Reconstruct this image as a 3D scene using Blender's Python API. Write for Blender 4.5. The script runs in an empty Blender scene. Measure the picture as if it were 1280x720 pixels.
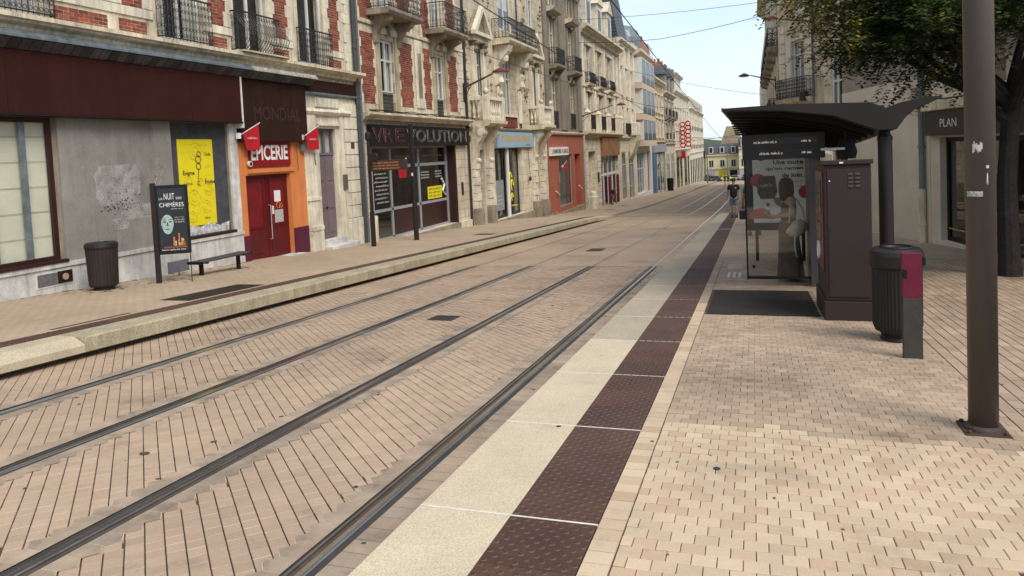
import bpy, bmesh, math, random
from mathutils import Vector, Matrix
R = math.radians
random.seed(7)
S = bpy.context.scene
C = S.collection

# ---------------------------------------------------------------- camera
cam_d = bpy.data.cameras.new('camera')
cam_d.sensor_width = 36.0
cam_d.lens = 36.0 * 920 / 1280          # 26 mm phone lens
cam_d.shift_y = -120 / 1280             # the frame is the lower part of a taller picture
cam_d.clip_start = 0.05
cam_d.clip_end = 4000
cam = bpy.data.objects.new('camera', cam_d)
C.objects.link(cam)
cam.matrix_world = Matrix(((0.94993858, 0.02809977, 0.31117053, 0.0),
                           (0.30889929, 0.06497715, -0.9488726, 0.0),
                           (-0.04688208, 0.99749104, 0.0530443, 1.63),
                           (0, 0, 0, 1)))
S.camera = cam

# ---------------------------------------------------------------- sky
SUN_EL, SUN_AZ = 50.0, 128.0             # azimuth clockwise from +Y (down the street)
world = bpy.data.worlds.new('World')
S.world = world
world.use_nodes = True
wn, wl = world.node_tree.nodes, world.node_tree.links
wn.clear()
w_out = wn.new('ShaderNodeOutputWorld')
w_bg = wn.new('ShaderNodeBackground')
w_bg.inputs['Strength'].default_value = 0.10
w_sky = wn.new('ShaderNodeTexSky')
w_sky.sky_type = 'NISHITA'
w_sky.sun_disc = False
w_sky.sun_elevation = R(SUN_EL)
w_sky.sun_rotation = R(SUN_AZ)
w_sky.air_density = 1.0
w_sky.dust_density = 1.0
w_sky.ozone_density = 1.4
# thin high cloud over the whole dome
w_tc = wn.new('ShaderNodeTexCoord')
w_sep = wn.new('ShaderNodeSeparateXYZ')
wl.new(w_tc.outputs['Generated'], w_sep.inputs[0])
w_max = wn.new('ShaderNodeMath'); w_max.operation = 'MAXIMUM'; w_max.inputs[1].default_value = 0.0
w_add = wn.new('ShaderNodeMath'); w_add.operation = 'ADD'; w_add.inputs[1].default_value = 0.22
wl.new(w_sep.outputs['Z'], w_max.inputs[0]); wl.new(w_max.outputs[0], w_add.inputs[0])
w_dx = wn.new('ShaderNodeMath'); w_dx.operation = 'DIVIDE'
w_dy = wn.new('ShaderNodeMath'); w_dy.operation = 'DIVIDE'
wl.new(w_sep.outputs['X'], w_dx.inputs[0]); wl.new(w_add.outputs[0], w_dx.inputs[1])
wl.new(w_sep.outputs['Y'], w_dy.inputs[0]); wl.new(w_add.outputs[0], w_dy.inputs[1])
w_cmb = wn.new('ShaderNodeCombineXYZ')
wl.new(w_dx.outputs[0], w_cmb.inputs[0]); wl.new(w_dy.outputs[0], w_cmb.inputs[1])
w_noise = wn.new('ShaderNodeTexNoise')
w_noise.inputs['Scale'].default_value = 0.9
w_noise.inputs['Detail'].default_value = 6
w_noise.inputs['Roughness'].default_value = 0.62
w_noise.inputs['Distortion'].default_value = 0.5
wl.new(w_cmb.outputs[0], w_noise.inputs['Vector'])
w_ramp = wn.new('ShaderNodeMapRange')
w_ramp.inputs['From Min'].default_value = 0.36
w_ramp.inputs['From Max'].default_value = 0.62
w_ramp.inputs['To Min'].default_value = 0.35
w_ramp.inputs['To Max'].default_value = 0.85
wl.new(w_noise.outputs['Fac'], w_ramp.inputs['Value'])
w_mix = wn.new('ShaderNodeMix'); w_mix.data_type = 'RGBA'
w_mix.inputs['B'].default_value = (3.9, 4.4, 4.95, 1)
wl.new(w_ramp.outputs['Result'], w_mix.inputs['Factor'])
wl.new(w_sky.outputs['Color'], w_mix.inputs['A'])
wl.new(w_mix.outputs['Result'], w_bg.inputs['Color'])
wl.new(w_bg.outputs[0], w_out.inputs['Surface'])

sun_d = bpy.data.lights.new('sun', 'SUN')
sun_d.energy = 1.5
sun_d.angle = R(34)
sun_d.color = (1.0, 0.93, 0.82)
sun = bpy.data.objects.new('sun', sun_d)
C.objects.link(sun)
_sd = Vector((math.sin(R(SUN_AZ)) * math.cos(R(SUN_EL)), math.cos(R(SUN_AZ)) * math.cos(R(SUN_EL)), math.sin(R(SUN_EL))))
sun.rotation_euler = (-_sd).to_track_quat('-Z', 'Y').to_euler()

S.view_settings.view_transform = 'Standard'
S.view_settings.look = 'None'
S.view_settings.exposure = 1.2
S.view_settings.gamma = 1.0
S.view_settings.use_curve_mapping = False
S.render.engine = 'CYCLES'
S.cycles.use_denoising = True
S.cycles.max_bounces = 6
S.cycles.transparent_max_bounces = 12
S.cycles.caustics_reflective = False
S.cycles.caustics_refractive = False

# ---------------------------------------------------------------- helpers
def lin(h):
    h = h.lstrip('#')
    o = []
    for i in (0, 2, 4):
        c = int(h[i:i+2], 16) / 255
        o.append(c / 12.92 if c <= .04045 else ((c + .055) / 1.055) ** 2.4)
    return tuple(o)

MATS = {}
def mat(name, col, rough=.8, var=.18, vs=2.0, fine=.12, fs=60.0, bump=.12, bs=90.0, metal=0.0, spec=.4,
        tone=None, tv=.25, streak=0.0, blot=0.0, bls=1.5, emit=None, es=1.0, coat=0.0, warm=None, speck=0.0, sps=350.0, brick=None):
    """procedural surface: base colour x broad stain noise x fine grain, optional rain streaks, specks, brick joints"""
    if name in MATS:
        return MATS[name]
    if isinstance(col, str):
        col = lin(col)
    m = bpy.data.materials.new(name)
    m.use_nodes = True
    n, l = m.node_tree.nodes, m.node_tree.links
    b = n['Principled BSDF']
    b.inputs['Roughness'].default_value = rough
    b.inputs['Metallic'].default_value = metal
    b.inputs['Specular IOR Level'].default_value = spec
    if coat:
        b.inputs['Coat Weight'].default_value = coat
        b.inputs['Coat Roughness'].default_value = .08
    g = n.new('ShaderNodeNewGeometry')
    cur = None
    def mulval(prev, sock, lo, hi, fmin=.3, fmax=.7):
        mr = n.new('ShaderNodeMapRange')
        mr.inputs['From Min'].default_value = fmin; mr.inputs['From Max'].default_value = fmax
        mr.inputs['To Min'].default_value = lo; mr.inputs['To Max'].default_value = hi
        l.new(sock, mr.inputs['Value'])
        if prev is None:
            return mr.outputs['Result']
        mm = n.new('ShaderNodeMath'); mm.operation = 'MULTIPLY'
        l.new(prev, mm.inputs[0]); l.new(mr.outputs['Result'], mm.inputs[1])
        return mm.outputs[0]
    pos = g.outputs['Position']
    if var:
        t = n.new('ShaderNodeTexNoise'); t.inputs['Scale'].default_value = vs; t.inputs['Detail'].default_value = 5
        t.inputs['Roughness'].default_value = .65
        l.new(pos, t.inputs['Vector']); cur = mulval(cur, t.outputs['Fac'], 1 - var, 1 + var)
    ft = None
    if fine or bump:
        ft = n.new('ShaderNodeTexNoise'); ft.inputs['Scale'].default_value = fs; ft.inputs['Detail'].default_value = 3
        l.new(pos, ft.inputs['Vector'])
        if fine:
            cur = mulval(cur, ft.outputs['Fac'], 1 - fine, 1 + fine)
    if streak:
        mp = n.new('ShaderNodeMapping'); mp.inputs['Scale'].default_value = (5, 5, .35)
        l.new(pos, mp.inputs['Vector'])
        t = n.new('ShaderNodeTexNoise'); t.inputs['Scale'].default_value = 1.6; t.inputs['Detail'].default_value = 6
        t.inputs['Roughness'].default_value = .7
        l.new(mp.outputs[0], t.inputs['Vector']); cur = mulval(cur, t.outputs['Fac'], 1 - streak, 1.04, .28, .56)
    if blot:
        t = n.new('ShaderNodeTexNoise'); t.inputs['Scale'].default_value = bls; t.inputs['Detail'].default_value = 8
        t.inputs['Roughness'].default_value = .72
        l.new(pos, t.inputs['Vector']); cur = mulval(cur, t.outputs['Fac'], 1.03, 1 - blot, .54, .70)
    if speck:
        t = n.new('ShaderNodeTexVoronoi'); t.inputs['Scale'].default_value = sps
        l.new(pos, t.inputs['Vector'])
        sx = n.new('ShaderNodeSeparateColor'); l.new(t.outputs['Color'], sx.inputs[0])
        cur = mulval(cur, sx.outputs[0], 1 - speck, 1 + speck * .5, 0, 1)
    if tone:
        if tone == 'obj':
            oi = n.new('ShaderNodeObjectInfo'); sock = oi.outputs['Random']
        else:
            at = n.new('ShaderNodeAttribute'); at.attribute_name = 'tone'; sock = at.outputs['Fac']
        cur = mulval(cur, sock, 1 - tv, 1 + tv * .6, 0, 1)
    base = n.new('ShaderNodeRGB'); base.outputs[0].default_value = (*col, 1)
    csock = base.outputs[0]
    if warm and tone:
        mx = n.new('ShaderNodeMix'); mx.data_type = 'RGBA'
        l.new(csock, mx.inputs['A']); mx.inputs['B'].default_value = (*warm, 1)
        # second hash of the same per-piece value so hue and tone vary apart
        hs = n.new('ShaderNodeMath'); hs.operation = 'MULTIPLY'; hs.inputs[1].default_value = 37.7
        fr = n.new('ShaderNodeMath'); fr.operation = 'FRACT'
        l.new(sock, hs.inputs[0]); l.new(hs.outputs[0], fr.inputs[0])
        pw = n.new('ShaderNodeMath'); pw.operation = 'POWER'; pw.inputs[1].default_value = 2.2
        l.new(fr.outputs[0], pw.inputs[0]); l.new(pw.outputs[0], mx.inputs['Factor'])
        csock = mx.outputs['Result']
    hsock = ft.outputs['Fac'] if ft else None
    if brick:
        # brick = (plane, width, height, mortar size, mortar colour, rotation)
        plane, bw, bh, ms, mc, rot = brick
        sp = n.new('ShaderNodeSeparateXYZ'); l.new(pos, sp.inputs[0])
        cb = n.new('ShaderNodeCombineXYZ')
        ax = {'yz': ('Y', 'Z'), 'xy': ('X', 'Y'), 'xz': ('X', 'Z'), 'yx': ('Y', 'X')}[plane]
        l.new(sp.outputs[ax[0]], cb.inputs[0]); l.new(sp.outputs[ax[1]], cb.inputs[1])
        mp = n.new('ShaderNodeMapping'); mp.inputs['Rotation'].default_value = (0, 0, rot)
        l.new(cb.outputs[0], mp.inputs['Vector'])
        bt = n.new('ShaderNodeTexBrick')
        bt.inputs['Scale'].default_value = 1; bt.inputs['Brick Width'].default_value = bw
        bt.inputs['Row Height'].default_value = bh; bt.inputs['Mortar Size'].default_value = ms
        bt.inputs['Mortar Smooth'].default_value = .2
        bt.inputs['Color1'].default_value = (.93, .93, .93, 1); bt.inputs['Color2'].default_value = (1.07, 1.04, 1.0, 1)
        bt.inputs['Mortar'].default_value = (1, 1, 1, 1)
        l.new(mp.outputs[0], bt.inputs['Vector'])
        mu = n.new('ShaderNodeMix'); mu.data_type = 'RGBA'; mu.blend_type = 'MULTIPLY'; mu.inputs['Factor'].default_value = 1
        l.new(csock, mu.inputs['A']); l.new(bt.outputs['Color'], mu.inputs['B'])
        mx = n.new('ShaderNodeMix'); mx.data_type = 'RGBA'
        l.new(bt.outputs['Fac'], mx.inputs['Factor']); l.new(mu.outputs['Result'], mx.inputs['A'])
        mx.inputs['B'].default_value = (*mc, 1)
        csock = mx.outputs['Result']
    if cur is not None:
        mu = n.new('ShaderNodeMix'); mu.data_type = 'RGBA'; mu.blend_type = 'MULTIPLY'; mu.inputs['Factor'].default_value = 1
        l.new(csock, mu.inputs['A']); l.new(cur, mu.inputs['B'])
        csock = mu.outputs['Result']
    l.new(csock, b.inputs['Base Color'])
    if bump and hsock is not None:
        bp = n.new('ShaderNodeBump'); bp.inputs['Strength'].default_value = bump; bp.inputs['Distance'].default_value = .01
        if brick:
            sb = n.new('ShaderNodeMath'); sb.operation = 'SUBTRACT'
            l.new(hsock, sb.inputs[0]); l.new(bt.outputs['Fac'], sb.inputs[1]); hsock = sb.outputs[0]
        l.new(hsock, bp.inputs['Height']); l.new(bp.outputs[0], b.inputs['Normal'])
    if emit:
        b.inputs['Emission Color'].default_value = (*emit, 1); b.inputs['Emission Strength'].default_value = es
    MATS[name] = m
    return m

def glass_mat(name, tint=(.92, .95, .95), refl=.9, rough=.015):
    if name in MATS:
        return MATS[name]
    m = bpy.data.materials.new(name); m.use_nodes = True
    n, l = m.node_tree.nodes, m.node_tree.links
    n.clear()
    o = n.new('ShaderNodeOutputMaterial'); mx = n.new('ShaderNodeMixShader')
    tr = n.new('ShaderNodeBsdfTransparent'); tr.inputs[0].default_value = (*tint, 1)
    gl = n.new('ShaderNodeBsdfGlossy'); gl.inputs['Roughness'].default_value = rough; gl.inputs[0].default_value = (refl, refl, refl, 1)
    lw = n.new('ShaderNodeLayerWeight'); lw.inputs['Blend'].default_value = .5
    pw = n.new('ShaderNodeMath'); pw.operation = 'POWER'; pw.inputs[1].default_value = 4.0
    ma = n.new('ShaderNodeMath'); ma.operation = 'MULTIPLY_ADD'; ma.inputs[1].default_value = .85; ma.inputs[2].default_value = .06
    l.new(lw.outputs['Facing'], pw.inputs[0]); l.new(pw.outputs[0], ma.inputs[0])
    l.new(ma.outputs[0], mx.inputs[0]); l.new(tr.outputs[0], mx.inputs[1]); l.new(gl.outputs[0], mx.inputs[2])
    l.new(mx.outputs[0], o.inputs[0])
    MATS[name] = m
    return m

class MB:
    """collects faces for one mesh object"""
    def __init__(s):
        s.v = []; s.f = []; s.t = []; s.tone = 0.5
    def face(s, pts):
        i = len(s.v); s.v.extend(tuple(p) for p in pts); s.f.append(tuple(range(i, i + len(pts)))); s.t.append(s.tone)
    def idx(s, f):
        s.f.append(f); s.t.append(s.tone)
    def hexa(s, p, bottom=True):
        i = len(s.v); s.v.extend(tuple(q) for q in p)
        fs = [(4, 5, 6, 7), (0, 1, 5, 4), (1, 2, 6, 5), (2, 3, 7, 6), (3, 0, 4, 7)]
        if bottom: fs.append((3, 2, 1, 0))
        for f in fs: s.idx(tuple(i + k for k in f))
    def box(s, x0, x1, y0, y1, z0, z1, bottom=True):
        s.hexa([(x0, y0, z0), (x1, y0, z0), (x1, y1, z0), (x0, y1, z0), (x0, y0, z1), (x1, y0, z1), (x1, y1, z1), (x0, y1, z1)], bottom)
    def prism(s, poly, axis, a, b):
        """poly = 2-D points; axis 'x': (y,z) extruded in x; 'y': (x,z); 'z': (x,y)"""
        def P(q, t):
            return (t, q[0], q[1]) if axis == 'x' else ((q[0], t, q[1]) if axis == 'y' else (q[0], q[1], t))
        k = len(poly); i = len(s.v)
        s.v.extend(P(q, a) for q in poly); s.v.extend(P(q, b) for q in poly)
        s.idx(tuple(range(i + k - 1, i - 1, -1))); s.idx(tuple(range(i + k, i + 2 * k)))
        for j in range(k):
            s.idx((i + j, i + (j + 1) % k, i + k + (j + 1) % k, i + k + j))
    def tube(s, path, r, n=6, closed=False, caps=True):
        path = [Vector(p) for p in path]; k = len(path)
        rr = r if isinstance(r, (list, tuple)) else [r] * k
        rings = []
        up = None
        for j in range(k):
            a = path[(j - 1) % k] if (closed or j > 0) else path[j]
            b = path[(j + 1) % k] if (closed or j < k - 1) else path[j]
            d = (b - a)
            d = d.normalized() if d.length > 1e-9 else Vector((0, 0, 1))
            if up is None:
                up = Vector((0, 0, 1)) if abs(d.z) < .9 else Vector((1, 0, 0))
            q = d.cross(up)
            if q.length < 1e-6: q = d.cross(Vector((.3, 1, .2)))
            q.normalize(); w = q.cross(d).normalized(); up = w
            i = len(s.v)
            for m in range(n):
                an = 2 * math.pi * m / n
                s.v.append(tuple(path[j] + (q * math.cos(an) + w * math.sin(an)) * rr[j]))
            rings.append(i)
        segs = k if closed else k - 1
        for j in range(segs):
            a, b = rings[j], rings[(j + 1) % k]
            for m in range(n):
                s.idx((a + m, a + (m + 1) % n, b + (m + 1) % n, b + m))
        if caps and not closed:
            s.idx(tuple(rings[0] + m for m in range(n - 1, -1, -1))); s.idx(tuple(rings[-1] + m for m in range(n)))
    def lathe(s, prof, n=16, c=(0, 0, 0), sx=1, sy=1, caps=True):
        rings = []
        for r, z in prof:
            i = len(s.v)
            for m in range(n):
                a = 2 * math.pi * m / n
                s.v.append((c[0] + r * math.cos(a) * sx, c[1] + r * math.sin(a) * sy, c[2] + z))
            rings.append(i)
        for a, b in zip(rings, rings[1:]):
            for m in range(n):
                s.idx((a + m, a + (m + 1) % n, b + (m + 1) % n, b + m))
        if caps:
            s.idx(tuple(rings[0] + m for m in range(n - 1, -1, -1))); s.idx(tuple(rings[-1] + m for m in range(n)))
    def ring(s, c, Rr, r, axis='x', n=12, k=4):
        pts = []
        for j in range(n):
            a = 2 * math.pi * j / n
            u, w = math.cos(a) * Rr, math.sin(a) * Rr
            pts.append((c[0], c[1] + u, c[2] + w) if axis == 'x' else ((c[0] + u, c[1], c[2] + w) if axis == 'y' else (c[0] + u, c[1] + w, c[2])))
        s.tube(pts, r, k, True)
    def build(s, name, m, parent=None, org=(0, 0, 0), smooth=False, link=True, tones=False, bev=0):
        me = bpy.data.meshes.new(name)
        me.from_pydata([(x - org[0], y - org[1], z - org[2]) for x, y, z in s.v], [], s.f)
        if m is not None: me.materials.append(m)
        if tones:
            at = me.attributes.new('tone', 'FLOAT', 'FACE')
            at.data.foreach_set('value', s.t)
        if smooth:
            me.polygons.foreach_set('use_smooth', [True] * len(me.polygons))
        me.update()
        o = bpy.data.objects.new(name, me)
        if link: C.objects.link(o)
        if parent is not None: o.parent = parent
        if bev:
            bm_ = o.modifiers.new('bevel', 'BEVEL'); bm_.width = bev; bm_.segments = 2; bm_.limit_method = 'ANGLE'
        return o

def tag(o, label=None, cat=None, group=None, kind=None):
    if label: o['label'] = label
    if cat: o['category'] = cat
    if group: o['group'] = group
    if kind: o['kind'] = kind
    return o

def empty(name, loc, rz=0.0):
    o = bpy.data.objects.new(name, None); C.objects.link(o)
    o.empty_display_size = .2
    o.location = loc; o.rotation_euler = (0, 0, rz)
    return o

def thing(name, label, cat, loc=(0, 0, 0), rz=0.0, group=None):
    return tag(empty(name, loc, rz), label, cat, group)

_cube = None
def block(name, m, parent, x0, x1, y0, y1, z0, z1, bev=.012):
    """one of many alike rectangular pieces: shares a bevelled unit mesh per material"""
    key = ('blk', m.name)
    me = MATS.get(key)
    if me is None:
        bm = bmesh.new(); bmesh.ops.create_cube(bm, size=1.0)
        bmesh.ops.bevel(bm, geom=bm.edges[:], offset=.03, segments=1, affect='EDGES')
        me = bpy.data.meshes.new(name); bm.to_mesh(me); bm.free(); me.materials.append(m); MATS[key] = me
    o = bpy.data.objects.new(name, me); C.objects.link(o); o.parent = parent
    o.location = ((x0 + x1) / 2, (y0 + y1) / 2, (z0 + z1) / 2); o.scale = (x1 - x0, y1 - y0, z1 - z0)
    return o

def inst(name, me, parent, loc, rot=(0, 0, 0), scale=(1, 1, 1)):
    o = bpy.data.objects.new(name, me); C.objects.link(o); o.parent = parent
    o.location = loc; o.rotation_euler = rot; o.scale = scale
    return o

def text_mesh(body, m, w=None, h=None, extrude=.004, bold=0.0, align='LEFT', space=1.0):
    cu = bpy.data.curves.new('txt', 'FONT'); cu.body = body; cu.size = 1; cu.extrude = 0; cu.resolution_u = 3
    cu.offset = bold; cu.space_character = space
    o = bpy.data.objects.new('txt', cu); C.objects.link(o)
    dg = bpy.context.evaluated_depsgraph_get()
    me = bpy.data.meshes.new_from_object(o.evaluated_get(dg))
    bpy.data.objects.remove(o); bpy.data.curves.remove(cu)
    xs = [v.co.x for v in me.vertices]; ys = [v.co.y for v in me.vertices]
    x0, x1, y0, y1 = min(xs), max(xs), min(ys), max(ys)
    sx = w / (x1 - x0) if w else None; sy = h / (y1 - y0) if h else None
    sx = sx or sy; sy = sy or sx
    for v in me.vertices:
        v.co.x = (v.co.x - x0) * sx; v.co.y = (v.co.y - y0) * sy
    me.materials.clear(); me.materials.append(m)
    return me

TEXT_ROT = {'+x': (math.pi / 2, 0, math.pi / 2), '-y': (math.pi / 2, 0, 0), '-x': (math.pi / 2, 0, -math.pi / 2)}
def text(body, m, parent, loc, face='+x', w=None, h=None, bold=0.0, name='lettering', space=1.0):
    me = text_mesh(body, m, w, h, bold=bold, space=space); me.name = name
    return inst(name, me, parent, loc, TEXT_ROT[face])

# terrain profile: the street falls away from the camera, then eases
def gz(y):
    if y < -20: return .0506 * 20
    if y < 50: return -.0506 * y
    if y < 66:
        t = y - 50
        return -2.53 - (.0506 * t - (.0506 - .036) / 32 * t * t)
    if y < 240: return -3.2228 - .036 * (y - 66)
    return -3.2228 - .036 * 174

TR = -.27      # track level below platform
def strip(mb, x0, x1, off, y0, y1, step=2.0, off1=None):
    n = max(1, int(math.ceil((y1 - y0) / step)))
    for i in range(n):
        a, b = y0 + (y1 - y0) * i / n, y0 + (y1 - y0) * (i + 1) / n
        oa = off if off1 is None else off + (off1 - off) * i / n
        ob = off if off1 is None else off + (off1 - off) * (i + 1) / n
        mb.face([(x0, a, gz(a) + oa), (x1, a, gz(a) + oa), (x1, b, gz(b) + ob), (x0, b, gz(b) + ob)])

def inview(x, y, lo=-.80, hi=.315):
    return y > 2.2 and lo < x / y < hi

def scribble(parent, m, loc, w, h, face='+x', seed=1, name='fine_print'):
    """print too small to read: a run of little strokes in word groups"""
    r = random.Random(seed); mb = MB(); x = 0.0
    while x < w:
        word = r.randint(3, 8)
        for _ in range(word):
            g = h * r.uniform(.35, .6)
            if x + g > w: break
            k = r.random()
            zt = h * (1.0 if k < .25 else .68)
            mb.face([(x, 0, 0), (x + h * .13, 0, 0), (x + h * .13, 0, zt), (x, 0, zt)])
            zz = r.choice([0, .28, .55]) * h
            mb.face([(x + h * .13, 0, zz), (x + g * .8, 0, zz), (x + g * .8, 0, zz + h * .13), (x + h * .13, 0, zz + h * .13)])
            if r.random() < .6: mb.face([(x + g * .8, 0, 0), (x + g * .95, 0, 0), (x + g * .95, 0, h * .66), (x + g * .8, 0, h * .66)])
            x += g * 1.12
        x += h * .45
    o = mb.build(name, m, parent)
    o.location = loc; o.rotation_euler = (0, 0, {'+x': math.pi / 2, '-y': 0, '-x': -math.pi / 2}[face])
    return o
# ================================================================ the ground
asphalt = mat('asphalt_ground', (.10, .095, .085), .9, .25, .4)
ground_mb = MB()
ys = [-60, -20, 0, 20, 40, 50, 54, 58, 62, 66, 80, 120, 160, 200, 240, 320, 600, 1200, 3000]
for a, b in zip(ys, ys[1:]):
    for xa, xb in ((-1500, -60), (-60, 60), (60, 1500)):
        ground_mb.face([(xa, a, gz(a) - .5), (xb, a, gz(a) - .5), (xb, b, gz(b) - .5), (xa, b, gz(b) - .5)])
tag(ground_mb.build('ground', asphalt), kind='structure')

# distance rule for telling single pieces from the joined rest: how near and inside the picture
_inv = cam.matrix_world.inverted()
def seen(x, y):
    p = _inv @ Vector((x, y, gz(y)))
    if p.z > -.3: return None
    u = 640 + 920 * p.x / -p.z; v = 240 - 920 * p.y / -p.z
    return -p.z if (-15 < u < 1295 and v < 745) else None

SAND = (.42, .345, .26)
WARM = (.40, .30, .225)
pv_clean_o = mat('paver_clean', (.52, .40, .275), .85, .10, 1.3, .10, 220, .25, 300, tone='obj', tv=.10, warm=(.46, .325, .215), speck=.10, sps=420, blot=.22, bls=1.6)
pv_clean_s = mat('paver_clean_rest', (.52, .40, .275), .85, .10, 1.3, .10, 220, .25, 300, tone='attr', tv=.10, warm=(.46, .325, .215), speck=.10, sps=420, blot=.22, bls=1.6)
pv_worn = mat('paver_worn', (.395, .292, .204), .85, .16, .9, .12, 200, .25, 300, tone='attr', tv=.13, warm=(.33, .24, .168), speck=.12, sps=420, blot=.35, bls=1.1)
pv_track_o = mat('track_paver', (.402, .292, .207), .85, .15, .55, .12, 180, .25, 260, tone='obj', tv=.07, warm=(.37, .264, .184), speck=.12, blot=.4, bls=.9)
pv_track_s = mat('track_paver_rest', (.402, .292, .207), .85, .15, .55, .12, 180, .25, 260, tone='attr', tv=.07, warm=(.37, .264, .184), speck=.12, blot=.4, bls=.9)
pv_border = mat('rail_border_paver', (.325, .245, .175), .85, .28, 2.2, .15, 160, .2, tone='attr', tv=.12, warm=(.27, .215, .165), blot=.45, bls=2.5)
joint = mat('joint_sand', (.075, .05, .033), .95, .3, 6)
joint_light = mat('joint_grout', (.25, .20, .15), .95, .3, 3)

# ---- right platform -------------------------------------------------
PX0, PX1 = -1.69, 8.5
def fullheight(mb, x0, x1, y0, y1, dz=0.0, h=.06):
    z0, z1 = gz(y0) + dz, gz(y1) + dz
    mb.hexa([(x0, y0, z0 - h), (x1, y0, z0 - h), (x1, y1, z1 - h), (x0, y1, z1 - h), (x0, y0, z0), (x1, y0, z0), (x1, y1, z1), (x0, y1, z1)], False)

platform_mb = MB()
strip(platform_mb, -.75, PX1, -.010, -6, 16)
platform = platform_mb.build('platform', joint)
tag(platform, kind='structure')
PAV_FAR = mat('paver_platform_far', (.40, .30, .21), .85, .15, .9, .12, 120, .1, brick=('xy', .107, .0945, .007, (.09, .065, .045), 0))
fm = MB(); strip(fm, -.75, PX1, 0, 16, 40); strip(fm, -1.69, 3.2, 0, 40, 43.5, .5, -.13)
fm.build('far_paving', PAV_FAR, platform)

# pavers of about 10 cm in half bond, rows across the street
PW, PL = .107, .0945
rows = []
y = 1.6; j = 0
singles = []; rest_clean = MB(); rest_worn = MB(); rest_band = MB()
rnd = random.Random(3)
while y < 16:
    x = -.62 - (PW / 2 if j % 2 else 0)
    while x < 6.2:
        xa, xb = max(x, -.62), x + PW
        x += PW
        if y + PL / 2 > 5.3: xb = min(xb, 1.566)
        if xb - xa < .02: continue
        xc, yc = (xa + xb) / 2, y + PL / 2
        if xc > 1.566 and yc > 5.3: continue                    # other bond there
        if -.60 < xc < .74 and 9.28 < yc < 11.42: continue      # ribbed mat
        d = seen(xc, yc)
        if d is None: continue
        dz = rnd.uniform(-.0015, .0015)
        edge = 4.98 - .10 * xc + (.10 if rnd.random() < .12 else 0)
        clean = yc < edge
        if clean and xb - xa > PW * .8: singles.append((d, xc, yc, dz))
        mb = rest_clean if clean else rest_worn
        rows.append((d, xa, xb, y, dz, clean))
    y += PL; j += 1
singles.sort(); cut = singles[299][0] if len(singles) > 300 else 1e9
# one shared chamfered paver
def paver_mesh(w, l, m, ch=.0025, h=.05, name='paver', slope=.0506):
    a, b = w / 2 - .0017, l / 2 - .0016
    bm = MB()
    lo = [(-a, -b, -h), (a, -b, -h), (a, b, -h), (-a, b, -h)]
    md = [(-a, -b, -ch), (a, -b, -ch), (a, b, -ch), (-a, b, -ch)]
    tp = [(-a + ch, -b + ch, 0), (a - ch, -b + ch, 0), (a - ch, b - ch, 0), (-a + ch, b - ch, 0)]
    bm.v = [(x, y, z - slope * y) for x, y, z in lo + md + tp]
    for k in range(4):
        bm.idx((k, (k + 1) % 4, 4 + (k + 1) % 4, 4 + k)); bm.idx((4 + k, 4 + (k + 1) % 4, 8 + (k + 1) % 4, 8 + k))
    bm.idx((8, 9, 10, 11))
    o = bm.build(name, m, None, link=False); me = o.data; bpy.data.objects.remove(o)
    return me
PM = paver_mesh(PW, PL, pv_clean_o)
ncount = 0
for d, xa, xb, y0, dz, clean in rows:
    xc, yc = (xa + xb) / 2, y0 + PL / 2
    if clean and d <= cut and xb - xa > PW * .8 and ncount < 300:
        inst('paver', PM, platform, (xc, yc, gz(yc) + dz), (rnd.uniform(-.012, .012), rnd.uniform(-.012, .012), rnd.uniform(-.01, .01)))
        ncount += 1
    else:
        mb = rest_clean if clean else rest_worn
        mb.tone = rnd.random()
        g = .0018 if rnd.random() < .8 else .004
        fullheight(mb, xa + g, xb - .0016, y0 + .0020, y0 + PL - .0018, dz, .03)
# bond turned along the street on the right
x = 1.57
while x < 6.2:
    y = 5.3 + (.1 if int(round((x - 1.57) / .1)) % 2 else 0)
    while y < 16:
        if seen(x + .05, y + .1):
            rest_worn.tone = rnd.random()
            fullheight(rest_worn, x + .005, x + .095, y + .003, y + .197, rnd.uniform(-.0015, .0015), .03)
        y += .2
    x += .1
# narrow border course beside the tactile strip
y = 1.6
while y < 16:
    mb = rest_clean if y < 10 else rest_worn
    mb.tone = rnd.random()
    fullheight(mb, -.748, -.626, y + .002, y + .109 - .002, rnd.uniform(-.001, .001), .03)
    y += .109
tag(rest_clean.build('pale_pavers', pv_clean_s, platform, tones=True), kind='stuff')
tag(rest_worn.build('worn_pavers', pv_worn, platform, tones=True), kind='stuff')

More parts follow.
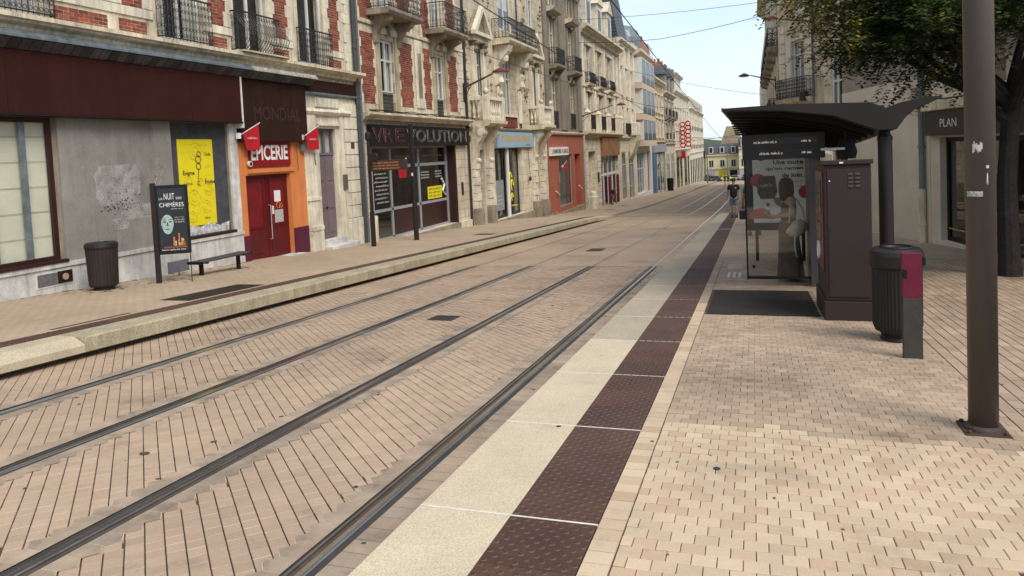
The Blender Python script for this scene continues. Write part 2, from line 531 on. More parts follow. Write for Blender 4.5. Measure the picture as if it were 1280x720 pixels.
# edge slabs and tactile tiles, 1.40 m bays with white joints
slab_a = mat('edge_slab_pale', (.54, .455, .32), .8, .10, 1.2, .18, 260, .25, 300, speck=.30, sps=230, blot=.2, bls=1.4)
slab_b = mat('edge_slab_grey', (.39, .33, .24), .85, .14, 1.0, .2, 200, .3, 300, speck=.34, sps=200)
tact_m = mat('tactile_brown', (.080, .043, .031), .7, .22, 2.5, .18, 120, .15, tone='obj', tv=.2, warm=(.085, .042, .028), spec=.25)
white_joint = mat('white_joint', (.62, .58, .5), .8, .15, 8)
BAY0, BAY = 3.385 - 1.405 * 2, 1.405
dome_rim = mat('dome_worn_rim', (.118, .074, .057), .8, .3, 30)
dome_top = mat('dome_top', (.045, .024, .017), .7, .3, 30)
def tile_mesh(w, l, nx, ny, name, m):
    mb = MB(); rims = []; tops = []
    z = lambda y: -.0506 * y
    a, b = w / 2 - .001, l / 2 - .0015
    mb.v = [(-a, -b, z(-b) - .05), (a, -b, z(-b) - .05), (a, b, z(b) - .05), (-a, b, z(b) - .05), (-a, -b, z(-b)), (a, -b, z(-b)), (a, b, z(b)), (-a, b, z(b))]
    for f in [(4, 5, 6, 7), (0, 1, 5, 4), (1, 2, 6, 5), (2, 3, 7, 6), (3, 0, 4, 7)]: mb.idx(f)
    for i in range(nx):
        for j in range(ny):
            cx = -a + (i + .5 + (.25 if j % 2 else -.25)) * 2 * a / nx; cy = -b + (j + .5) * 2 * b / ny
            i0 = len(mb.v)
            for (r, h) in ((.0160, 0), (.0136, .0034), (.0085, .0055)):
                for k in range(8):
                    an = k * math.pi / 4
                    mb.v.append((cx + r * math.cos(an), cy + r * math.sin(an), z(cy + r * math.sin(an)) + h))
            for k in range(8):
                mb.idx((i0 + k, i0 + (k + 1) % 8, i0 + 8 + (k + 1) % 8, i0 + 8 + k)); rims.append(len(mb.f) - 1)
                mb.idx((i0 + 8 + k, i0 + 8 + (k + 1) % 8, i0 + 16 + (k + 1) % 8, i0 + 16 + k))
            mb.idx(tuple(i0 + 16 + k for k in range(8))); tops.append(len(mb.f) - 1)
    o = mb.build(name, m, None, link=False); me = o.data; bpy.data.objects.remove(o)
    me.materials.append(dome_rim); me.materials.append(dome_top)
    for i in rims: me.polygons[i].material_index = 1
    for i in tops: me.polygons[i].material_index = 2
    return me
TM = tile_mesh(.438, (BAY - .018) / 3, 6, 11, 'tactile_tile', tact_m)
TM_flat = tile_mesh(.438, (BAY - .018) / 3, 5, 6, 'tactile_tile', tact_m)
edge_face = mat('platform_edge_face', (.22, .20, .165), .9, .3, 3, streak=.3)
for k in range(28):
    y0, y1 = BAY0 + k * BAY, BAY0 + (k + 1) * BAY - .014
    if y1 > 40.2: break
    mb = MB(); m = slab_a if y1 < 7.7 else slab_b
    z0, z1 = gz(y0), gz(y1)
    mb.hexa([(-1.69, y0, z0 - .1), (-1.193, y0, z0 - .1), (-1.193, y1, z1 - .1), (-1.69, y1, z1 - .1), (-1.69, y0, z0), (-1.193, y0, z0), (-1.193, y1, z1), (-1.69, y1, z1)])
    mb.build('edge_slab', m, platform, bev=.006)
    mb = MB(); fullheight(mb, -1.69 + .003, -.752, y1, y1 + .014, -.0006, .05); mb.build('joint_strip', white_joint, platform)
    for t in range(3):
        yc = y0 + (t + .5) * (y1 - y0 - .004) / 3
        inst('tactile_tile', TM if yc < 14 else TM_flat, platform, (-.972, yc, gz(yc) + .0005))
    if k == 2:
        mb = MB()
        mb.lathe([(.017, 0), (.017, .003)], 14, (-1.30, y1 - .035, gz(y1) + .001)); mb.build('bolt_cap', mat('dark_stud', (.03, .03, .03), .6), platform)
    y0n = y1
fm = MB()
for a, b in ((-6, 40.2),):
    n = 24
    for i in range(n):
        ya, yb = a + (b - a) * i / n, a + (b - a) * (i + 1) / n
        fm.face([(-1.655, ya, gz(ya) - .32), (-1.655, yb, gz(yb) - .32), (-1.655, yb, gz(yb) - .09), (-1.655, ya, gz(ya) - .09)])
        fm.face([(-1.655, ya, gz(ya) - .09), (-1.655, yb, gz(yb) - .09), (-.75, yb, gz(yb) - .09), (-.75, ya, gz(ya) - .09)])
fm.build('edge_wall', edge_face, platform)
# little fittings in the platform
mb = MB(); mb.lathe([(.02, 0), (.02, .003)], 14, (-.24, 4.22, gz(4.22) + .001)); mb.build('survey_stud', MATS['dark_stud'], platform)
rib_m = mat('ribbed_mat', (.040, .033, .028), .8, .2, 4, spec=.15)
mb = MB(); fullheight(mb, -.59, .73, 9.3, 11.4, -.002, .05)
for i in range(34):
    xx = -.575 + i * .0385
    fullheight(mb, xx, xx + .019, 9.33, 11.37, .005, .006)
mb.build('tactile_mat', rib_m, platform)
lt = mat('guide_white', (.55, .52, .46), .7)
mb = MB(); fullheight(mb, -.50, -.22, 14.1, 15.0, .003, .05); mb.build('access_cover', mat('cover_concrete', (.36, .33, .28), .85, .2, 5), platform)
for k in range(3):
    mb = MB(); fullheight(mb, -.46 + k * .09, -.42 + k * .09, 12.9, 13.6, .004, .02); mb.build('guide_strip', lt, platform)
mb = MB(); fullheight(mb, -1.6, 3.0, 26.0, 26.3, .003, .02); mb.build('cross_band', mat('cover_concrete', (0, 0, 0)), platform)

# ---- tracks ---------------------------------------------------------
RAILS = [-6.55, -5.115, -3.65, -2.215]
track_mb = MB()
strip(track_mb, -8.2, -1.655, TR - .012, -6, 17)
track = track_mb.build('track_bed', joint)
tag(track, kind='structure')
TFAR = mat('track_paving_far', (.375, .28, .195), .85, .16, .5, .12, 90, .08, blot=.35, bls=.7, brick=('xy', .1, .1, .006, (.17, .125, .085), R(45)))
fm = MB(); strip(fm, -8.2, -1.655, TR, 17, 41); strip(fm, -8.6, -.9, TR, 41, 236)
fm.build('far_paving', TFAR, track)
strips = [(-7.94, -6.752), (-6.348, -5.317), (-4.913, -3.852), (-3.448, -2.417)]
r2 = math.sqrt(.5)
def clip(poly, xv, keep_gt):
    out = []
    for i in range(len(poly)):
        a, b = poly[i], poly[(i + 1) % len(poly)]
        ia = (a[0] >= xv) == keep_gt; ib = (b[0] >= xv) == keep_gt
        if ia: out.append(a)
        if ia != ib:
            t = (xv - a[0]) / (b[0] - a[0]); out.append((xv, a[1] + t * (b[1] - a[1])))
    return out
cells = []; grouts = []
DW, DL = .1, .1
for sx0, sx1 in strips:
    # e1 = (1,-1)/sqrt2 along the open joints, e2 = (1,1)/sqrt2 across them
    lo2 = int(math.floor((sx0 + 1.0) * r2 / DW)); hi2 = int(math.ceil((sx1 + 17) * r2 / DW))
    for q in range(lo2, hi2):
        b0, b1 = q * DW, (q + 1) * DW
        # param a range so that x in range: x = (a + b) r2
        a_lo, a_hi = sx0 / r2 - b1, sx1 / r2 - b0
        offs = rnd.uniform(-.006, .006) + (.018 if q % 2 else 0)
        p0 = int(math.floor((a_lo - offs) / DL)); p1 = int(math.ceil((a_hi - offs) / DL))
        for p in range(p0, p1):
            a0, a1 = p * DL + offs, (p + 1) * DL + offs
            ga, gb = .0014, .0034 if rnd.random() < .7 else .0048
            poly = [((a + b) * r2, (b - a) * r2) for a, b in ((a0 + ga, b0 + gb), (a1 - ga, b0 + gb), (a1 - ga, b1 - gb), (a0 + ga, b1 - gb))]
            poly = clip(poly, sx0, True)
            if len(poly) >= 3: poly = clip(poly, sx1, False)
            if len(poly) < 3: continue
            xc = sum(t[0] for t in poly) / len(poly); yc = sum(t[1] for t in poly) / len(poly)
            if yc < .9 or yc > 17: continue
            d = seen(xc, yc)
            if d is None: continue
            full = abs(max(t[0] for t in poly) - min(t[0] for t in poly)) > .128
            cells.append((d, xc, yc, poly, full))
            if yc < 13:
                gq = [((a + b_) * r2, (b_ - a) * r2) for a, b_ in ((a0 - .0018, b0 + gb), (a0 + .0018, b0 + gb), (a0 + .0018, b1 - gb), (a0 - .0018, b1 - gb))]
                if all(sx0 <= t[0] <= sx1 for t in gq): grouts.append(gq)
cells.sort(key=lambda c: c[0])
a, b = DL / 2 - .0014, DW / 2 - .0036
mb = MB(); ch = .002
def dpt(p, q, z):
    x, y = (p + q) * r2, (q - p) * r2
    return (x, y, z - .0506 * y)
mb.v = [dpt(p, q, -.05) for p, q in ((-a, -b), (a, -b), (a, b), (-a, b))] + [dpt(p, q, -ch) for p, q in ((-a, -b), (a, -b), (a, b), (-a, b))] + \
       [dpt(p, q, 0) for p, q in ((-a + ch, -b + ch), (a - ch, -b + ch), (a - ch, b - ch), (-a + ch, b - ch))]
for k in range(4):
    mb.idx((k, (k + 1) % 4, 4 + (k + 1) % 4, 4 + k)); mb.idx((4 + k, 4 + (k + 1) % 4, 8 + (k + 1) % 4, 8 + k))
mb.idx((8, 9, 10, 11))
o = mb.build('track_paver', pv_track_o, None, link=False); DM = o.data; bpy.data.objects.remove(o)
rest = MB(); nn = 0; grout = MB()
for d, xc, yc, poly, full in cells:
    dz = rnd.uniform(-.002, .002)
    if full and nn < 300:
        inst('track_paver', DM, track, (xc, yc, gz(yc) + TR + dz), (rnd.uniform(-.01, .01), rnd.uniform(-.01, .01), rnd.uniform(-.008, .008))); nn += 1
    else:
        rest.tone = rnd.random()
        k = len(poly); i0 = len(rest.v)
        rest.v.extend((x, y, gz(y) + TR + dz) for x, y in poly); rest.v.extend((x, y, gz(y) + TR - .012) for x, y in poly)
        rest.idx(tuple(range(i0, i0 + k)))
        if yc < 9:
            for m in range(k): rest.idx((i0 + k + m, i0 + k + (m + 1) % k, i0 + (m + 1) % k, i0 + m))
for gq in grouts: grout.face([(x, y, gz(y) + TR - .0012) for x, y in gq])
tag(grout.build('joint_grout', mat('pale_grout', (.60, .50, .38), .9, .4, 5), track), kind='stuff')
# dropped gum, oil and rubber marks, thin films lying on the setts
spots = MB(); rs_ = random.Random(17)
def spot(mb, x, y, r, off):
    n = 9; k0 = rs_.uniform(.5, 1.0); an0 = rs_.random() * 3
    pts = []
    for i in range(n):
        a = 2 * math.pi * i / n; rr = r * rs_.uniform(.7, 1.15); px, py = rr * math.cos(a), rr * k0 * math.sin(a)
        qx, qy = x + px * math.cos(an0) - py * math.sin(an0), y + px * math.sin(an0) + py * math.cos(an0)
        pts.append((qx, qy, gz(qy) + off))
    mb.face(pts)
for k in range(150):
    y = 1.6 + 14 * rs_.random() ** 1.5
    x = rs_.choice([-3.65, -3.65, -2.215, -5.115, -6.55]) + rs_.choice([-1, 1]) * rs_.uniform(.12, .28) if rs_.random() < .6 else rs_.uniform(-6.3, -2.4)
    spot(spots, x, y, rs_.uniform(.008, .028) * (1.6 if rs_.random() < .12 else 1), TR + .0034)
tag(spots.build('oil_marks', mat('oil_mark', (.06, .055, .05), .8, .3, 40), track), kind='stuff')
gum = MB()
for k in range(70):
    y = 2.6 + 9 * rs_.random(); x = rs_.uniform(-1.6, 1.4 + .1 * y)
    if not (-1.2 < x < -.74): spot(gum, x, y, rs_.uniform(.005, .014), .0034)
tag(gum.build('gum_spots', mat('gum_spot', (.10, .08, .065), .9, .3, 40), platform), kind='stuff')
tag(rest.build('track_pavers', pv_track_s, track, tones=True), kind='stuff')
bord = MB(); bgrout = MB()
for rc in RAILS:
    for sgn in (-1, 1):
        x0, x1 = (rc - .200, rc - .088) if sgn < 0 else (rc + .088, rc + .200)
        if rc == RAILS[3] and sgn > 0: x1 = -1.66
        y = .9
        while y < 17:
            bord.tone = rnd.random()
            z0, z1 = gz(y + .003) + TR, gz(y + .139) + TR
            if not (rc == RAILS[3] and sgn > 0):
                ap = .055; xo = x1 + ap if sgn > 0 else x0 - ap
                def hat(i_, h_, mb_):
                    ya_, yb_ = y + i_, y + .1414 - i_; ym = y + .0707
                    pts = [(x0 + i_ * (sgn < 0), ya_), (x1 - i_ * (sgn > 0), ya_), (xo - i_ * sgn, ym), (x1 - i_ * (sgn > 0), yb_), (x0 + i_ * (sgn < 0), yb_)] if sgn > 0 else [(x1, ya_), (x1, yb_), (x0 + i_, yb_), (xo + i_, ym), (x0 + i_, ya_)]
                    mb_.face([(px, py, gz(py) + TR + h_) for px, py in pts])
                hat(.0, .0030, bgrout); hat(.0022, .0045, bord)
                y += .1414; continue
            bord.hexa([(x0, y + .003, z0 - .02), (x1, y + .003, z0 - .02), (x1, y + .139, z1 - .02), (x0, y + .139, z1 - .02), (x0, y + .003, z0), (x1, y + .003, z0), (x1, y + .139, z1), (x0, y + .139, z1)], False)
            y += .1414
tag(bgrout.build('border_grout', MATS['pale_grout'], track), kind='stuff')
tag(bord.build('border_pavers', pv_border, track, tones=True), kind='stuff')
steel = mat('rail_steel', (.30, .29, .28), .32, .25, 3, .1, 80, .05, metal=.9)
steel_worn = mat('rail_head_steel', (.62, .61, .60), .22, .12, 5, .05, 80, .02, metal=1.0)
rubber = mat('rail_jacket', (.04, .036, .032), .9, .3, 3, .2, 90, .15)
def along(mb, prof, y0, y1, step, off):
    """profile (x, z) swept down the street"""
    n = int(math.ceil((y1 - y0) / step)); k = len(prof)
    i0 = len(mb.v)
    for i in range(n + 1):
        y = y0 + (y1 - y0) * i / n
        mb.v.extend((x, y, gz(y) + off + z) for x, z in prof)
    for i in range(n):
        for m in range(k - 1):
            p = i0 + i * k + m
            mb.idx((p, p + 1, p + k + 1, p + k))
for n_, rc in enumerate(RAILS):
    side = 1 if n_ % 2 == 0 else -1                          # groove on the gauge side
    X = lambda t: rc + side * t
    def pr(l):
        l = [(X(t), z) for t, z in l]
        return l if side > 0 else l[::-1]
    mb = MB()
    along(mb, pr([(-.040, -.02), (-.040, -.001), (-.034, .003), (.012, .003), (.018, -.004), (.020, -.038), (.054, -.038), (.056, .0), (.071, .0), (.071, -.02)]), -4, 236, 3, TR)
    rail = mb.build('rail', steel, track)
    mb = MB(); along(mb, pr([(-.022, .0040), (.010, .0040)]), -4, 236, 3, TR); mb.build('running_band', steel_worn, rail)
    mb = MB(); along(mb, pr([(-.086, -.02), (-.086, -.002), (-.041, -.003), (-.041, -.03)]), -4, 236, 3, TR)
    along(mb, pr([(.0715, -.03), (.0715, -.003), (.086, -.002), (.086, -.02)]), -4, 236, 3, TR)
    mb.build('rubber_jacket', rubber, rail)
# gully covers between the tracks
cover_m = mat('cast_iron', (.055, .047, .042), .6, .25, 8, metal=.3)
for (cx, cy, w, l) in ((-4.42, 9.95, .40, .40), (-4.46, 21.3, .45, .9)):
    mb = MB(); z = TR
    fullheight(mb, cx - w / 2, cx + w / 2, cy - l / 2, cy + l / 2, z + .004, .02)
    for i in range(6):
        yy = cy - l / 2 + (i + .5) * l / 6
        fullheight(mb, cx - w / 2 + .03, cx + w / 2 - .03, yy - l / 30, yy + l / 30, z + .009, .006)
    mb.build('gully_cover', cover_m, track)
# dark expansion band across the tracks near the end of the far platform
mb = MB(); fullheight(mb, -8.1, -1.7, 43.6, 44.0, TR + .003, .02); mb.build('cross_joint', mat('cross_joint', (.16, .13, .105), .85), track)

# ---- left pavement --------------------------------------------------
lp_mat = mat('left_paving', (.39, .295, .208), .85, .16, .5, .12, 120, .1, brick=('yx', .2, .1, .006, (.21, .16, .115), 0))
LEDGE = -8.15
def loff(y):
    return 0.0 if y < 37 else (-.14 * (y - 37) / 5.5 if y < 42.5 else -.14)
mb = MB()
yy = [-6 + 2 * i for i in range(22)] + [37, 38, 39, 40, 41, 42.5] + [44 + 4 * i for i in range(48)]
yy = sorted(set(yy))
for a, b in zip(yy, yy[1:]):
    for xa, xb in ((-14.4, LEDGE if a < 42.5 else -8.3),):
        mb.face([(xa, a, gz(a) + loff(a)), (xb, a, gz(a) + loff(a)), (xb, b, gz(b) + loff(b)), (xa, b, gz(b) + loff(b))])
lpave = mb.build('pavement', lp_mat)
tag(lpave, kind='structure')
kerb_old = mat('kerb_concrete', (.40, .345, .235), .9, .2, 1.5, .22, 130, .35, 200, speck=.4, sps=110, streak=.3)
kerb_new = mat('kerb_pale', (.47, .40, .28), .85, .15, 1.5, .15, 150, .25, speck=.3, sps=150, blot=.25)
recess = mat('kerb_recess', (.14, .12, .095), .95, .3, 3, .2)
ky = 6.72 - 1.42 * 4
while ky < 42:
    y0, y1 = ky, ky + 1.412
    new = y1 < 6.8
    mb = MB()
    def kp(y):
        # overhanging nose above a recessed foot; drops with the ramp at the far end
        o = gz(y) + loff(y)
        nose = -7.70
        c = .10 if new else .018
        return [(LEDGE, y, o - .22), (nose - .12, y, o - .22), (nose, y, o - .185), (nose, y, o - c), (nose - (.17 if new else .02), y, o), (LEDGE, y, o)]
    A, B = kp(y0), kp(y1)
    i0 = len(mb.v); mb.v.extend(A + B)
    for m in range(6): mb.idx((i0 + m, i0 + (m + 1) % 6, i0 + 6 + (m + 1) % 6, i0 + 6 + m))
    mb.idx(tuple(range(i0 + 5, i0 - 1, -1))); mb.idx(tuple(range(i0 + 6, i0 + 12)))
    mb.build('kerb_stone', kerb_new if new or ky > 37.5 else kerb_old, lpave)
    ky += 1.42
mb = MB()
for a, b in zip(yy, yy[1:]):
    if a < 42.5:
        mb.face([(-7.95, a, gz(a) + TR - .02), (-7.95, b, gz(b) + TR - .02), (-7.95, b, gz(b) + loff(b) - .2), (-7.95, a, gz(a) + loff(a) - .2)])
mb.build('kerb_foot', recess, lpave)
kerb_far = mat('kerb_far', (.36, .32, .25), .9, .2, 1.5)
ky = 42.6
while ky < 110:
    mb = MB(); y0, y1 = ky, ky + 1.97
    mb.hexa([(-8.3, y0, gz(y0) - .4), (-8.05, y0, gz(y0) - .4), (-8.05, y1, gz(y1) - .4), (-8.3, y1, gz(y1) - .4), (-8.3, y0, gz(y0) - .136), (-8.05, y0, gz(y0) - .136), (-8.05, y1, gz(y1) - .136), (-8.3, y1, gz(y1) - .136)])
    mb.build('kerb_stone', kerb_far, lpave); ky += 2.0
LT = tile_mesh(.30, 1.405, 4, 18, 'tactile_tile', tact_m)
ky = .5
while ky < 38:
    inst('tactile_tile', LT, lpave, (-8.31, ky + .71, gz(ky + .71) + loff(ky + .71) + .004)); ky += 1.42
mb = MB(); y = 9.4
mb.hexa([(-9.15, 9.4, gz(9.4) - .02), (-8.56, 9.4, gz(9.4) - .02), (-8.56, 11.3, gz(11.3) - .02), (-9.15, 11.3, gz(11.3) - .02), (-9.15, 9.4, gz(9.4) + .005), (-8.56, 9.4, gz(9.4) + .005), (-8.56, 11.3, gz(11.3) + .005), (-9.15, 11.3, gz(11.3) + .005)])
for i in range(24):
    yq = 9.43 + i * .078
    fullheight(mb, -9.12, -8.59, yq, yq + .035, .009, .005)
mb.build('tactile_mat', rib_m, lpave)
mb = MB(); fullheight(mb, -8.62, -8.56, 7.0, 8.25, .004, .02); mb.build('slot_drain', cover_m, lpave)
mb = MB(); fullheight(mb, -9.6, -8.9, 24.5, 25.2, .004, .02); mb.build('gully_cover', cover_m, lpave)
mb = MB(); mb.hexa([(x, y, gz(y) - .14 + dz) for dz in (-.02, .004) for x, y in ((-10.2, 52), (-9.5, 52), (-9.5, 53), (-10.2, 53))]); mb.build('gully_cover', cover_m, lpave)
mb = MB(); mb.hexa([(x, y, gz(y) - .14 + dz) for dz in (-.02, .004) for x, y in ((-10.6, 60), (-9.9, 60), (-9.9, 61.2), (-10.6, 61.2))]); mb.build('gully_cover', cover_m, lpave)

# right-hand pavement beyond the platform
mb = MB()
for a, b in zip([43.5 + 4 * i for i in range(48)], [47.5 + 4 * i for i in range(48)]):
    mb.face([(-.95, a, gz(a) - .13), (3.2, a, gz(a) - .13), (3.2, b, gz(b) - .13), (-.95, b, gz(b) - .13)])
    mb.face([(-.95, a, gz(a) - .3), (-.95, a, gz(a) - .13), (-.95, b, gz(b) - .13), (-.95, b, gz(b) - .3)])
tag(mb.build('right_pavement', PAV_FAR), kind='structure')
# ================================================================ buildings
stone = mat('limestone', (.60, .525, .385), .85, .30, .9, .15, 50, .2, streak=.5, blot=.35, bls=1.3)
stone_l = mat('limestone_pale', (.66, .60, .47), .85, .22, 1.2, .12, 60, .2, streak=.42, blot=.3, bls=1.7)
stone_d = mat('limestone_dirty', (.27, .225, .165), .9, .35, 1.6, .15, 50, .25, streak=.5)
ashlar = mat('ashlar', (.54, .475, .355), .85, .2, .8, .12, 50, .35, streak=.42, blot=.35, bls=1.2, brick=('yz', .75, .36, .012, (.30, .255, .18), 0))
ashlar_p = mat('ashlar_pale', (.62, .56, .44), .85, .2, .8, .12, 50, .3, streak=.4, blot=.35, bls=1.2, brick=('yz', .8, .4, .012, (.36, .31, .23), 0))
pebble = mat('pebbledash', (.215, .18, .138), .95, .2, 1.2, .25, 40, .5, streak=.25)
mortar = mat('brick_mortar', (.50, .42, .34), .9, .2, 3)
brick_m = mat('red_brick', (.265, .066, .036), .85, .25, 1.5, .2, 70, .3, tone='attr', tv=.4, warm=(.20, .048, .028))
iron = mat('wrought_iron', (.018, .018, .02), .55, .2, 20, spec=.5)
white_paint = mat('white_paint', (.62, .61, .58), .55, .12, 4, streak=.15)
grey_alu = mat('grey_frame', (.34, .35, .37), .45, .1, 5, metal=.2)
black_paint = mat('black_paint', (.010, .0095, .010), .55, .2, 6, spec=.25)
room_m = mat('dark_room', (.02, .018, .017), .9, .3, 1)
curtain_m = mat('curtain', (.50, .48, .43), .9, .15, 3)
blind_m = mat('cream_blind', (.74, .69, .53), .85, .10, 1.5)
slate = mat('slate_roof', (.075, .08, .09), .6, .25, 1.5, brick=('yz', .22, .16, .012, (.03, .03, .035), 0))
zinc = mat('zinc', (.17, .20, .215), .5, .3, 4, .2, 60, metal=.3, streak=.35)
pvc = mat('drain_pipe', (.13, .13, .135), .55, .2, 5)
jamb_m = mat('jamb_ochre', (.42, .345, .225), .9, .3, 1.6, .15, 50, .2, streak=.45)
pane_m = glass_mat('window_glass')
pane_shop = glass_mat('shop_glass', (.75, .78, .78))
red_brick_far = mat('chimney_brick', (.26, .085, .05), .9, .3, 2, brick=('yz', .22, .075, .01, (.30, .2, .15), 0))
terracotta = mat('terracotta', (.30, .10, .055), .85, .3, 5)

class Bld:
    def __init__(s, name, label, x, yc, zc, rz=0.0, cat='building', left=True, group=None):
        s.e = thing(name, label, cat, (x, yc, zc), rz, group)
        s.o = (0, yc, zc) if left else (0, 0, zc)
    def put(s, mb, name, m, parent=None, **k):
        return mb.build(name, m, parent or s.e, s.o, **k)
    def box(s, name, m, x0, x1, y0, y1, z0, z1, parent=None, **k):
        mb = MB(); mb.box(x0, x1, y0, y1, z0, z1); return s.put(mb, name, m, parent, **k)
    def blk(s, name, m, x0, x1, y0, y1, z0, z1):
        o = s.o
        return block(name, m, s.e, x0 - o[0], x1 - o[0], y0 - o[1], y1 - o[1], z0 - o[2], z1 - o[2])
    def inst(s, name, me, loc, parent=None, rot=(0, 0, 0), scale=(1, 1, 1)):
        return inst(name, me, parent or s.e, (loc[0] - s.o[0], loc[1] - s.o[1], loc[2] - s.o[2]), rot, scale)
    def text(s, body, m, loc, parent=None, **k):
        return text(body, m, parent or s.e, (loc[0] - s.o[0], loc[1] - s.o[1], loc[2] - s.o[2]), '+x', **k)
    def print_(s, m, loc, w, h, parent=None, seed=1):
        return scribble(parent or s.e, m, (loc[0] - s.o[0], loc[1] - s.o[1], loc[2] - s.o[2]), w, h, '+x', seed)
    def wall(s, y0, y1, z0, z1, holes, m, name='wall', x=0.0, depth=.3, parent=None, zb=None):
        mb = MB()
        ys = sorted({y0, y1, *[h[0] for h in holes], *[h[1] for h in holes]}); zs = sorted({z0, z1, *[h[2] for h in holes], *[h[3] for h in holes]})
        for a, b in zip(ys, ys[1:]):
            for c, d in zip(zs, zs[1:]):
                yc, zc = (a + b) / 2, (c + d) / 2
                if any(h[0] < yc < h[1] and h[2] < zc < h[3] for h in holes): continue
                mb.face([(x, a, c), (x, b, c), (x, b, d), (x, a, d)])
        for a, b, c, d in holes:
            q = x - depth
            mb.face([(x, a, c), (x, a, d), (q, a, d), (q, a, c)]); mb.face([(x, b, c), (q, b, c), (q, b, d), (x, b, d)])
            mb.face([(x, a, c), (q, a, c), (q, b, c), (x, b, c)]); mb.face([(x, a, d), (x, b, d), (q, b, d), (q, a, d)])
        q = x - depth - .15
        mb.face([(x, y0, z0), (x, y0, z1), (q, y0, z1), (q, y0, z0)]); mb.face([(x, y1, z0), (q, y1, z0), (q, y1, z1), (x, y1, z1)])
        mb.face([(x, y0, z1), (x, y1, z1), (q, y1, z1), (q, y0, z1)])
        return s.put(mb, name, m, parent)
    def body(s, y0, y1, z0, z1, zshop, m, deep=9.0, shop_d=2.4):
        mb = MB(); mb.box(-deep, -.46, y0 + .01, y1 - .01, zshop, z1); mb.box(-deep, -shop_d, y0 + .01, y1 - .01, z0, zshop)
        s.put(mb, 'shell', m)
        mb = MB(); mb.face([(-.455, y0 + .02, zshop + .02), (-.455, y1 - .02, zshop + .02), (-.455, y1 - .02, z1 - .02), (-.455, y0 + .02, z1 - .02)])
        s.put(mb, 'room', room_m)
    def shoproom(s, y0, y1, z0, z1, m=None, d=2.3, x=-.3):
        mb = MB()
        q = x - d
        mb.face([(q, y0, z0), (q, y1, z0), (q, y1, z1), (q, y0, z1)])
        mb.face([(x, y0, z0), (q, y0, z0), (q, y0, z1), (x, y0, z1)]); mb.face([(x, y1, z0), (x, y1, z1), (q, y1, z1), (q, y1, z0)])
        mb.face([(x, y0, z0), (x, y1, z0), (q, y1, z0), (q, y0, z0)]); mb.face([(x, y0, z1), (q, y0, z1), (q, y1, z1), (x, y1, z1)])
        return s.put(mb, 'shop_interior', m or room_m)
    def window(s, y0, y1, z0, z1, x=-.22, cols=2, tr=(.72,), m=None, bar=.06, curtain='rnd', pane=None, name='window', thick=.06):
        m = m or white_paint
        mb = MB()
        ya = [y0 + (y1 - y0) * i / cols for i in range(cols + 1)]
        za = [z0] + [z0 + (z1 - z0) * t for t in tr] + [z1]
        mb.box(x, x + thick, y0, y1, z0, z0 + bar); mb.box(x, x + thick, y0, y1, z1 - bar, z1)
        mb.box(x, x + thick, y0, y0 + bar, z0 + bar, z1 - bar); mb.box(x, x + thick, y1 - bar, y1, z0 + bar, z1 - bar)
        for a in ya[1:-1]: mb.box(x + .002, x + thick + .004, a - bar * .5, a + bar * .5, z0 + bar, z1 - bar)
        for c in za[1:-1]: mb.box(x + .004, x + thick + .002, y0 + bar, y1 - bar, c - bar * .4, c + bar * .4)
        f = s.put(mb, name, m)
        for i in range(cols):
            for j in range(len(za) - 1):
                p = MB(); px = x + thick * .4
                a, b, c, d = ya[i] + bar * .45, ya[i + 1] - bar * .45, za[j] + bar * .35, za[j + 1] - bar * .35
                p.face([(px, a, c), (px, b, c), (px, b, d), (px, a, d)])
                s.put(p, 'pane', pane or pane_m, f)
        if curtain == 'rnd': curtain = rnd.choice(['both', 'both', 'one', 'none', 'full'])
        q = x - .07
        cm = MB()
        def cloth(a, b, c, d):
            n = max(4, int((b - a) / .06))
            for i in range(n):
                ya_, yb_ = a + (b - a) * i / n, a + (b - a) * (i + 1) / n
                o1, o2 = (.02 if i % 2 else -.02), (-.02 if i % 2 else .02)
                cm.face([(q + o1, ya_, c), (q + o2, yb_, c), (q + o2, yb_, d), (q + o1, ya_, d)])
        w = y1 - y0
        if curtain == 'both': cloth(y0, y0 + w * .27, z0, z1); cloth(y1 - w * .27, y1, z0, z1)
        if curtain == 'one': cloth(y0 + w * .5, y1, z0, z1)
        if curtain == 'full': cloth(y0, y1, z0 + (z1 - z0) * rnd.choice([0, 0, .35]), z1)
        if cm.v: s.put(cm, 'curtain', curtain_m, f)
        return f
    def railing(s, y0, y1, z0, z1, d, bulge=0.0, step=.115, back=0.0, sides=True, name='railing', parent=None, scroll=True, r=.009):
        mb = MB()
        h = z1 - z0
        def off(t): return bulge * math.sin(math.pi * min(1, max(0, t * 1.25))) ** 1.3 if bulge else 0.0
        ts = [0, .12, .25, .4, .55, .7, .85, 1] if bulge else [0, 1]
        def bar(px, py, nx, ny):
            mb.tube([(px + nx * off(t), py + ny * off(t), z0 + h * t) for t in ts], r, 4, caps=False)
        mb.box(d - .02, d + .02, y0, y1, z1 - .02, z1 + .015); mb.box(d - .014, d + .014, y0, y1, z0 + .05, z0 + .075)
        n = max(2, int((y1 - y0) / step))
        for i in range(n + 1):
            y = y0 + (y1 - y0) * i / n
            bar(d, y, 1, 0)
            if scroll and i < n:
                c = y + (y1 - y0) / n / 2; rr = (y1 - y0) / n * .36
                for t in (.14, .30, .50, .68, .86) if bulge == 0 else (.12, .28, .5, .72, .9):
                    mb.ring((d + off(t), c, z0 + h * t), rr * (1 if t not in (.5,) else .8), r * .8, 'x', 8, 3)
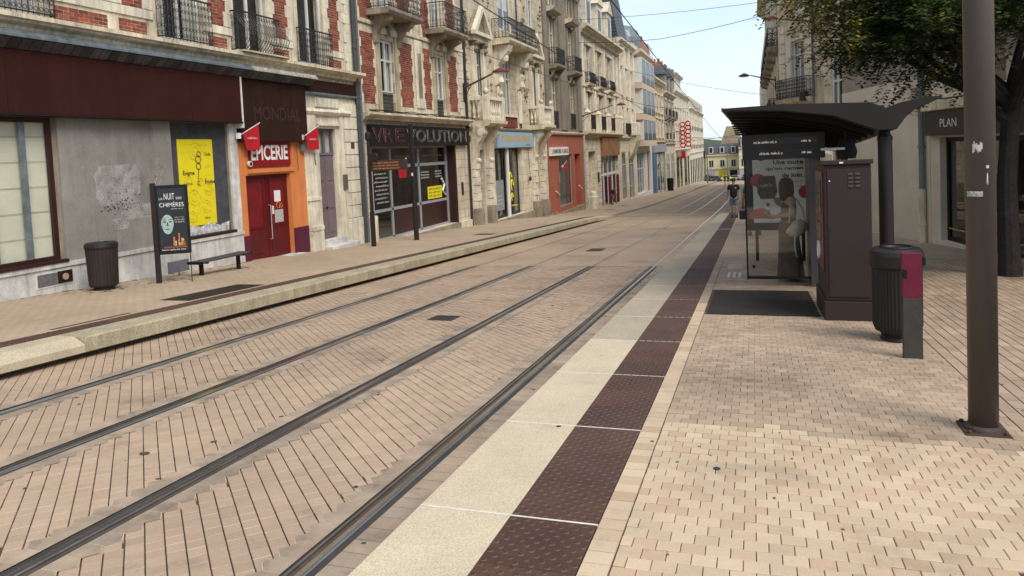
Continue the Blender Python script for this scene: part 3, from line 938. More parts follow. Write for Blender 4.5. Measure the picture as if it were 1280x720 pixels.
        if sides and d - back > .1:
            for yy_ in (y0, y1):
                mb.box(back, d, yy_ - .018, yy_ + .018, z1 - .02, z1 + .012); mb.box(back, d, yy_ - .012, yy_ + .012, z0 + .05, z0 + .075)
                k = max(1, int((d - back) / step))
                for i in range(k + 1):
                    bar(back + (d - back) * i / k if k else d, yy_, 0, 0)
                    if scroll and i < k:
                        cx = back + (d - back) * (i + .5) / k
                        for t in (.14, .30, .68, .86): mb.ring((cx, yy_, z0 + h * t), (d - back) / k * .36, r * .8, 'y', 8, 3)
        return s.put(mb, name, iron, parent)
    def cornice(s, y0, y1, z, prof, m, name='cornice', x=0.0):
        """prof: (out, up) points from bottom to top, closed at the wall"""
        mb = MB(); mb.prism([(x - .05, z + prof[0][1])] + [(x + a, z + b) for a, b in prof] + [(x - .05, z + prof[-1][1])], 'y', y0, y1)
        return s.put(mb, name, m)
    def drain(s, y, z0, z1, d=.09, r=.055, m=None):
        mb = MB(); mb.tube([(d, y, z0), (d, y, z1)], r, 8)
        for k in range(int((z1 - z0) / 1.9)):
            zz = z0 + 1 + k * 1.9; mb.tube([(d, y, zz), (d, y, zz + .05)], r * 1.25, 8)
        return s.put(mb, 'drainpipe', m or pvc)

def brickfield(b, mb, y0, y1, z0, z1, d=.006, rag=.10, quoin=None, qd=.022, qw=.24):
    L, H, J = .22, .065, .012
    c = 0; z = z0
    while z + H < z1 + .01:
        grp = int((z - z0) / .308) % 2
        a, e = (y0, y1) if grp else (y0 + rag, y1 - rag)
        y = a - (L / 2 if c % 2 else 0)
        while y < e:
            p, q = max(y, a), min(y + L - J, e)
            if q - p > .03:
                mb.tone = rnd.random()
                mb.box(-.03, d + rnd.uniform(-.003, .003), p, q, z, z + H - J * .2, False)
            y += L
        z += H + J * .8; c += 1
    if quoin:
        n = int(round((z1 - z0) / .308))
        for g in range(n):
            za, zb = z0 + g * .308, min(z1, z0 + (g + 1) * .308)
            a, e = (y0, y1) if g % 2 else (y0 + rag, y1 - rag)
            b.blk('quoin', quoin, -.02, qd, y0 - qw + .02, a - .004, za + .003, zb - .003)
            b.blk('quoin', quoin, -.02, qd, e + .004, y1 + qw - .02, za + .003, zb - .003)

def ledge_profile(h, out):
    return [(.02, 0), (out * .35, h * .12), (out * .4, h * .35), (out * .75, h * .5), (out * .8, h * .62), (out, h * .68), (out, h * .95), (.0, h * 1.0)]

maroon_sign = mat('maroon_fascia', (.040, .0125, .010), .8, .12, 1.2, .1, 40, .03, streak=.12, spec=.08)
brown_sign = mat('brown_fascia', (.030, .0135, .0085), .8, .25, 1.5, .15, 40, .05, streak=.25, spec=.1)
grey_board = mat('grey_board', (.225, .21, .185), .9, .25, 1.1, .14, 60, .15, streak=.14)
plinth_m = mat('painted_plinth', (.50, .49, .46), .9, .28, 2.2, .15, 60, .2, streak=.35)
orange_p = mat('orange_paint', (.60, .20, .062), .65, .10, 1.5, streak=.10)
purple_p = mat('purple_paint', (.085, .009, .03), .6, .15, 3)
red_door_m = mat('red_door', (.105, .003, .006), .42, .15, 2)
red_sign_m = mat('red_sign', (.21, .004, .009), .5, .1, 2)
lilac = mat('lilac_door', (.15, .112, .125), .55, .15, 3, streak=.15)
letter_w = mat('white_letters', (.72, .70, .67), .6, .05, 5)
letter_k = mat('black_letters', (.015, .015, .015), .6, .05, 5)
yellow_m = mat('yellow_poster', (.72, .60, .01), .6, .06, 3)
yellow_d = mat('yellow_poster_print', (.52, .42, .008), .6, .06, 3)
flag_red = mat('flag_red', (.42, .005, .012), .7, .1, 4)
maroon_frame = mat('maroon_frame', (.03, .009, .007), .5, .15, 4)

# ---------------------------------------------------------------- L1
G = -.85
L1 = Bld('brick_corner_building', 'nearest red brick and pale stone building with shuttered shop and red grocery door', -12.1, 12.0, gz(12))
b = L1
b.body(1.0, 21.3, -1.6, 13, 3.9, stone)
W1 = [(8.55, 10.15, 4.5, 7.4), (13.0, 14.3, 4.5, 7.4), (15.45, 16.75, 4.5, 7.4), (18.2, 19.5, 4.5, 7.4), (4.2, 5.6, 4.5, 7.4)]
b.wall(1.0, 21.3, 4.0, 13, W1 + [(h[0], h[1], 8.4, 10.8) for h in W1], mortar and stone, 'wall', depth=.3)
for h in W1:
    b.window(*h, x=-.16, cols=2, tr=(.75,), bar=.07)
    b.window(h[0], h[1], 8.4, 10.8, x=-.27, cols=2, tr=(.75,), bar=.07)
mb = MB()
for (a, e) in ((10.42, 11.62), (11.9, 12.62), (14.52, 15.14), (17.02, 17.68), (19.74, 20.4), (7.0, 8.3)):
    brickfield(b, mb, a, e, 4.45, 4.80, rag=.0, quoin=None)
    brickfield(b, mb, a, e, 5.02, 8.1, rag=.09, quoin=stone_l, qw=.20)
    b.blk('band_stone', stone_l, -.02, .03, a - .18, e + .18, 4.82, 5.0)
tag(b.put(mb, 'brickwork', brick_m, tones=True), kind='stuff')
for i in range(12):
    w = .52 if i % 2 else .38
    b.blk('quoin', stone_l, -.02, .028, 20.62 + (.0 if i % 2 else .14), 21.0, 4.45 + i * .3, 4.742 + i * .3)
b.cornice(1.0, 21.32, 4.12, ledge_profile(.30, .34), stone)
b.cornice(1.0, 21.32, 8.1, ledge_profile(.25, .25), stone)
# old zinc gutter and soffit boards over the shops
zb = MB(); zb.prism([(.0, 3.82), (.42, 3.97), (.45, 3.97), (.45, 4.02), (.40, 4.04), (.40, 4.09), (0, 4.11)], 'y', 1.0, 15.5)
b.put(zb, 'gutter', zinc)
zc = MB()
zc.prism([(.0, 3.82), (.42, 3.97), (.45, 3.97), (.45, 4.02), (.40, 4.04), (.40, 4.09), (0, 4.11)], 'y', 15.5, 18.35)
b.put(zc, 'gutter', mat('gutter_pale', (.40, .38, .33), .8, .4, 8, .3, 50, streak=.4))
bm_ = mat('soffit_board', (.065, .062, .06), .8, .35, 5, .2, tone='obj', tv=.5)
for i in range(52):
    y = 7.6 + i * .205
    if y > 18.2: break
    mb = MB(); mb.hexa([(.262, y, 3.792), (.425, y, 3.945), (.425, y + .19, 3.945), (.262, y + .19, 3.792), (.255, y, 3.80), (.42, y, 3.955), (.42, y + .19, 3.955), (.255, y + .19, 3.80)])
    b.put(mb, 'soffit_slat', bm_)
# fascia
for (a, e) in ((2.0, 9.2), (9.208, 13.5), (13.508, 15.18)):
    b.box('fascia_panel', maroon_sign, .0, .26, a, e, 2.70, 3.78)
b.box('fascia_trim', black_paint, -.02, .28, 2.0, 15.2, 2.665, 2.697)
b.box('fascia_post', white_paint, .0, .275, 15.18, 15.23, 2.55, 3.80)
# ground floor wall: plinth, boarded grey panel, big window, poster bay
hol = [(7.2, 10.18, .06, 2.66), (13.06, 14.9, .0, 2.66), (2.5, 6.8, .06, 2.66)]
b.wall(1.0, 14.92, -.02, 2.68, hol, stone_d, 'shop_wall', depth=.25)
b.wall(1.0, 15.2, -1.6, -.02, [], plinth_m, 'plinth', x=.07)
b.box('plinth_cap', plinth_m, -.02, .10, 1.0, 15.2, -.06, .02)
b.box('grey_panel', grey_board, .0, .045, 10.27, 13.03, .025, 2.665)
patch = mat('whitewash_patch', (.275, .262, .24), .9, .35, 5, .35, 40)
for (a, e, c, d) in ((10.95, 12.15, .95, 1.78), (11.55, 12.55, .62, .95), (11.3, 11.75, .45, .7)):
    mb = MB(); n = 14
    pts = []
    for i in range(n):
        an = 2 * math.pi * i / n
        cx, cy = math.cos(an), math.sin(an)
        k = 1 / max(abs(cx), abs(cy)) * rnd.uniform(.86, 1.0)
        pts.append(((a + e) / 2 + cx * k * (e - a) / 2, (c + d) / 2 + cy * k * (d - c) / 2))
    mb.prism(pts, 'x', .0455, .0475 + .0008 * (c < .6))
    b.put(mb, 'whitewash_patch', patch)
sc = MB()
for i in range(26):
    y0_ = 12.2 + rnd.random() * .65; z0_ = .8 + rnd.random() * .95
    p = [(.049, y0_, z0_)]
    for k in range(3): p.append((.049, p[-1][1] + rnd.uniform(-.08, .08), p[-1][2] + rnd.uniform(-.16, .16)))
    sc.tube(p, .006, 3)
b.put(sc, 'graffiti_scratches', patch)
sc = MB()
for i in range(60):
    y0_ = rnd.gauss(11.55, .22); z0_ = .85 + abs(rnd.gauss(.0, .28)) - .5 * abs(y0_ - 11.6) * (rnd.random() < .4)
    r_ = rnd.uniform(.006, .022)
    sc.prism([(y0_ + r_ * math.cos(k * 1.05), z0_ + r_ * math.sin(k * 1.05) * rnd.uniform(.6, 1.3)) for k in range(6)], 'x', .047, .0492)
b.put(sc, 'flaked_spots', mat('dark_flake', (.05, .045, .04), .9))
# big shop window with blind
f = b.window(7.2, 10.18, .06, 2.66, x=-.06, cols=1, tr=(), m=maroon_frame, bar=.09, curtain='none', pane=pane_m, name='shop_window')
mbv = MB(); mbv.box(-.035, .01, 9.55, 9.66, .15, 2.57); b.put(mbv, 'mullion', zinc, f)
mbv = MB(); mbv.box(-.035, .01, 9.0, 9.04, .15, 2.57); b.put(mbv, 'mullion', zinc, f)
b.box('blind', blind_m, -.12, -.10, 7.2, 10.18, .06, 2.66)
mbv = MB()
for k in range(5): mbv.box(-.099, -.096, 9.05, 10.1, .5 + k * .45, .53 + k * .45)
b.put(mbv, 'blind_fold', mat('blind_fold', (.50, .46, .36), .9))
b.window(2.5, 6.8, .06, 2.66, x=-.14, cols=2, tr=(), m=maroon_frame, bar=.09, curtain='full', name='shop_window')
b.box('window_sill', maroon_frame, -.05, .12, 7.0, 10.25, .022, .075)
# air vents in the plinth
b.box('vent_grille', mat('vent_grey', (.12, .115, .11), .8, .3, 20), .07, .085, 9.62, 10.02, -.36, -.14)
b.box('vent_frame', white_paint, .07, .079, 9.59, 10.33, -.385, -.115)
vb = b.box('vent_box', brown_sign, .07, .10, 10.02, 10.31, -.35, -.13)
mb = MB(); mb.tube([(.10, 10.16, -.24), (.115, 10.16, -.24)], .062, 12); b.put(mb, 'vent_outlet', mat('vent_beige', (.35, .28, .2), .8), vb)
# poster bay
frame_p = mat('bay_board', (.055, .055, .062), .8, .35, 4, .2, 50)
b.box('bay_board', frame_p, -.10, -.06, 13.06, 14.9, .0, 2.66)
b.box('bay_sill', maroon_frame, -.06, .11, 13.0, 14.93, .022, .085)
ps = b.box('key_poster', yellow_m, -.058, -.045, 13.30, 14.42, .30, 2.28)
torn = MB(); torn.prism([(13.15, .09), (14.82, .09), (14.84, .30), (14.5, .24), (14.2, .34), (13.9, .26), (13.5, .33), (13.15, .25)], 'x', -.058, -.040)
b.put(torn, 'torn_paper', mat('torn_paper', (.48, .48, .47), .9, .5, 9, .4, 30), ps)
def gear(cy, cz, r, k=18):
    gm = MB()
    gm.ring((-.044, cy, cz), r, .007, 'x', k, 4); gm.ring((-.044, cy, cz), r * .55, .006, 'x', 12, 4)
    for i in range(8):
        a = i * math.pi / 4
        gm.tube([(-.044, cy + math.cos(a) * r, cz + math.sin(a) * r), (-.044, cy + math.cos(a) * r * 1.22, cz + math.sin(a) * r * 1.22)], .009, 4)
    b.put(gm, 'printed_gear', yellow_d, ps)
for g_ in ((13.72, .95, .17), (14.1, .72, .14), (13.62, .52, .12), (14.2, 1.12, .13), (13.85, 2.0, .2), (13.55, 1.35, .1), (13.95, 1.3, .09)): gear(*g_)
km = MB(); km.ring((-.043, 13.92, 1.82), .085, .016, 'x', 14, 4); km.ring((-.043, 13.92, 1.66), .07, .014, 'x', 14, 4)
km.tube([(-.043, 13.92, 1.58), (-.043, 13.86, 1.22)], .014, 4); km.box(-.045, -.04, 13.86, 13.93, 1.22, 1.25); km.box(-.045, -.04, 13.87, 13.93, 1.30, 1.33)
km.ring((-.043, 13.95, 1.94), .06, .014, 'x', 12, 4)
b.put(km, 'printed_key', mat('key_brown', (.16, .12, .02), .7), ps)
for (t, y, z, w) in (('Code', 14.12, 1.90, .22), ('Énigme', 13.42, 1.44, .36), ('Équipe', 14.10, 1.22, .34)):
    b.text(t, letter_k, (-.0435, y, z), ps, w=w, bold=.03)
for k, (y, z, w, m) in enumerate(((13.44, 1.24, .26, letter_k), (13.62, 1.08, .24, yellow_d), (14.08, 1.05, .32, yellow_d), (14.02, .42, .26, letter_k), (13.45, .80, .13, letter_k), (14.12, 1.62, .24, yellow_d), (13.95, 2.12, .30, yellow_d))):
    scribble(ps, m, (-.0435, y - b.o[1], z - b.o[2]), w, .075, seed=20 + k)
b.box('pilaster', mat('pilaster_white', (.55, .54, .51), .85, .3, 3, streak=.4), -.1, .06, 14.92, 15.2, .02, 2.66)
# grocery front
b.wall(15.2, 18.08, -1.6, 3.9, [(15.48, 17.36, -.86, 1.37)], orange_p, 'grocery_wall', depth=.22, x=.02)
b.box('brown_panel', brown_sign, .02, .19, 15.24, 18.06, 2.22, 3.80)
b.text('MONDIAL', mat('ghost_letters', (.033, .0165, .0110), .8, .6, 14), (.192, 15.75, 2.78), w=2.0, h=.34, name='ghost_lettering')
sg = b.box('grocery_sign', red_sign_m, .02, .07, 15.62, 17.34, 1.58, 2.215)
b.text('EPICERIE', letter_w, (.073, 15.68, 1.74), sg, w=1.55, h=.40, bold=.025)
b.box('sign_surround', orange_p, .021, .06, 15.56, 17.52, 1.42, 1.53)
b.box('sign_surround', orange_p, .021, .06, 17.44, 17.52, 1.532, 2.2)
b.box('purple_base', purple_p, .02, .055, 15.2, 15.475, -1.6, -.14)
b.box('purple_base', purple_p, .02, .055, 17.365, 18.05, -1.6, -.16)
lm = MB(); lm.tube([(.05, 15.60, 1.66), (.11, 15.60, 1.66)], .075, 14); lo = b.put(lm, 'lamp_ring', stone_l)
lm = MB(); lm.tube([(.10, 15.60, 1.66), (.118, 15.60, 1.66)], .045, 12); b.put(lm, 'lamp_lens', black_paint, lo)
b.shoproom(15.48, 17.36, -.9, 1.4, d=.2, x=-.2)
for (a, e) in ((15.49, 16.41), (16.43, 17.35)):
    dr = b.box('door_leaf', red_door_m, -.16, -.11, a, e, -.84, 1.36, bev=.006)
    b.box('door_panel', mat('red_door_dark', (.10, .005, .008), .5), -.112, -.10, a + .12, e - .12, -.68, -.14, dr, bev=.01)
    fr = MB()
    for (p, q, c, d) in ((a + .1, e - .1, -.02, .04), (a + .1, e - .1, 1.2, 1.26), (a + .1, a + .16, .04, 1.2), (e - .16, e - .1, .04, 1.2)): fr.box(-.11, -.092, p, q, c, d)
    b.put(fr, 'glazing_bead', red_door_m, dr)
    b.box('door_glass', mat('door_glass_red', (.16, .012, .016), .12, .2, 3), -.111, -.105, a + .16, e - .16, .04, 1.2, dr)
    if a > 16:
        b.box('notice', letter_w, -.104, -.1, 16.75, 17.02, .62, .92, dr); b.box('notice', mat('newsprint', (.4, .38, .35), .9, .5, 30, .5, 90), -.104, -.1, 16.73, 17.1, -.02 + .08, .40, dr)
        pm = MB(); pm.ring((-.1, 16.9, .52), .08, .01, 'x', 10, 4); pm.ring((-.1, 17.02, .5), .06, .01, 'x', 10, 4); b.put(pm, 'sticker', orange_p, dr)
        hm = MB(); hm.tube([(-.11, 16.5, .55), (-.05, 16.5, .55), (-.05, 16.5, -.35), (-.11, 16.5, -.35)], .014, 6); b.put(hm, 'handle', grey_alu, dr)
        b.box('lock_plate', white_paint, -.108, -.09, 16.62, 16.69, .30, .52, dr)
b.box('threshold', plinth_m, -.15, .30, 15.48, 17.5, -1.2, -.85)
# stone doorway at the far end
b.wall(18.06, 21.3, -1.6, 3.62, [(18.86, 19.82, -.68, 2.62)], stone_l, 'doorway_wall', depth=.35, x=.01)
b.box('door_fascia', brown_sign, .01, .10, 18.1, 21.2, 3.66, 4.02); b.cornice(18.06, 21.2, 3.56, [(.03, 0), (.12, .05), (.12, .1)], zinc, 'drip_moulding')
for (a, e, c, d, q) in ((18.12, 18.72, -1.6, -.35, .12), (18.16, 18.68, -.35, 3.05, .07), (18.12, 18.72, -.35, -.22, .14), (18.12, 18.72, .52, .62, .10), (20.0, 20.25, -1.6, 3.05, .05), (20.3, 21.15, -1.6, -.2, .10)):
    b.blk('pilaster_block', stone_l, .0, q, a, e, c, d)
for i in range(9): b.blk('rusticated_block', stone_l, .0, .055, 20.32, 21.1, -.18 + i * .4, .19 + i * .4)
b.cornice(18.1, 20.6, 2.98, [(.03, 0), (.1, .05), (.14, .12), (.1, .2)], stone_l, 'door_moulding')
b.box('overdoor_panel', stone_l, .0, .06, 18.75, 20.05, 3.24, 3.52, bev=.02)
b.cornice(18.75, 20.0, 2.66, [(.03, 0), (.08, .04), (.08, .1)], stone_l, 'door_moulding')
for (a, e) in ((18.88, 19.33), (19.35, 19.80)):
    dr = b.box('door_leaf', lilac, -.17, -.12, a, e, -.66, 1.80, bev=.005)
    for (c, d) in ((-.52, .1), (.22, .95), (1.05, 1.68)): b.box('door_panel', lilac, -.13, -.105, a + .09, e - .09, c, d, dr, bev=.012)
tl = b.window(18.86, 19.82, 1.82, 2.62, x=-.16, cols=2, tr=(), m=lilac, bar=.08, curtain='full', name='transom_light')
hm = MB(); hm.tube([(-.12, 19.28, .25), (-.06, 19.28, .25)], .03, 8); b.put(hm, 'door_knob', iron)
for k in range(2): b.blk('door_step', plinth_m, -.3, .12 + .28 * (1 - k), 18.72, 20.0 + .3 * (1 - k), -1.5, -.86 + k * .18)
ib = b.box('letter_box', mat('intercom', (.12, .10, .09), .6), .05, .10, 20.02, 20.24, .75, 1.2)
b.box('house_number', mat('number_blue', (.05, .05, .06), .5), .055, .065, 20.62, 20.82, 2.0, 2.2)
# balconies
for (a, e, bu, d) in ((8.35, 10.35, .0, .12), (12.92, 14.5, .0, .12), (15.3, 17.0, .28, .22), (18.1, 19.75, .0, .12)):
    b.railing(a, e, 4.44, 5.44, d, bulge=bu, sides=True, step=.105)
    if bu: b.box('balcony_lip', stone, .0, .42, a - .05, e + .05, 4.425, 4.462)
b.drain(21.12, -1.5, 12.8, d=.10, r=.07, m=mat('drain_dark', (.05, .055, .06), .6, .2, 5))
b.drain(21.32, -1.2, 12.8, d=.10, r=.045)
wm = MB(); wm.tube([(.11, 17.6, 2.15), (.11, 17.62, 1.46), (.09, 17.62, 1.40)], .008, 4); wm.tube([(.08, 18.5, 1.9), (.1, 18.48, 1.6), (.1, 18.52, 1.55), (.09, 18.5, 1.75)], .007, 4)
b.put(wm, 'loose_cable', black_paint)
b.box('alarm_box', zinc, .02, .12, 17.85, 18.02, 1.95, 2.15)
roof = MB(); roof.prism([(-.2, 13), (-4.6, 16.2), (-9, 13)], 'y', 1.0, 21.3); b.put(roof, 'roof', slate)

def flag(label, x, y, z, group='red shop pennants on slanted poles'):
    t = thing('pennant', label, 'flag', (x, y, z), 0, group)
    mb = MB(); mb.tube([(0, 0, 0), (.10, .70, .33)], .012, 6); mb.build('pole', white_paint, t)
    mb = MB(); mb.box(-.06, .02, -.05, .05, -.07, .07); mb.build('bracket', letter_w, t)
    mb = MB(); n = 6
    def P(s_, t_):
        top = Vector((.015, .12, .05)).lerp(Vector((.095, .64, .30)), s_)
        bot = Vector((.02, .22, -.36)).lerp(Vector((.06, .70, -.35)), s_)
        p = top.lerp(bot, t_); return (p.x + .010 * math.sin(s_ * 7 + t_ * 2), p.y, p.z)
    for i in range(n):
        for j in range(n):
            mb.face([P(i / n, j / n), P((i + 1) / n, j / n), P((i + 1) / n, (j + 1) / n), P(i / n, (j + 1) / n)])
    fl = mb.build('cloth', flag_red, t)
    scribble(fl, letter_w, (.078, .22, -.08), .40, .055, seed=5)
    return t
flag('red pennant on slanted white pole above the left corner of the grocery sign', -11.93, 15.14, 2.36)
flag('red pennant on slanted white pole between grocery front and lilac door', -11.93, 17.82, 2.34)
# ---------------------------------------------------------------- L2: brick and stone house over the black shop sign
L2 = Bld('brick_house', 'red brick and stone house with iron balconies above a black shop sign', -12.1, 26.1, gz(26.1))
b = L2
b.body(21.4, 30.75, -2.2, 14, 3.0, stone)
WN = [(22.98, 24.0), (27.62, 28.55)]
b.wall(21.4, 30.75, 2.95, 14, [(a, e, 3.2, 5.78) for a, e in WN] + [(a, e, 6.75, 9.4) for a, e in WN] + [(a, e, 10.4, 12.4) for a, e in WN], ashlar, depth=.35)
for a, e in WN:
    f = b.window(a, e, 3.92, 5.78, x=-.14, cols=2, tr=(.62,), bar=.085, curtain='both')
    b.box('window_panel', mat('window_panel', (.20, .19, .16), .8, .2, 4), -.20, -.16, a, e, 3.2, 3.9)
    b.railing(a + .02, e - .02, 3.22, 3.95, -.10, sides=False, step=.085)
    b.window(a, e, 6.75, 9.4, x=-.16, cols=2, tr=(.7,), bar=.075)
    b.window(a, e, 10.4, 12.4, x=-.30, cols=2, tr=(.7,), bar=.075)
    # stone surround, curved consoles and balcony
    for q in (a - .30, e + .06): b.box('window_jamb', jamb_m, .0, .07, q, q + .24, 3.2, 5.95, bev=.015)
    b.box('window_head', stone_l, .0, .10, a - .34, e + .34, 5.95, 6.18, bev=.02)
    for q in (a - .45, e + .2):
        mb = MB(); pts = [(0, 5.55), (.12, 5.6), (.16, 5.9), (.34, 6.15), (.66, 6.3), (.72, 6.46), (0, 6.46)]
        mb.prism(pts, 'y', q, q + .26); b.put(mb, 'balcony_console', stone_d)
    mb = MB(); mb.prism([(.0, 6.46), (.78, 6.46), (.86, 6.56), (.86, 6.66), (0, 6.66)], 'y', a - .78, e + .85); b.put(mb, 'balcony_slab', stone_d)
    b.railing(a - .74, e + .80, 6.66, 7.66, .80, bulge=.06, step=.12)
    ln = MB(); ln.lathe([(.02, -.05), (.14, 0), (.1, .12), (.16, .2), (.05, .32)], 8, (.08, (a + e) / 2, 5.95)); b.put(ln, 'keystone_carving', stone_d)
mb = MB()
for (a, e) in ((21.62, 22.58), (24.42, 25.55), (26.5, 27.25), (28.95, 29.98)):
    brickfield(b, mb, a, e, 3.5, 5.9, rag=.09, quoin=stone_l, qw=.12, qd=.012)
    brickfield(b, mb, a, e, 6.3, 9.6, rag=.09, quoin=stone_l, qw=.12, qd=.012)
tag(b.put(mb, 'brickwork', brick_m, tones=True), kind='stuff')
b.box('centre_panel', stone_l, .0, .05, 25.75, 26.4, 3.5, 6.1, bev=.02); b.box('centre_panel_inset', stone_d, .05, .062, 25.92, 26.23, 3.9, 5.6)
b.box('stone_band', stone, .0, .06, 21.42, 30.7, 6.16, 6.3, bev=.01)
b.cornice(21.4, 30.8, 2.93, ledge_profile(.26, .42), stone)
cb = MB()
for k in range(3):
    cb.tube([(.40 - .03 * k, 21.4 + t * 9.4 / 12, 3.22 + .035 * k - .05 * math.sin(t * 1.9 + k) ** 2) for t in range(13)], .014, 4)
b.put(cb, 'cable_bundle', black_paint)
b.cornice(21.4, 30.8, 10.0, ledge_profile(.25, .3), stone)
for i in range(10): b.blk('quoin', stone_l, -.02, .035, 30.2 - (.14 if i % 2 else 0), 30.66, 3.35 + i * .33, 3.66 + i * .33)
b.wall(21.4, 30.75, -2.4, 2.95, [(21.95, 29.3, -1.24, 2.82)], ashlar, 'shop_wall', depth=.55)
b.shoproom(21.95, 29.3, -1.3, 2.82, d=1.8, x=-.55)
sg = b.box('shop_sign', black_paint, .02, .16, 21.75, 30.55, 2.06, 2.80)
neon_r = mat('neon_tube_red', (.25, .07, .09), .4); neon_w = mat('neon_tube_white', (.30, .31, .28), .4)
def outline_text(body, y0, w, h, z, m):
    cu = bpy.data.curves.new('t', 'FONT'); cu.body = body; cu.fill_mode = 'NONE'; cu.bevel_depth = .010; cu.bevel_resolution = 0; cu.resolution_u = 2
    o = bpy.data.objects.new('t', cu); C.objects.link(o)
    me = bpy.data.meshes.new_from_object(o.evaluated_get(bpy.context.evaluated_depsgraph_get())); bpy.data.objects.remove(o); bpy.data.curves.remove(cu)
    xs = [v.co.x for v in me.vertices]; ys_ = [v.co.y for v in me.vertices]; x0, x1, q0, q1 = min(xs), max(xs), min(ys_), max(ys_)
    for v in me.vertices: v.co.x = (v.co.x - x0) * w / (x1 - x0); v.co.y = (v.co.y - q0) * h / (q1 - q0)
    me.materials.clear(); me.materials.append(m)
    b.inst('neon_lettering', me, (.175, y0, z), sg, TEXT_ROT['+x'])
outline_text('VR', 21.85, 1.4, .48, 2.2, neon_r); outline_text('E', 23.5, .68, .48, 2.2, neon_r); outline_text('VOLUTION', 24.4, 5.9, .48, 2.2, neon_w)
# aluminium front
fr = MB(); X0, X1 = -.40, -.33
for (a, e, c, d) in ((22.45, 22.62, -1.22, 2.1), (23.90, 24.02, -1.22, 2.1), (26.28, 26.40, -1.22, 2.1), (29.02, 29.16, -1.22, 2.1), (22.62, 29.02, 2.0, 2.1), (22.62, 29.02, 1.28, 1.40), (22.62, 29.02, -.24, -.14), (22.62, 29.02, -1.24, -1.16)):
    fr.box(X0, X1, a, e, c, d)
fro = b.put(fr, 'shop_front', grey_alu)
mar = mat('maroon_panel', (.035, .012, .013), .3, .1, 2)
for i, (a, e) in enumerate(((22.63, 23.89), (24.03, 26.27), (26.41, 29.01))):
    for c, d, m in ((1.41, 1.99, pane_shop), (-.13, 1.27, pane_shop), (-1.15, -.25, mar if i else pane_shop)):
        p = MB(); p.box(-.372, -.362, a, e, c, d); b.put(p, 'pane' if m is pane_shop else 'lower_panel', m, fro)
for k in range(8): b.print_(letter_w, (-.358, 22.75 + .1 * (k % 2), 1.08 - k * .145), .95, .075, fro, 40 + k)
b.print_(neon_w, (-.358, 24.3, 1.66), 1.7, .07, fro, 51); b.print_(neon_w, (-.358, 26.8, 1.66), 1.9, .07, fro, 52)
for k in range(3): b.print_(letter_w, (-.358, 26.55, 1.0 - k * .11), .8, .07, fro, 54 + k); b.print_(letter_w, (-.358, 27.9, 1.0 - k * .11), .7, .07, fro, 58 + k)
yp = b.box('yellow_notice', yellow_m, -.36, -.352, 27.1, 28.5, -.08, .42, fro)
for k in range(3): b.print_(letter_k, (-.349, 27.2, .27 - k * .14), 1.2, .10, fro, 62 + k)
wv = MB(); wv.tube([(-.356, 28.55, .7), (-.356, 28.8, .45), (-.356, 28.6, .2), (-.356, 28.9, 0)], .05, 4); b.put(wv, 'white_emblem', letter_w, fro)
b.box('panelling', black_paint, -.5, -.3, 21.95, 22.44, -1.24, 2.1); b.box('rusty_edge', maroon_frame, -.3, .02, 29.18, 29.34, -1.24, 2.06)
b.box('shop_step', stone_d, -.6, .10, 21.9, 29.4, -2.0, -1.25)
b.blk('base_stone', stone_l, .0, .2, 21.4, 21.85, -2, -.25); b.blk('base_stone', stone_l, .0, .12, 29.4, 30.7, -2.2, -1.25)
b.box('door_bell_plate', iron, .0, .03, 29.85, 30.05, -.1, .45)
b.drain(30.78, -2, 13.8, d=.08, r=.05, m=iron)
roof = MB(); roof.prism([(-.2, 14), (-1.4, 16.6), (-8, 16.6), (-9, 14)], 'y', 21.4, 30.75); b.put(roof, 'roof', slate)
t = flag('red pennant on slanted white pole in front of the black shop windows', -11.55, 22.6, 1.30)

# ---------------------------------------------------------------- L3: sculpted stone front
L3 = Bld('sculpted_stone_house', 'ornate pale stone house with balustrade balconies, pediments and pale blue shop sign', -12.1, 37.6, gz(37.6))
b = L3
b.body(30.85, 44.3, -3, 15, 2.9, stone)
hol = [(32.0, 33.2, 4.35, 6.6), (36.3, 37.6, 3.2, 6.7), (41.2, 42.4, 4.35, 6.6), (32.0, 33.2, 8.9, 11.4), (36.0, 38.2, 8.0, 11.4), (41.2, 42.4, 8.9, 11.4)]
b.wall(30.85, 44.3, 2.9, 15, hol, ashlar, depth=.35)
for h in hol: b.window(*h, x=-.16, cols=2, tr=(.66,), bar=.09)
b.wall(30.85, 44.3, -3.2, 2.9, [(31.75, 32.9, -1.62, 1.85), (34.4, 39.0, -1.7, 1.88), (41.35, 42.3, -2.1, 1.55)], ashlar_p, 'ground_wall', depth=.5)
b.shoproom(34.4, 39.0, -1.75, 1.9, d=1.8, x=-.5); b.shoproom(31.75, 32.9, -1.7, 1.9, d=.6, x=-.5)
b.box('door_leaf', mat('green_black_door', (.02, .028, .024), .5, .2, 4), -.5, -.42, 41.35, 42.3, -2.08, 1.5, bev=.01)
for k in range(3): b.box('door_panel', MATS['green_black_door'], -.43, -.40, 41.5, 42.15, -1.9 + k * 1.15, -.95 + k * 1.15, bev=.015)
b.box('door_leaf', black_paint, -.9, -.85, 31.75, 32.9, -1.6, 1.85)
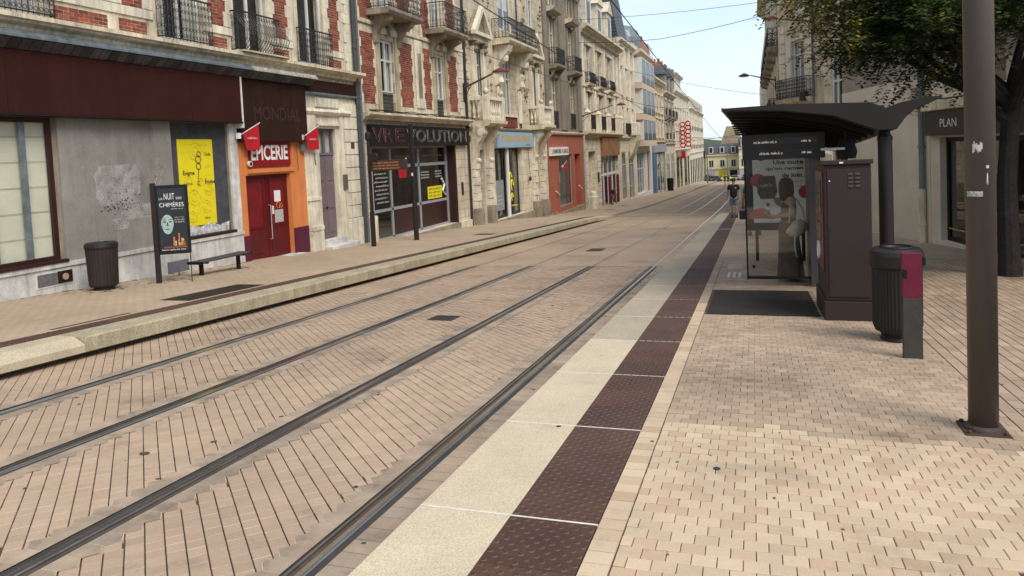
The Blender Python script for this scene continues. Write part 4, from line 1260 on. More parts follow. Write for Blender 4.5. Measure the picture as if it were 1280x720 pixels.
# shop window
sf = MB()
for (a, e, c, d) in ((34.4, 34.5, -1.68, 1.88), (38.9, 39.0, -1.68, 1.88), (34.4, 39.0, 1.8, 1.88), (34.4, 39.0, -1.7, -1.58)): sf.box(-.32, -.26, a, e, c, d)
so = b.put(sf, 'shop_front', iron)
p = MB(); p.tube([(-.1, 36.6, -1.7), (-.1, 36.6, 1.88)], .11, 12); b.put(p, 'column', white_paint, so)
for (a, e) in ((34.5, 36.5), (36.7, 38.9)):
    p = MB(); p.box(-.30, -.29, a, e, -1.58, 1.8); b.put(p, 'pane', pane_shop, so)
mb = MB()
for (cy, cz, r) in ((37.6, .30, .28), (37.85, -.12, .3), (37.75, -.75, .2)):
    mb.tube([(-.284, cy + r * .7 * math.cos(a / 3), cz + r * math.sin(a / 3 * (1.0))) for a in range(0, 14)], .05, 4)
mb.lathe([(.0, -.01), (.3, 0), (.3, .01)], 14, (-.284, 37.8, -1.2)); b.put(mb, 'yellow_motif', yellow_m, so)
b.box('frosted_panel', mat('frosted', (.25, .26, .27), .4), -.288, -.284, 35.2, 36.4, -1.3, .25, so)
for k in range(3): b.print_(letter_w, (-.28, 35.3, -.6 - k * .2), .9, .1, so, 70 + k)
b.box('notice', letter_w, -.288, -.284, 34.55, 34.8, -.5, .4, so); b.box('notice', yellow_m, -.288, -.284, 34.55, 34.8, -.75, -.52, so)
blue_sign = mat('pale_blue_sign', (.27, .42, .52), .5, .08, 2); gold = mat('gold_letters', (.55, .36, .08), .5, .1, 5)
sg = b.box('shop_sign', blue_sign, .0, .16, 34.45, 40.75, 1.92, 2.72)
b.text('STUDIO COACHING', gold, (.165, 35.2, 2.2), sg, w=4.9, h=.38, bold=.04); b.print_(letter_k, (.165, 39.3, 2.0), .8, .09, sg, 75)
# rusticated pilasters with consoles carrying the balconies
for (q, z0) in ((31.15, -2.6), (32.95, -2.6), (40.75, -3.0), (42.4, -3.0)):
    b.blk('pilaster_base', stone_d, .0, .32, q, q + .62, z0, z0 + 1.75)
    zz = z0 + 1.76; k = 0
    while zz < 1.1:
        b.blk('rusticated_block', stone_l, .0, .24 if k % 2 else .20, q + .05, q + .57, zz, zz + .34); zz += .36; k += 1
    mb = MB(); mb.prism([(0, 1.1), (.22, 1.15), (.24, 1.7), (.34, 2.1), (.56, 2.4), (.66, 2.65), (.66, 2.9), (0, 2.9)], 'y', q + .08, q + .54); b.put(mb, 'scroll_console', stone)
    mb = MB(); mb.tube([(.50, q + .05, 2.62), (.50, q + .57, 2.62)], .17, 12); b.put(mb, 'scroll', stone_l)
    mb = MB(); mb.tube([(.20, q + .06, 1.35), (.20, q + .56, 1.35)], .11, 10); b.put(mb, 'scroll', stone_l)
BAL = MB(); BAL.lathe([(.07, 0), (.07, .06), (.045, .1), (.085, .25), (.075, .36), (.04, .55), (.045, .68), (.07, .72), (.07, .78)], 8)
_o = BAL.build('baluster', stone_l, None, link=False, smooth=False); BALM = _o.data; bpy.data.objects.remove(_o)
for (a, e) in ((31.35, 33.75), (40.6, 43.0)):
    mb = MB(); mb.prism([(0, 2.9), (.85, 2.9), (.98, 3.02), (.98, 3.16), (0, 3.16)], 'y', a, e); sl = b.put(mb, 'balcony_slab', stone)
    mb = MB(); mb.box(.62, .86, a + .02, e - .02, 4.10, 4.25); mb.box(0, .62, a + .02, a + .24, 4.10, 4.25); mb.box(0, .62, e - .24, e - .02, 4.10, 4.25)
    mb.box(.64, .84, a + .04, e - .04, 3.16, 3.30); b.put(mb, 'coping', stone_l)
    for yy_ in (a + .14, e - .14):
        b.blk('balcony_pier', stone_l, .60, .88, yy_ - .15, yy_ + .15, 3.16, 4.28)
        mb = MB(); mb.lathe([(.08, 0), (.06, .05), (.13, .14), (.14, .22), (.07, .32), (.03, .36)], 10, (.74, yy_, 4.28)); b.put(mb, 'finial', stone)
    n = 6
    for i in range(n): b.inst('baluster', BALM, (.74, a + .45 + (e - a - .9) * i / (n - 1), 3.30))
    for xx in (.14, .36): b.inst('baluster', BALM, (xx, a + .14, 3.30)); b.inst('baluster', BALM, (xx, e - .14, 3.30))
    # window surround and pediment above
    for q in (a + .35, e - .75): 
        b.box('window_pilaster', stone_l, .0, .18, q, q + .38, 3.16, 6.6, bev=.02)
        mb = MB(); mb.lathe([(.1, 0), (.2, .15), (.14, .3), (.24, .42), (.24, .5)], 8, (.14, q + .19, 6.3), 1, 1); b.put(mb, 'capital', stone_d)
    b.box('entablature', stone, .0, .32, a + .1, e - .3, 6.82, 7.05, bev=.02)
    c = (a + e) / 2 - .1
    mb = MB(); mb.prism([(a, 7.05), (e - .2, 7.05), (e - .2, 7.2), (c, 8.35), (a, 7.2)], 'x', .0, .26); b.put(mb, 'pediment', stone_d)
    mb = MB()
    mb.prism([(a - .1, 7.06), (e - .1, 7.06), (e - .1, 7.22), (a - .1, 7.22)], 'x', .262, .48)
    mb.prism([(a - .1, 7.225), (a + .25, 7.225), (c, 8.22), (c, 8.5)], 'x', .262, .48); mb.prism([(e - .1, 7.225), (c, 8.5), (c, 8.22), (e - .45, 7.225)], 'x', .264, .482)
    b.put(mb, 'pediment_moulding', stone_l)
# central iron balcony on carved consoles
mb = MB(); mb.prism([(0, 7.0), (.9, 7.05), (1.0, 7.18), (1.0, 7.3), (0, 7.3)], 'y', 34.75, 39.6); b.put(mb, 'balcony_slab', stone)
b.railing(34.85, 39.5, 7.3, 8.3, .92, bulge=.14, step=.16, r=.013)
for q in (35.0, 38.6):
    mb = MB(); mb.prism([(0, 5.0), (.15, 5.1), (.22, 5.6), (.18, 6.0), (.4, 6.3), (.75, 6.7), (.85, 7.0), (0, 7.0)], 'y', q, q + .6); b.put(mb, 'carved_console', stone_l)
    mb = MB(); mb.lathe([(.05, 0), (.22, .12), (.26, .3), (.18, .5), (.24, .62), (.1, .78)], 10, (.42, q + .3, 6.1)); mb.lathe([(.04, 0), (.2, .2), (.12, .5), (.2, .75), (.05, .9)], 8, (.2, q + .3, 5.0)); b.put(mb, 'carved_figure', stone_l)
    b.box('window_pilaster', stone_l, .0, .14, q + .1, q + .5, 3.2, 5.0, bev=.02)
b.box('brick_sill', MATS['red_brick'], .0, .14, 35.9, 38.0, 2.95, 3.5); b.box('sill_stone', stone_l, .0, .2, 35.8, 38.1, 3.5, 3.6)
carv = MB(); r4 = random.Random(11)
for k in range(150):
    yq, zq = r4.choice([31.1, 33.6, 34.4, 40.2, 40.5, 43.4, 43.9, 39.9]) + r4.gauss(0, .08), r4.uniform(3.4, 10.5)
    s_ = r4.uniform(.05, .12)
    carv.lathe([(s_ * .3, -s_), (s_, -.2 * s_), (s_ * .8, .5 * s_), (s_ * .2, s_ * 1.2)], 6, (.02, yq, zq))
tag(b.put(carv, 'carved_ornament', stone_d), kind='stuff')
b.cornice(30.85, 44.3, 2.72, [(.02, 0), (.12, .06), (.16, .14), (.16, .18)], stone_d, 'string_course'); b.cornice(30.85, 44.3, 12.2, ledge_profile(.5, .5), stone)
b.blk('base_stone', stone_d, .0, .12, 33.6, 40.7, -3, -1.72); b.blk('base_stone', stone_d, .0, .1, 43.1, 44.2, -3, -1.5)
b.box('junction_box', iron, .0, .06, 30.95, 31.1, 2.2, 2.5)
b.drain(38.9, 2.95, 14, d=.07, r=.035, m=iron)
lt_ = MB(); lt_.tube([(.05, 40.0, 2), (.12, 40.0, .2)], .012, 4); lt_.lathe([(.05, 0), (.09, .1), (.06, .25)], 8, (.12, 40.0, 0)); b.put(lt_, 'bell_pull', iron)
roof = MB(); roof.prism([(-.2, 15), (-1.4, 17.6), (-8, 17.6), (-9, 15)], 'y', 30.85, 44.3); b.put(roof, 'roof', slate)

# ---------------------------------------------------------------- L4: pebbledash house over the salmon shop
salmon = mat('salmon_paint', (.34, .10, .06), .7, .1, 1.5, streak=.15)
L4 = Bld('pebbledash_house', 'tall grey brown pebbledash house above a salmon painted shop', -12.1, 49.5, gz(49.5) - .14)
b = L4
b.body(44.4, 54.4, -3.6, 15, 2.85, pebble)
cols = [(45.85, 47.25), (50.9, 52.3)]
hol = [(a, e, z, z + h) for a, e in cols for z, h in ((3.15, 3.2), (7.15, 3.0), (11.0, 2.6))]
b.wall(44.4, 54.4, 2.85, 15, hol, pebble, depth=.4)
for h in hol:
    b.window(*h, x=-.15, cols=2, tr=(.7,), bar=.07, curtain='full', m=stone_l)
    for q in (h[0] - .22, h[1]): b.box('window_jamb', stone_d, .0, .06, q, q + .22, h[2], h[3] + .1)
    b.box('window_head', stone_d, .0, .16, h[0] - .3, h[1] + .3, h[3] + .1, h[3] + .32, bev=.02)
    mb = MB(); mb.lathe([(.05, 0), (.2, .1), (.13, .3), (.05, .42)], 8, (.08, (h[0] + h[1]) / 2, h[3] - .1)); b.put(mb, 'keystone_carving', stone_d)
for a, e in cols:
    b.railing(a - .1, e + .1, 3.15, 4.2, .06, sides=False, step=.12, r=.014)
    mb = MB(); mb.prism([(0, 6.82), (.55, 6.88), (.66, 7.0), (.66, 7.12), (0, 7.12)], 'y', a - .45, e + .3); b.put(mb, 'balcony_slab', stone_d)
    b.railing(a - .42, e + .26, 7.12, 8.15, .6, step=.13, r=.013)
    for q in (a - .3, e):
        mb = MB(); mb.prism([(0, 6.2), (.12, 6.25), (.3, 6.6), (.5, 6.85), (0, 6.85)], 'y', q, q + .25); b.put(mb, 'balcony_console', stone_d)
    mb = MB(); mb.prism([(0, 10.4), (.5, 10.55), (.62, 10.75), (0, 10.75)], 'y', a - .5, e + .5); b.put(mb, 'hood_mould', stone)
for (a, e) in ((44.42, 45.2), (48.3, 49.9), (53.3, 54.38)): b.box('wall_pier', pebble, .0, .10, a, e, 3.0, 12.4, bev=.02)
b.cornice(44.4, 54.4, 2.66, [(.02, 0), (.2, .06), (.24, .16), (.2, .2)], stone, 'string_course'); b.cornice(44.4, 54.4, 12.5, ledge_profile(.5, .5), stone)
b.wall(44.4, 54.4, -3.8, 2.66, [(46.9, 50.7, -2.15, 1.35), (51.5, 53.4, -2.45, 1.35)], salmon, 'shop_wall', depth=.5, x=.04)
b.shoproom(46.9, 50.7, -2.2, 1.4, mat('bright_shop', (.25, .26, .24), .9, .3, 1), d=1.6, x=-.5)
f = b.window(46.9, 50.7, -2.12, 1.35, x=-.12, cols=1, tr=(), m=grey_alu, bar=.07, curtain='none', pane=pane_shop, name='shop_window')
b.box('door_leaf', salmon, -.42, -.36, 51.5, 53.4, -2.45, 1.35)
for y_ in (45.6, 52.3):
    mb = MB(); mb.tube([(.08, y_, -.95), (.14, y_ + .1, -1.0), (.14, y_ + .9, -1.25), (.08, y_ + 1.0, -1.28)], .035, 6); b.put(mb, 'hand_rail', letter_w)
b.blk('base_stone', stone_d, -.1, .12, 46.0, 54.3, -4, -2.42); b.blk('base_stone', stone_d, -.1, .10, 44.45, 46.0, -4, -2.3)
ws = b.box('shop_sign', letter_w, .05, .22, 44.5, 49.0, 1.32, 1.86)
b.text("L'ARMOIRE A LINGE", letter_k, (.224, 44.65, 1.45), ws, w=4.2, h=.30, bold=.03)
b.drain(54.35, -3.4, 14.5, d=.12, r=.11, m=mat('drain_pale', (.36, .34, .30), .7, .2, 4))
b.box('display_unit', letter_w, -.9, -.6, 48.4, 49.6, -.6, .1)
flag('red pennant on slanted pole inside the salmon shop front', -11.8, 46.9, .60)
roof = MB(); roof.prism([(-.2, 15), (-1.4, 17.8), (-8, 17.8), (-9, 15)], 'y', 44.4, 54.4); b.put(roof, 'roof', slate)

# ---------------------------------------------------------------- L5: three-bay stone house with mansard
L5 = Bld('mansard_stone_house', 'three bay stone house with iron window guards, boarded brown shop fascia and slate mansard', -12.1, 62.7, gz(62.7) - .14)
b = L5
b.body(54.5, 70.9, -4.2, 11, 2.9, stone)
cols = [(56.6, 58.2), (61.0, 62.6), (65.4, 67.0)]
hol = [(a, e, z, z + h) for a, e in cols for z, h in ((3.3, 2.7), (6.9, 2.7))]
b.wall(54.5, 70.9, 2.9, 11, hol, ashlar_p, depth=.4)
bk = MB()
for h in hol:
    b.window(*h, x=-.13, cols=2, tr=(.7,), bar=.08)
    for q in (h[0] - .28, h[1]): b.box('window_jamb', stone, .0, .10, q, q + .28, h[2], h[3] + .1)
    b.box('window_head', stone, .0, .22, h[0] - .4, h[1] + .4, h[3] + .1, h[3] + .36, bev=.02)
for a, e in cols:
    mb = MB(); mb.prism([(0, 6.5), (.34, 6.6), (.42, 6.78), (0, 6.78)], 'y', a - .4, e + .4); b.put(mb, 'balcony_slab', stone)
    b.railing(a - .36, e + .36, 6.78, 7.6, .38, bulge=.06, step=.15, r=.016)
    b.railing(a - .15, e + .15, 3.2, 4.3, .30, sides=False, step=.14, r=.016)
    brickfield(b, bk, a - .85, a - .45, 7.0, 9.6, rag=0); brickfield(b, bk, e + .45, e + .85, 7.0, 9.6, rag=0)
    ln = MB(); ln.lathe([(.05, 0), (.3, .15), (.2, .4), (.3, .55), (.08, .8)], 8, (.08, (a + e) / 2, 5.9)); b.put(ln, 'carved_ornament', stone_d)
for y_ in (54.8, 59.0, 63.4, 67.8, 69.6):
    b.box('balcony_pier', stone_l, .05, .5, y_ + .3, y_ + .8, 2.95, 4.35, bev=.03)
    mb = MB(); mb.lathe([(.3, 0), (.34, .1), (.16, .25), (.05, .4)], 6, (.28, y_ + .55, 4.35)); b.put(mb, 'pier_cap', stone)
    b.box('pilaster', stone_l, .0, .16, y_ + .3, y_ + .8, 4.75, 10.2, bev=.03)
tag(b.put(bk, 'brickwork', brick_m, tones=True), kind='stuff')
b.cornice(54.5, 70.9, 2.6, ledge_profile(.36, .55), stone, 'balcony_ledge'); b.cornice(54.5, 70.9, 10.35, ledge_profile(.75, .75), stone)
b.cornice(54.5, 70.9, 6.3, ledge_profile(.2, .2), stone, 'string_course')
b.wall(54.5, 70.9, -4.6, 2.6, [(56.4, 59.3, -3.0, 1.45), (61.2, 69.6, -3.5, .98)], ashlar_p, 'ground_wall', depth=.5)
b.shoproom(61.2, 69.6, -3.5, 1.0, d=1.5, x=-.5); b.box('door_leaf', stone, -.5, -.45, 57.0, 59.3, -3.0, 1.45); b.box('door_leaf', black_paint, -.5, -.44, 56.4, 57.0, -3.0, 1.45)
b.box('letter_box', iron, .0, .08, 59.7, 60.1, -1.1, -.3)
wood = mat('boarded_fascia', (.26, .13, .055), .75, .35, 1.2, streak=.4)
for i in range(3): b.box('fascia_board', wood, .0, .22 + .02 * (i % 2), 61.3 + i * 2.75, 61.3 + (i + 1) * 2.75 - .05, .98, 2.55)
sf = MB()
for y_ in (61.2, 63.2, 65.3, 67.4, 69.4): sf.box(-.3, -.2, y_, y_ + .25, -3.5, .98)
sf.box(-.29, -.21, 61.2, 69.6, -.75, -.55); so = b.put(sf, 'shop_front', white_paint)
dred = mat('dark_red_post', (.15, .012, .02), .5)
for y_ in (61.2, 65.3, 69.4): b.box('shop_post', dred, -.19, .02, y_, y_ + .3, -3.6, -.9, so)
p = MB(); p.face([(-.25, 61.2, -3.5), (-.25, 69.6, -3.5), (-.25, 69.6, .98), (-.25, 61.2, .98)]); b.put(p, 'pane', pane_shop, so)
b.blk('base_stone', stone, .0, .3, 54.7, 55.6, -4, -1.9)
for i in range(8): b.blk('rusticated_block', stone_l, .0, .06, 54.7, 55.9, -1.85 + i * .5, -1.42 + i * .5); b.blk('rusticated_block', stone_l, .0, .06, 59.9, 61.0, -2.9 + i * .5, -2.47 + i * .5)
roof = MB(); roof.prism([(.1, 11.1), (-1.5, 15.2), (-8.4, 15.2), (-9, 11)], 'y', 54.5, 70.9); b.put(roof, 'roof', slate)
for c in (57.4, 61.8, 66.2):
    dm = b.box('dormer', stone_l, -1.2, .25, c - 1.1, c + 1.1, 11.1, 13.6)
    b.box('dormer_window', pane_dark := mat('dark_pane', (.02, .022, .025), .3, .1, 3, spec=.25), .25, .26, c - .6, c + .6, 11.5, 13.2, dm)
    mb = MB(); mb.prism([(c - 1.3, 13.6), (c + 1.3, 13.6), (c, 14.7)], 'x', -1.2, .4); b.put(mb, 'dormer_pediment', stone, dm)

# ---------------------------------------------------------------- farther fronts
def simple_front(name, label, y0, y1, top, wallm, floors, nw, ww, shop, trim, rail=False, roofm=slate, roofh=2.5, extra=None, frames=None, cur='rnd', zshop=2.6, dz=-.14):
    zg = gz((y0 + y1) / 2) + dz
    b = Bld(name, label, -12.1, (y0 + y1) / 2, zg)
    b.body(y0, y1, gz(y1) - 1, top, zshop, wallm)
    cs = [y0 + (y1 - y0) * (i + .5) / nw for i in range(nw)]
    hol = [(c - ww / 2, c + ww / 2, z0, z1) for c in cs for z0, z1 in floors]
    b.wall(y0, y1, zshop, top, hol, wallm, depth=.35)
    for h in hol:
        b.window(*h, x=-.07, cols=2, tr=(.7,), bar=.08, m=frames, curtain=cur)
        if trim:
            b.box('window_head', trim, .0, .18, h[0] - .25, h[1] + .25, h[3] + .05, h[3] + .32)
            b.box('window_sill', trim, .0, .2, h[0] - .2, h[1] + .2, h[2] - .2, h[2] - .02)
            for q in (h[0] - .22, h[1]): b.box('window_jamb', trim, .0, .07, q, q + .22, h[2], h[3])
        if rail: b.railing(h[0] - .1, h[1] + .1, h[2], h[2] + .95, .16, sides=False, step=.2, r=.02, scroll=False)
    b.cornice(y0, y1, zshop - .2, ledge_profile(.3, .3), trim or wallm, 'string_course')
    b.cornice(y0, y1, top - .55, ledge_profile(.6, .55), trim or wallm)
    zb = gz(y0) + dz
    bays, sm, frm = shop
    hs = [(y0 + (y1 - y0) * a, y0 + (y1 - y0) * e, gz(y0 + (y1 - y0) * e) + dz + .12, zt) for a, e, zt in bays]
    b.wall(y0, y1, gz(y1) - 1.2, zshop - .2, hs, sm, 'ground_wall', depth=.45)
    for h in hs:
        b.shoproom(*h, d=1.5, x=-.45); b.window(*h, x=-.10, cols=max(1, int((h[1] - h[0]) / 1.6)), tr=(.74,), m=frm, bar=.10, curtain='none', pane=pane_shop, name='shop_window')
    if roofm:
        r = MB(); r.prism([(.1, top), (-1.6, top + roofh), (-8, top + roofh), (-9, top)], 'y', y0, y1); b.put(r, 'roof', roofm)
    return b
b = simple_front('turreted_stone_house', 'narrow cream stone house with tall steep slate tower roof', 71.0, 80.6, 12.2, ashlar_p, [(3.3, 5.6), (7.0, 9.6)], 3, 1.1, (((.08, .38, 1.2), (.52, .9, 1.2)), ashlar_p, stone), stone_l, roofm=None, dz=-.14)
for y_ in (71.1, 74.0, 77.2, 80.0): b.box('pilaster', stone_l, .0, .25, y_, y_ + .5, 2.7, 12, bev=.03)
mb = MB(); mb.prism([(.15, 12.2), (-.9, 18.4), (-3.4, 18.4), (-5.0, 12.2)], 'y', 71.6, 77.4); b.put(mb, 'tower_roof', slate)
mb = MB(); mb.prism([(.2, 12.2), (-.5, 14.2), (-7, 14.2), (-9, 12.2)], 'y', 77.4, 80.5); b.put(mb, 'roof', zinc)
b.box('oriel', stone_l, .2, .9, 76.2, 79.6, 2.8, 4.2, bev=.1); mb = MB(); mb.prism([(0, .4), (.3, .9), (.85, 2.3), (.9, 2.8), (0, 2.8)], 'y', 76.4, 79.4); b.put(mb, 'oriel_console', stone)
b.railing(72.0, 75.2, 2.9, 4.0, .5, step=.22, r=.02, scroll=False)

# modern house with glazed bays
peach = mat('peach_render', (.56, .44, .32), .85, .1, 1, streak=.12)
zg = gz(87.5) - .14
L7 = Bld('modern_bay_house', 'modern peach rendered house with grey glazed bays on two floors', -12.1, 87.7, zg)
b = L7
b.body(80.7, 94.8, -5, 13, 2.2, peach)
b.wall(80.7, 94.8, 2.0, 13, [], peach)
b.wall(80.7, 94.8, -5.4, 2.0, [(81.6, 88.6, -3.7, 1.0), (90.2, 93.4, -3.9, 1.0)], white_paint, 'ground_wall', depth=.4)
b.shoproom(81.6, 88.6, -3.7, 1.0, d=1.3, x=-.4); b.window(81.6, 88.6, -3.7, 1.0, x=-.3, cols=4, tr=(.6,), m=white_paint, bar=.12, curtain='none', pane=pane_shop, name='shop_window')
b.box('door_leaf', dred, -.35, -.3, 90.2, 93.4, -4, 2.0)
bayg = mat('bay_glass', (.06, .066, .075), .3, .15, .6, 0, 60, 0, spec=.4)
for (z0, z1) in ((2.4, 4.6), (5.3, 8.1), (8.7, 11.3)):
    bo = b.box('bay_floor', peach, .0, .95, 81.0, 92.5, z0 - .7, z0 - .05)
    by = MB(); by.box(.0, .9, 81.4, 92.0, z0, z1); byo = b.put(by, 'glazed_bay', bayg)
    fm_ = MB()
    for y_ in (81.35, 84.6, 88.2, 91.95): fm_.box(.02, .95, y_, y_ + .16, z0, z1)
    fm_.box(.0, .94, 81.4, 92.1, z1, z1 + .12); b.put(fm_, 'bay_frame', white_paint, byo)
    b.box('bay_spandrel', mat('bay_dark', (.03, .03, .035), .4), .9, .93, 81.5, 91.95, z0, z0 + .75, byo)
mb = MB(); mb.prism([(.2, 11.6), (1.0, 12.0), (1.0, 12.3), (-.2, 12.3)], 'y', 81.0, 92.5); b.put(mb, 'bay_roof', peach)
for k in range(9): b.box('balcony_rail', grey_alu, .85, .89, 81.4 + k * 1.3, 81.45 + k * 1.3, 12.3, 13.4)
b.box('balcony_rail', grey_alu, .84, .9, 81.4, 91.85, 13.4, 13.46)
mb = MB(); mb.lathe([(2.2, 0), (2.2, 1.2), (1.9, 2.0), (1.2, 2.6), (.1, 2.9)], 14, (-2.0, 86.5, 13)); b.put(mb, 'roof_drum', zinc)
b.box('chimney', red_brick_far, -4, -2.5, 93.2, 94.6, 13, 16.2)

ochre = mat('ochre_brick', (.42, .24, .10), .85, .2, 1, brick=('yz', .22, .075, .008, (.45, .36, .24), 0))
blue_g = mat('blue_grey_shop', (.13, .15, .17), .6, .15, 2)
b = simple_front('ochre_brick_house', 'ochre brick house with stone quoins over a blue grey shop', 94.9, 109.3, 10.6, ochre, [(2.9, 5.3), (6.3, 8.6)], 4, 1.4, (((.22, .55, .6), (.62, .94, .6)), blue_g, white_paint), stone_l, zshop=2.2, roofh=2.2)
b.box('fascia_board', mat('grey_fascia', (.27, .29, .31), .6, .1, 2), .0, .3, 95.2, 109.0, .8, 1.9)
b.box('blue_pier', mat('blue_pier', (.06, .13, .24), .6), .0, .2, 95.0, 97.8, -5.4, .75)
for i in range(16): b.blk('quoin', stone_l, .0, .08, 95.0, 95.7 + .3 * (i % 2), 2.4 + i * .5, 2.85 + i * .5); b.blk('quoin', stone_l, .0, .08, 108.4 - .3 * (i % 2), 109.2, 2.4 + i * .5, 2.85 + i * .5)
bc = b.box('chimney', red_brick_far, -5.5, -1.6, 106.0, 109.2, 10, 15.4)
for i in range(5): 
    mb = MB(); mb.lathe([(.3, 0), (.22, .9)], 8, (-5 + i * .8, 107.6, 15.4)); b.put(mb, 'chimney_pot', terracotta, bc)
bc = b.box('chimney', red_brick_far, -4.6, -1.0, 96.5, 101.5, 10.6, 15.4)
for i in range(6):
    mb = MB(); mb.lathe([(.28, 0), (.2, .8)], 8, (-4.2 + i * .55, 99, 15.4)); b.put(mb, 'chimney_pot', terracotta, bc)
tag(flag('red pennant on slanted pole by the blue grey shop front', -11.9, 99.5, -.6))
b = simple_front('dormered_stone_house', 'dark weathered stone house with dormers and iron balconies', 109.4, 124.8, 9.6, stone_d, [(2.6, 4.9), (6.2, 8.4)], 3, 1.6, (((.1, .45, .4), (.55, .92, .4)), stone, white_paint), stone, rail=True, zshop=1.9, roofh=3.2)
for c in (112.2, 117.1, 122.0):
    dm = b.box('dormer', stone_d, -1.4, .2, c - 1.2, c + 1.2, 9.6, 12.2); b.box('dormer_window', pane_dark, .2, .21, c - .6, c + .6, 10.0, 11.8, dm)
    mb = MB(); mb.prism([(c - 1.5, 12.2), (c + 1.5, 12.2), (c, 13.6)], 'x', -1.4, .4); b.put(mb, 'dormer_pediment', slate, dm)
    mb = MB(); mb.prism([(0, 5.4), (.7, 5.7), (.8, 6.0), (0, 6.0)], 'y', c - 1.4, c + 1.4); b.put(mb, 'balcony_slab', stone_d)
    b.railing(c - 1.3, c + 1.3, 6.0, 7.0, .72, step=.3, r=.03, scroll=False)
b = simple_front('cream_stone_house', 'cream stone house with long chimney row behind the red spiral sign', 124.9, 154.5, 10.8, ashlar_p, [(1.5, 3.9), (5.4, 8.0)], 6, 1.5, (((.05, .22, -.5), (.27, .42, -.5), (.55, .75, -.5), (.8, .95, -.5)), ashlar_p, black_paint), stone_l, zshop=.8, roofh=.5)
b.box('gable_upstand', stone_d, -8, .1, 125.0, 126.2, 10.8, 14.2); b.box('upper_storey', ashlar_p, -8, -.1, 126.2, 140, 10.8, 13.8)
b.cornice(126.2, 140.0, 13.4, ledge_profile(.5, .5), stone_l)
for k, y_ in enumerate((127.5, 132, 137, 139)):
    bc = b.box('chimney', red_brick_far, -4.5, -2.2, y_, y_ + 1.6, 13.8, 15.6)
    for i in range(3):
        mb = MB(); mb.lathe([(.28, 0), (.2, .9)], 8, (-4 + i * .7, y_ + .8, 15.6)); b.put(mb, 'chimney_pot', terracotta, bc)
b.box('fascia_board', stone_d, .0, .35, 126.5, 143, -.35, .75)
b = simple_front('long_stone_terrace', 'long pale stone terrace with pilasters and dormers at the far end of the street', 154.6, 199.0, 9.2, ashlar_p, [(.6, 3.2), (4.6, 7.2)], 9, 1.7, (tuple((.03 + i * .12, .03 + i * .12 + .08, -1.6) for i in range(8)), ashlar_p, black_paint), stone_l, rail=True, zshop=-.2, roofh=3.5)
for i in range(10):
    b.box('pilaster', stone_l, .0, .14, 154.8 + i * 4.85, 155.6 + i * 4.85, .0, 8.6)
    if i < 9:
        dm = b.box('dormer', stone_l, -1.2, .2, 156.2 + i * 4.85, 158.6 + i * 4.85, 9.2, 11.6); b.box('dormer_window', pane_dark, .2, .21, 156.7 + i * 4.85, 158.1 + i * 4.85, 9.5, 11.2, dm)

# red spiral sign hung across the front of the cream house
t = thing('spiral_sign', 'tall red blade sign of curled ribbon loops hung out from the cream house', 'sign', (-12.05, 132, 1.0))
for k in range(6):
    for q in (0, 1):
        mb = MB(); mb.ring((.62 + q * .95, 0, 4.15 - k * .72 + .18 * q), .40, .10, 'y', 16, 5); mb.tube([(.62 + q * .95 - .4, 0, 4.15 - k * .72 + .18 * q - .2), (.62 + q * .95 + .35, .0, 4.15 - k * .72 + .18 * q - .42)], .09, 5); mb.build('ribbon_loop', flag_red, t)
mb = MB(); mb.box(.2, 1.0, -.1, .1, -1.75, -.45); mb.build('sign_plate', flag_red, t)
mb = MB(); mb.tube([(-.05, 0, 4.4), (1.7, 0, 4.6)], .05, 6); mb.tube([(-.05, 0, -.3), (1.2, 0, -.3)], .05, 6); mb.build('bracket', iron, t)
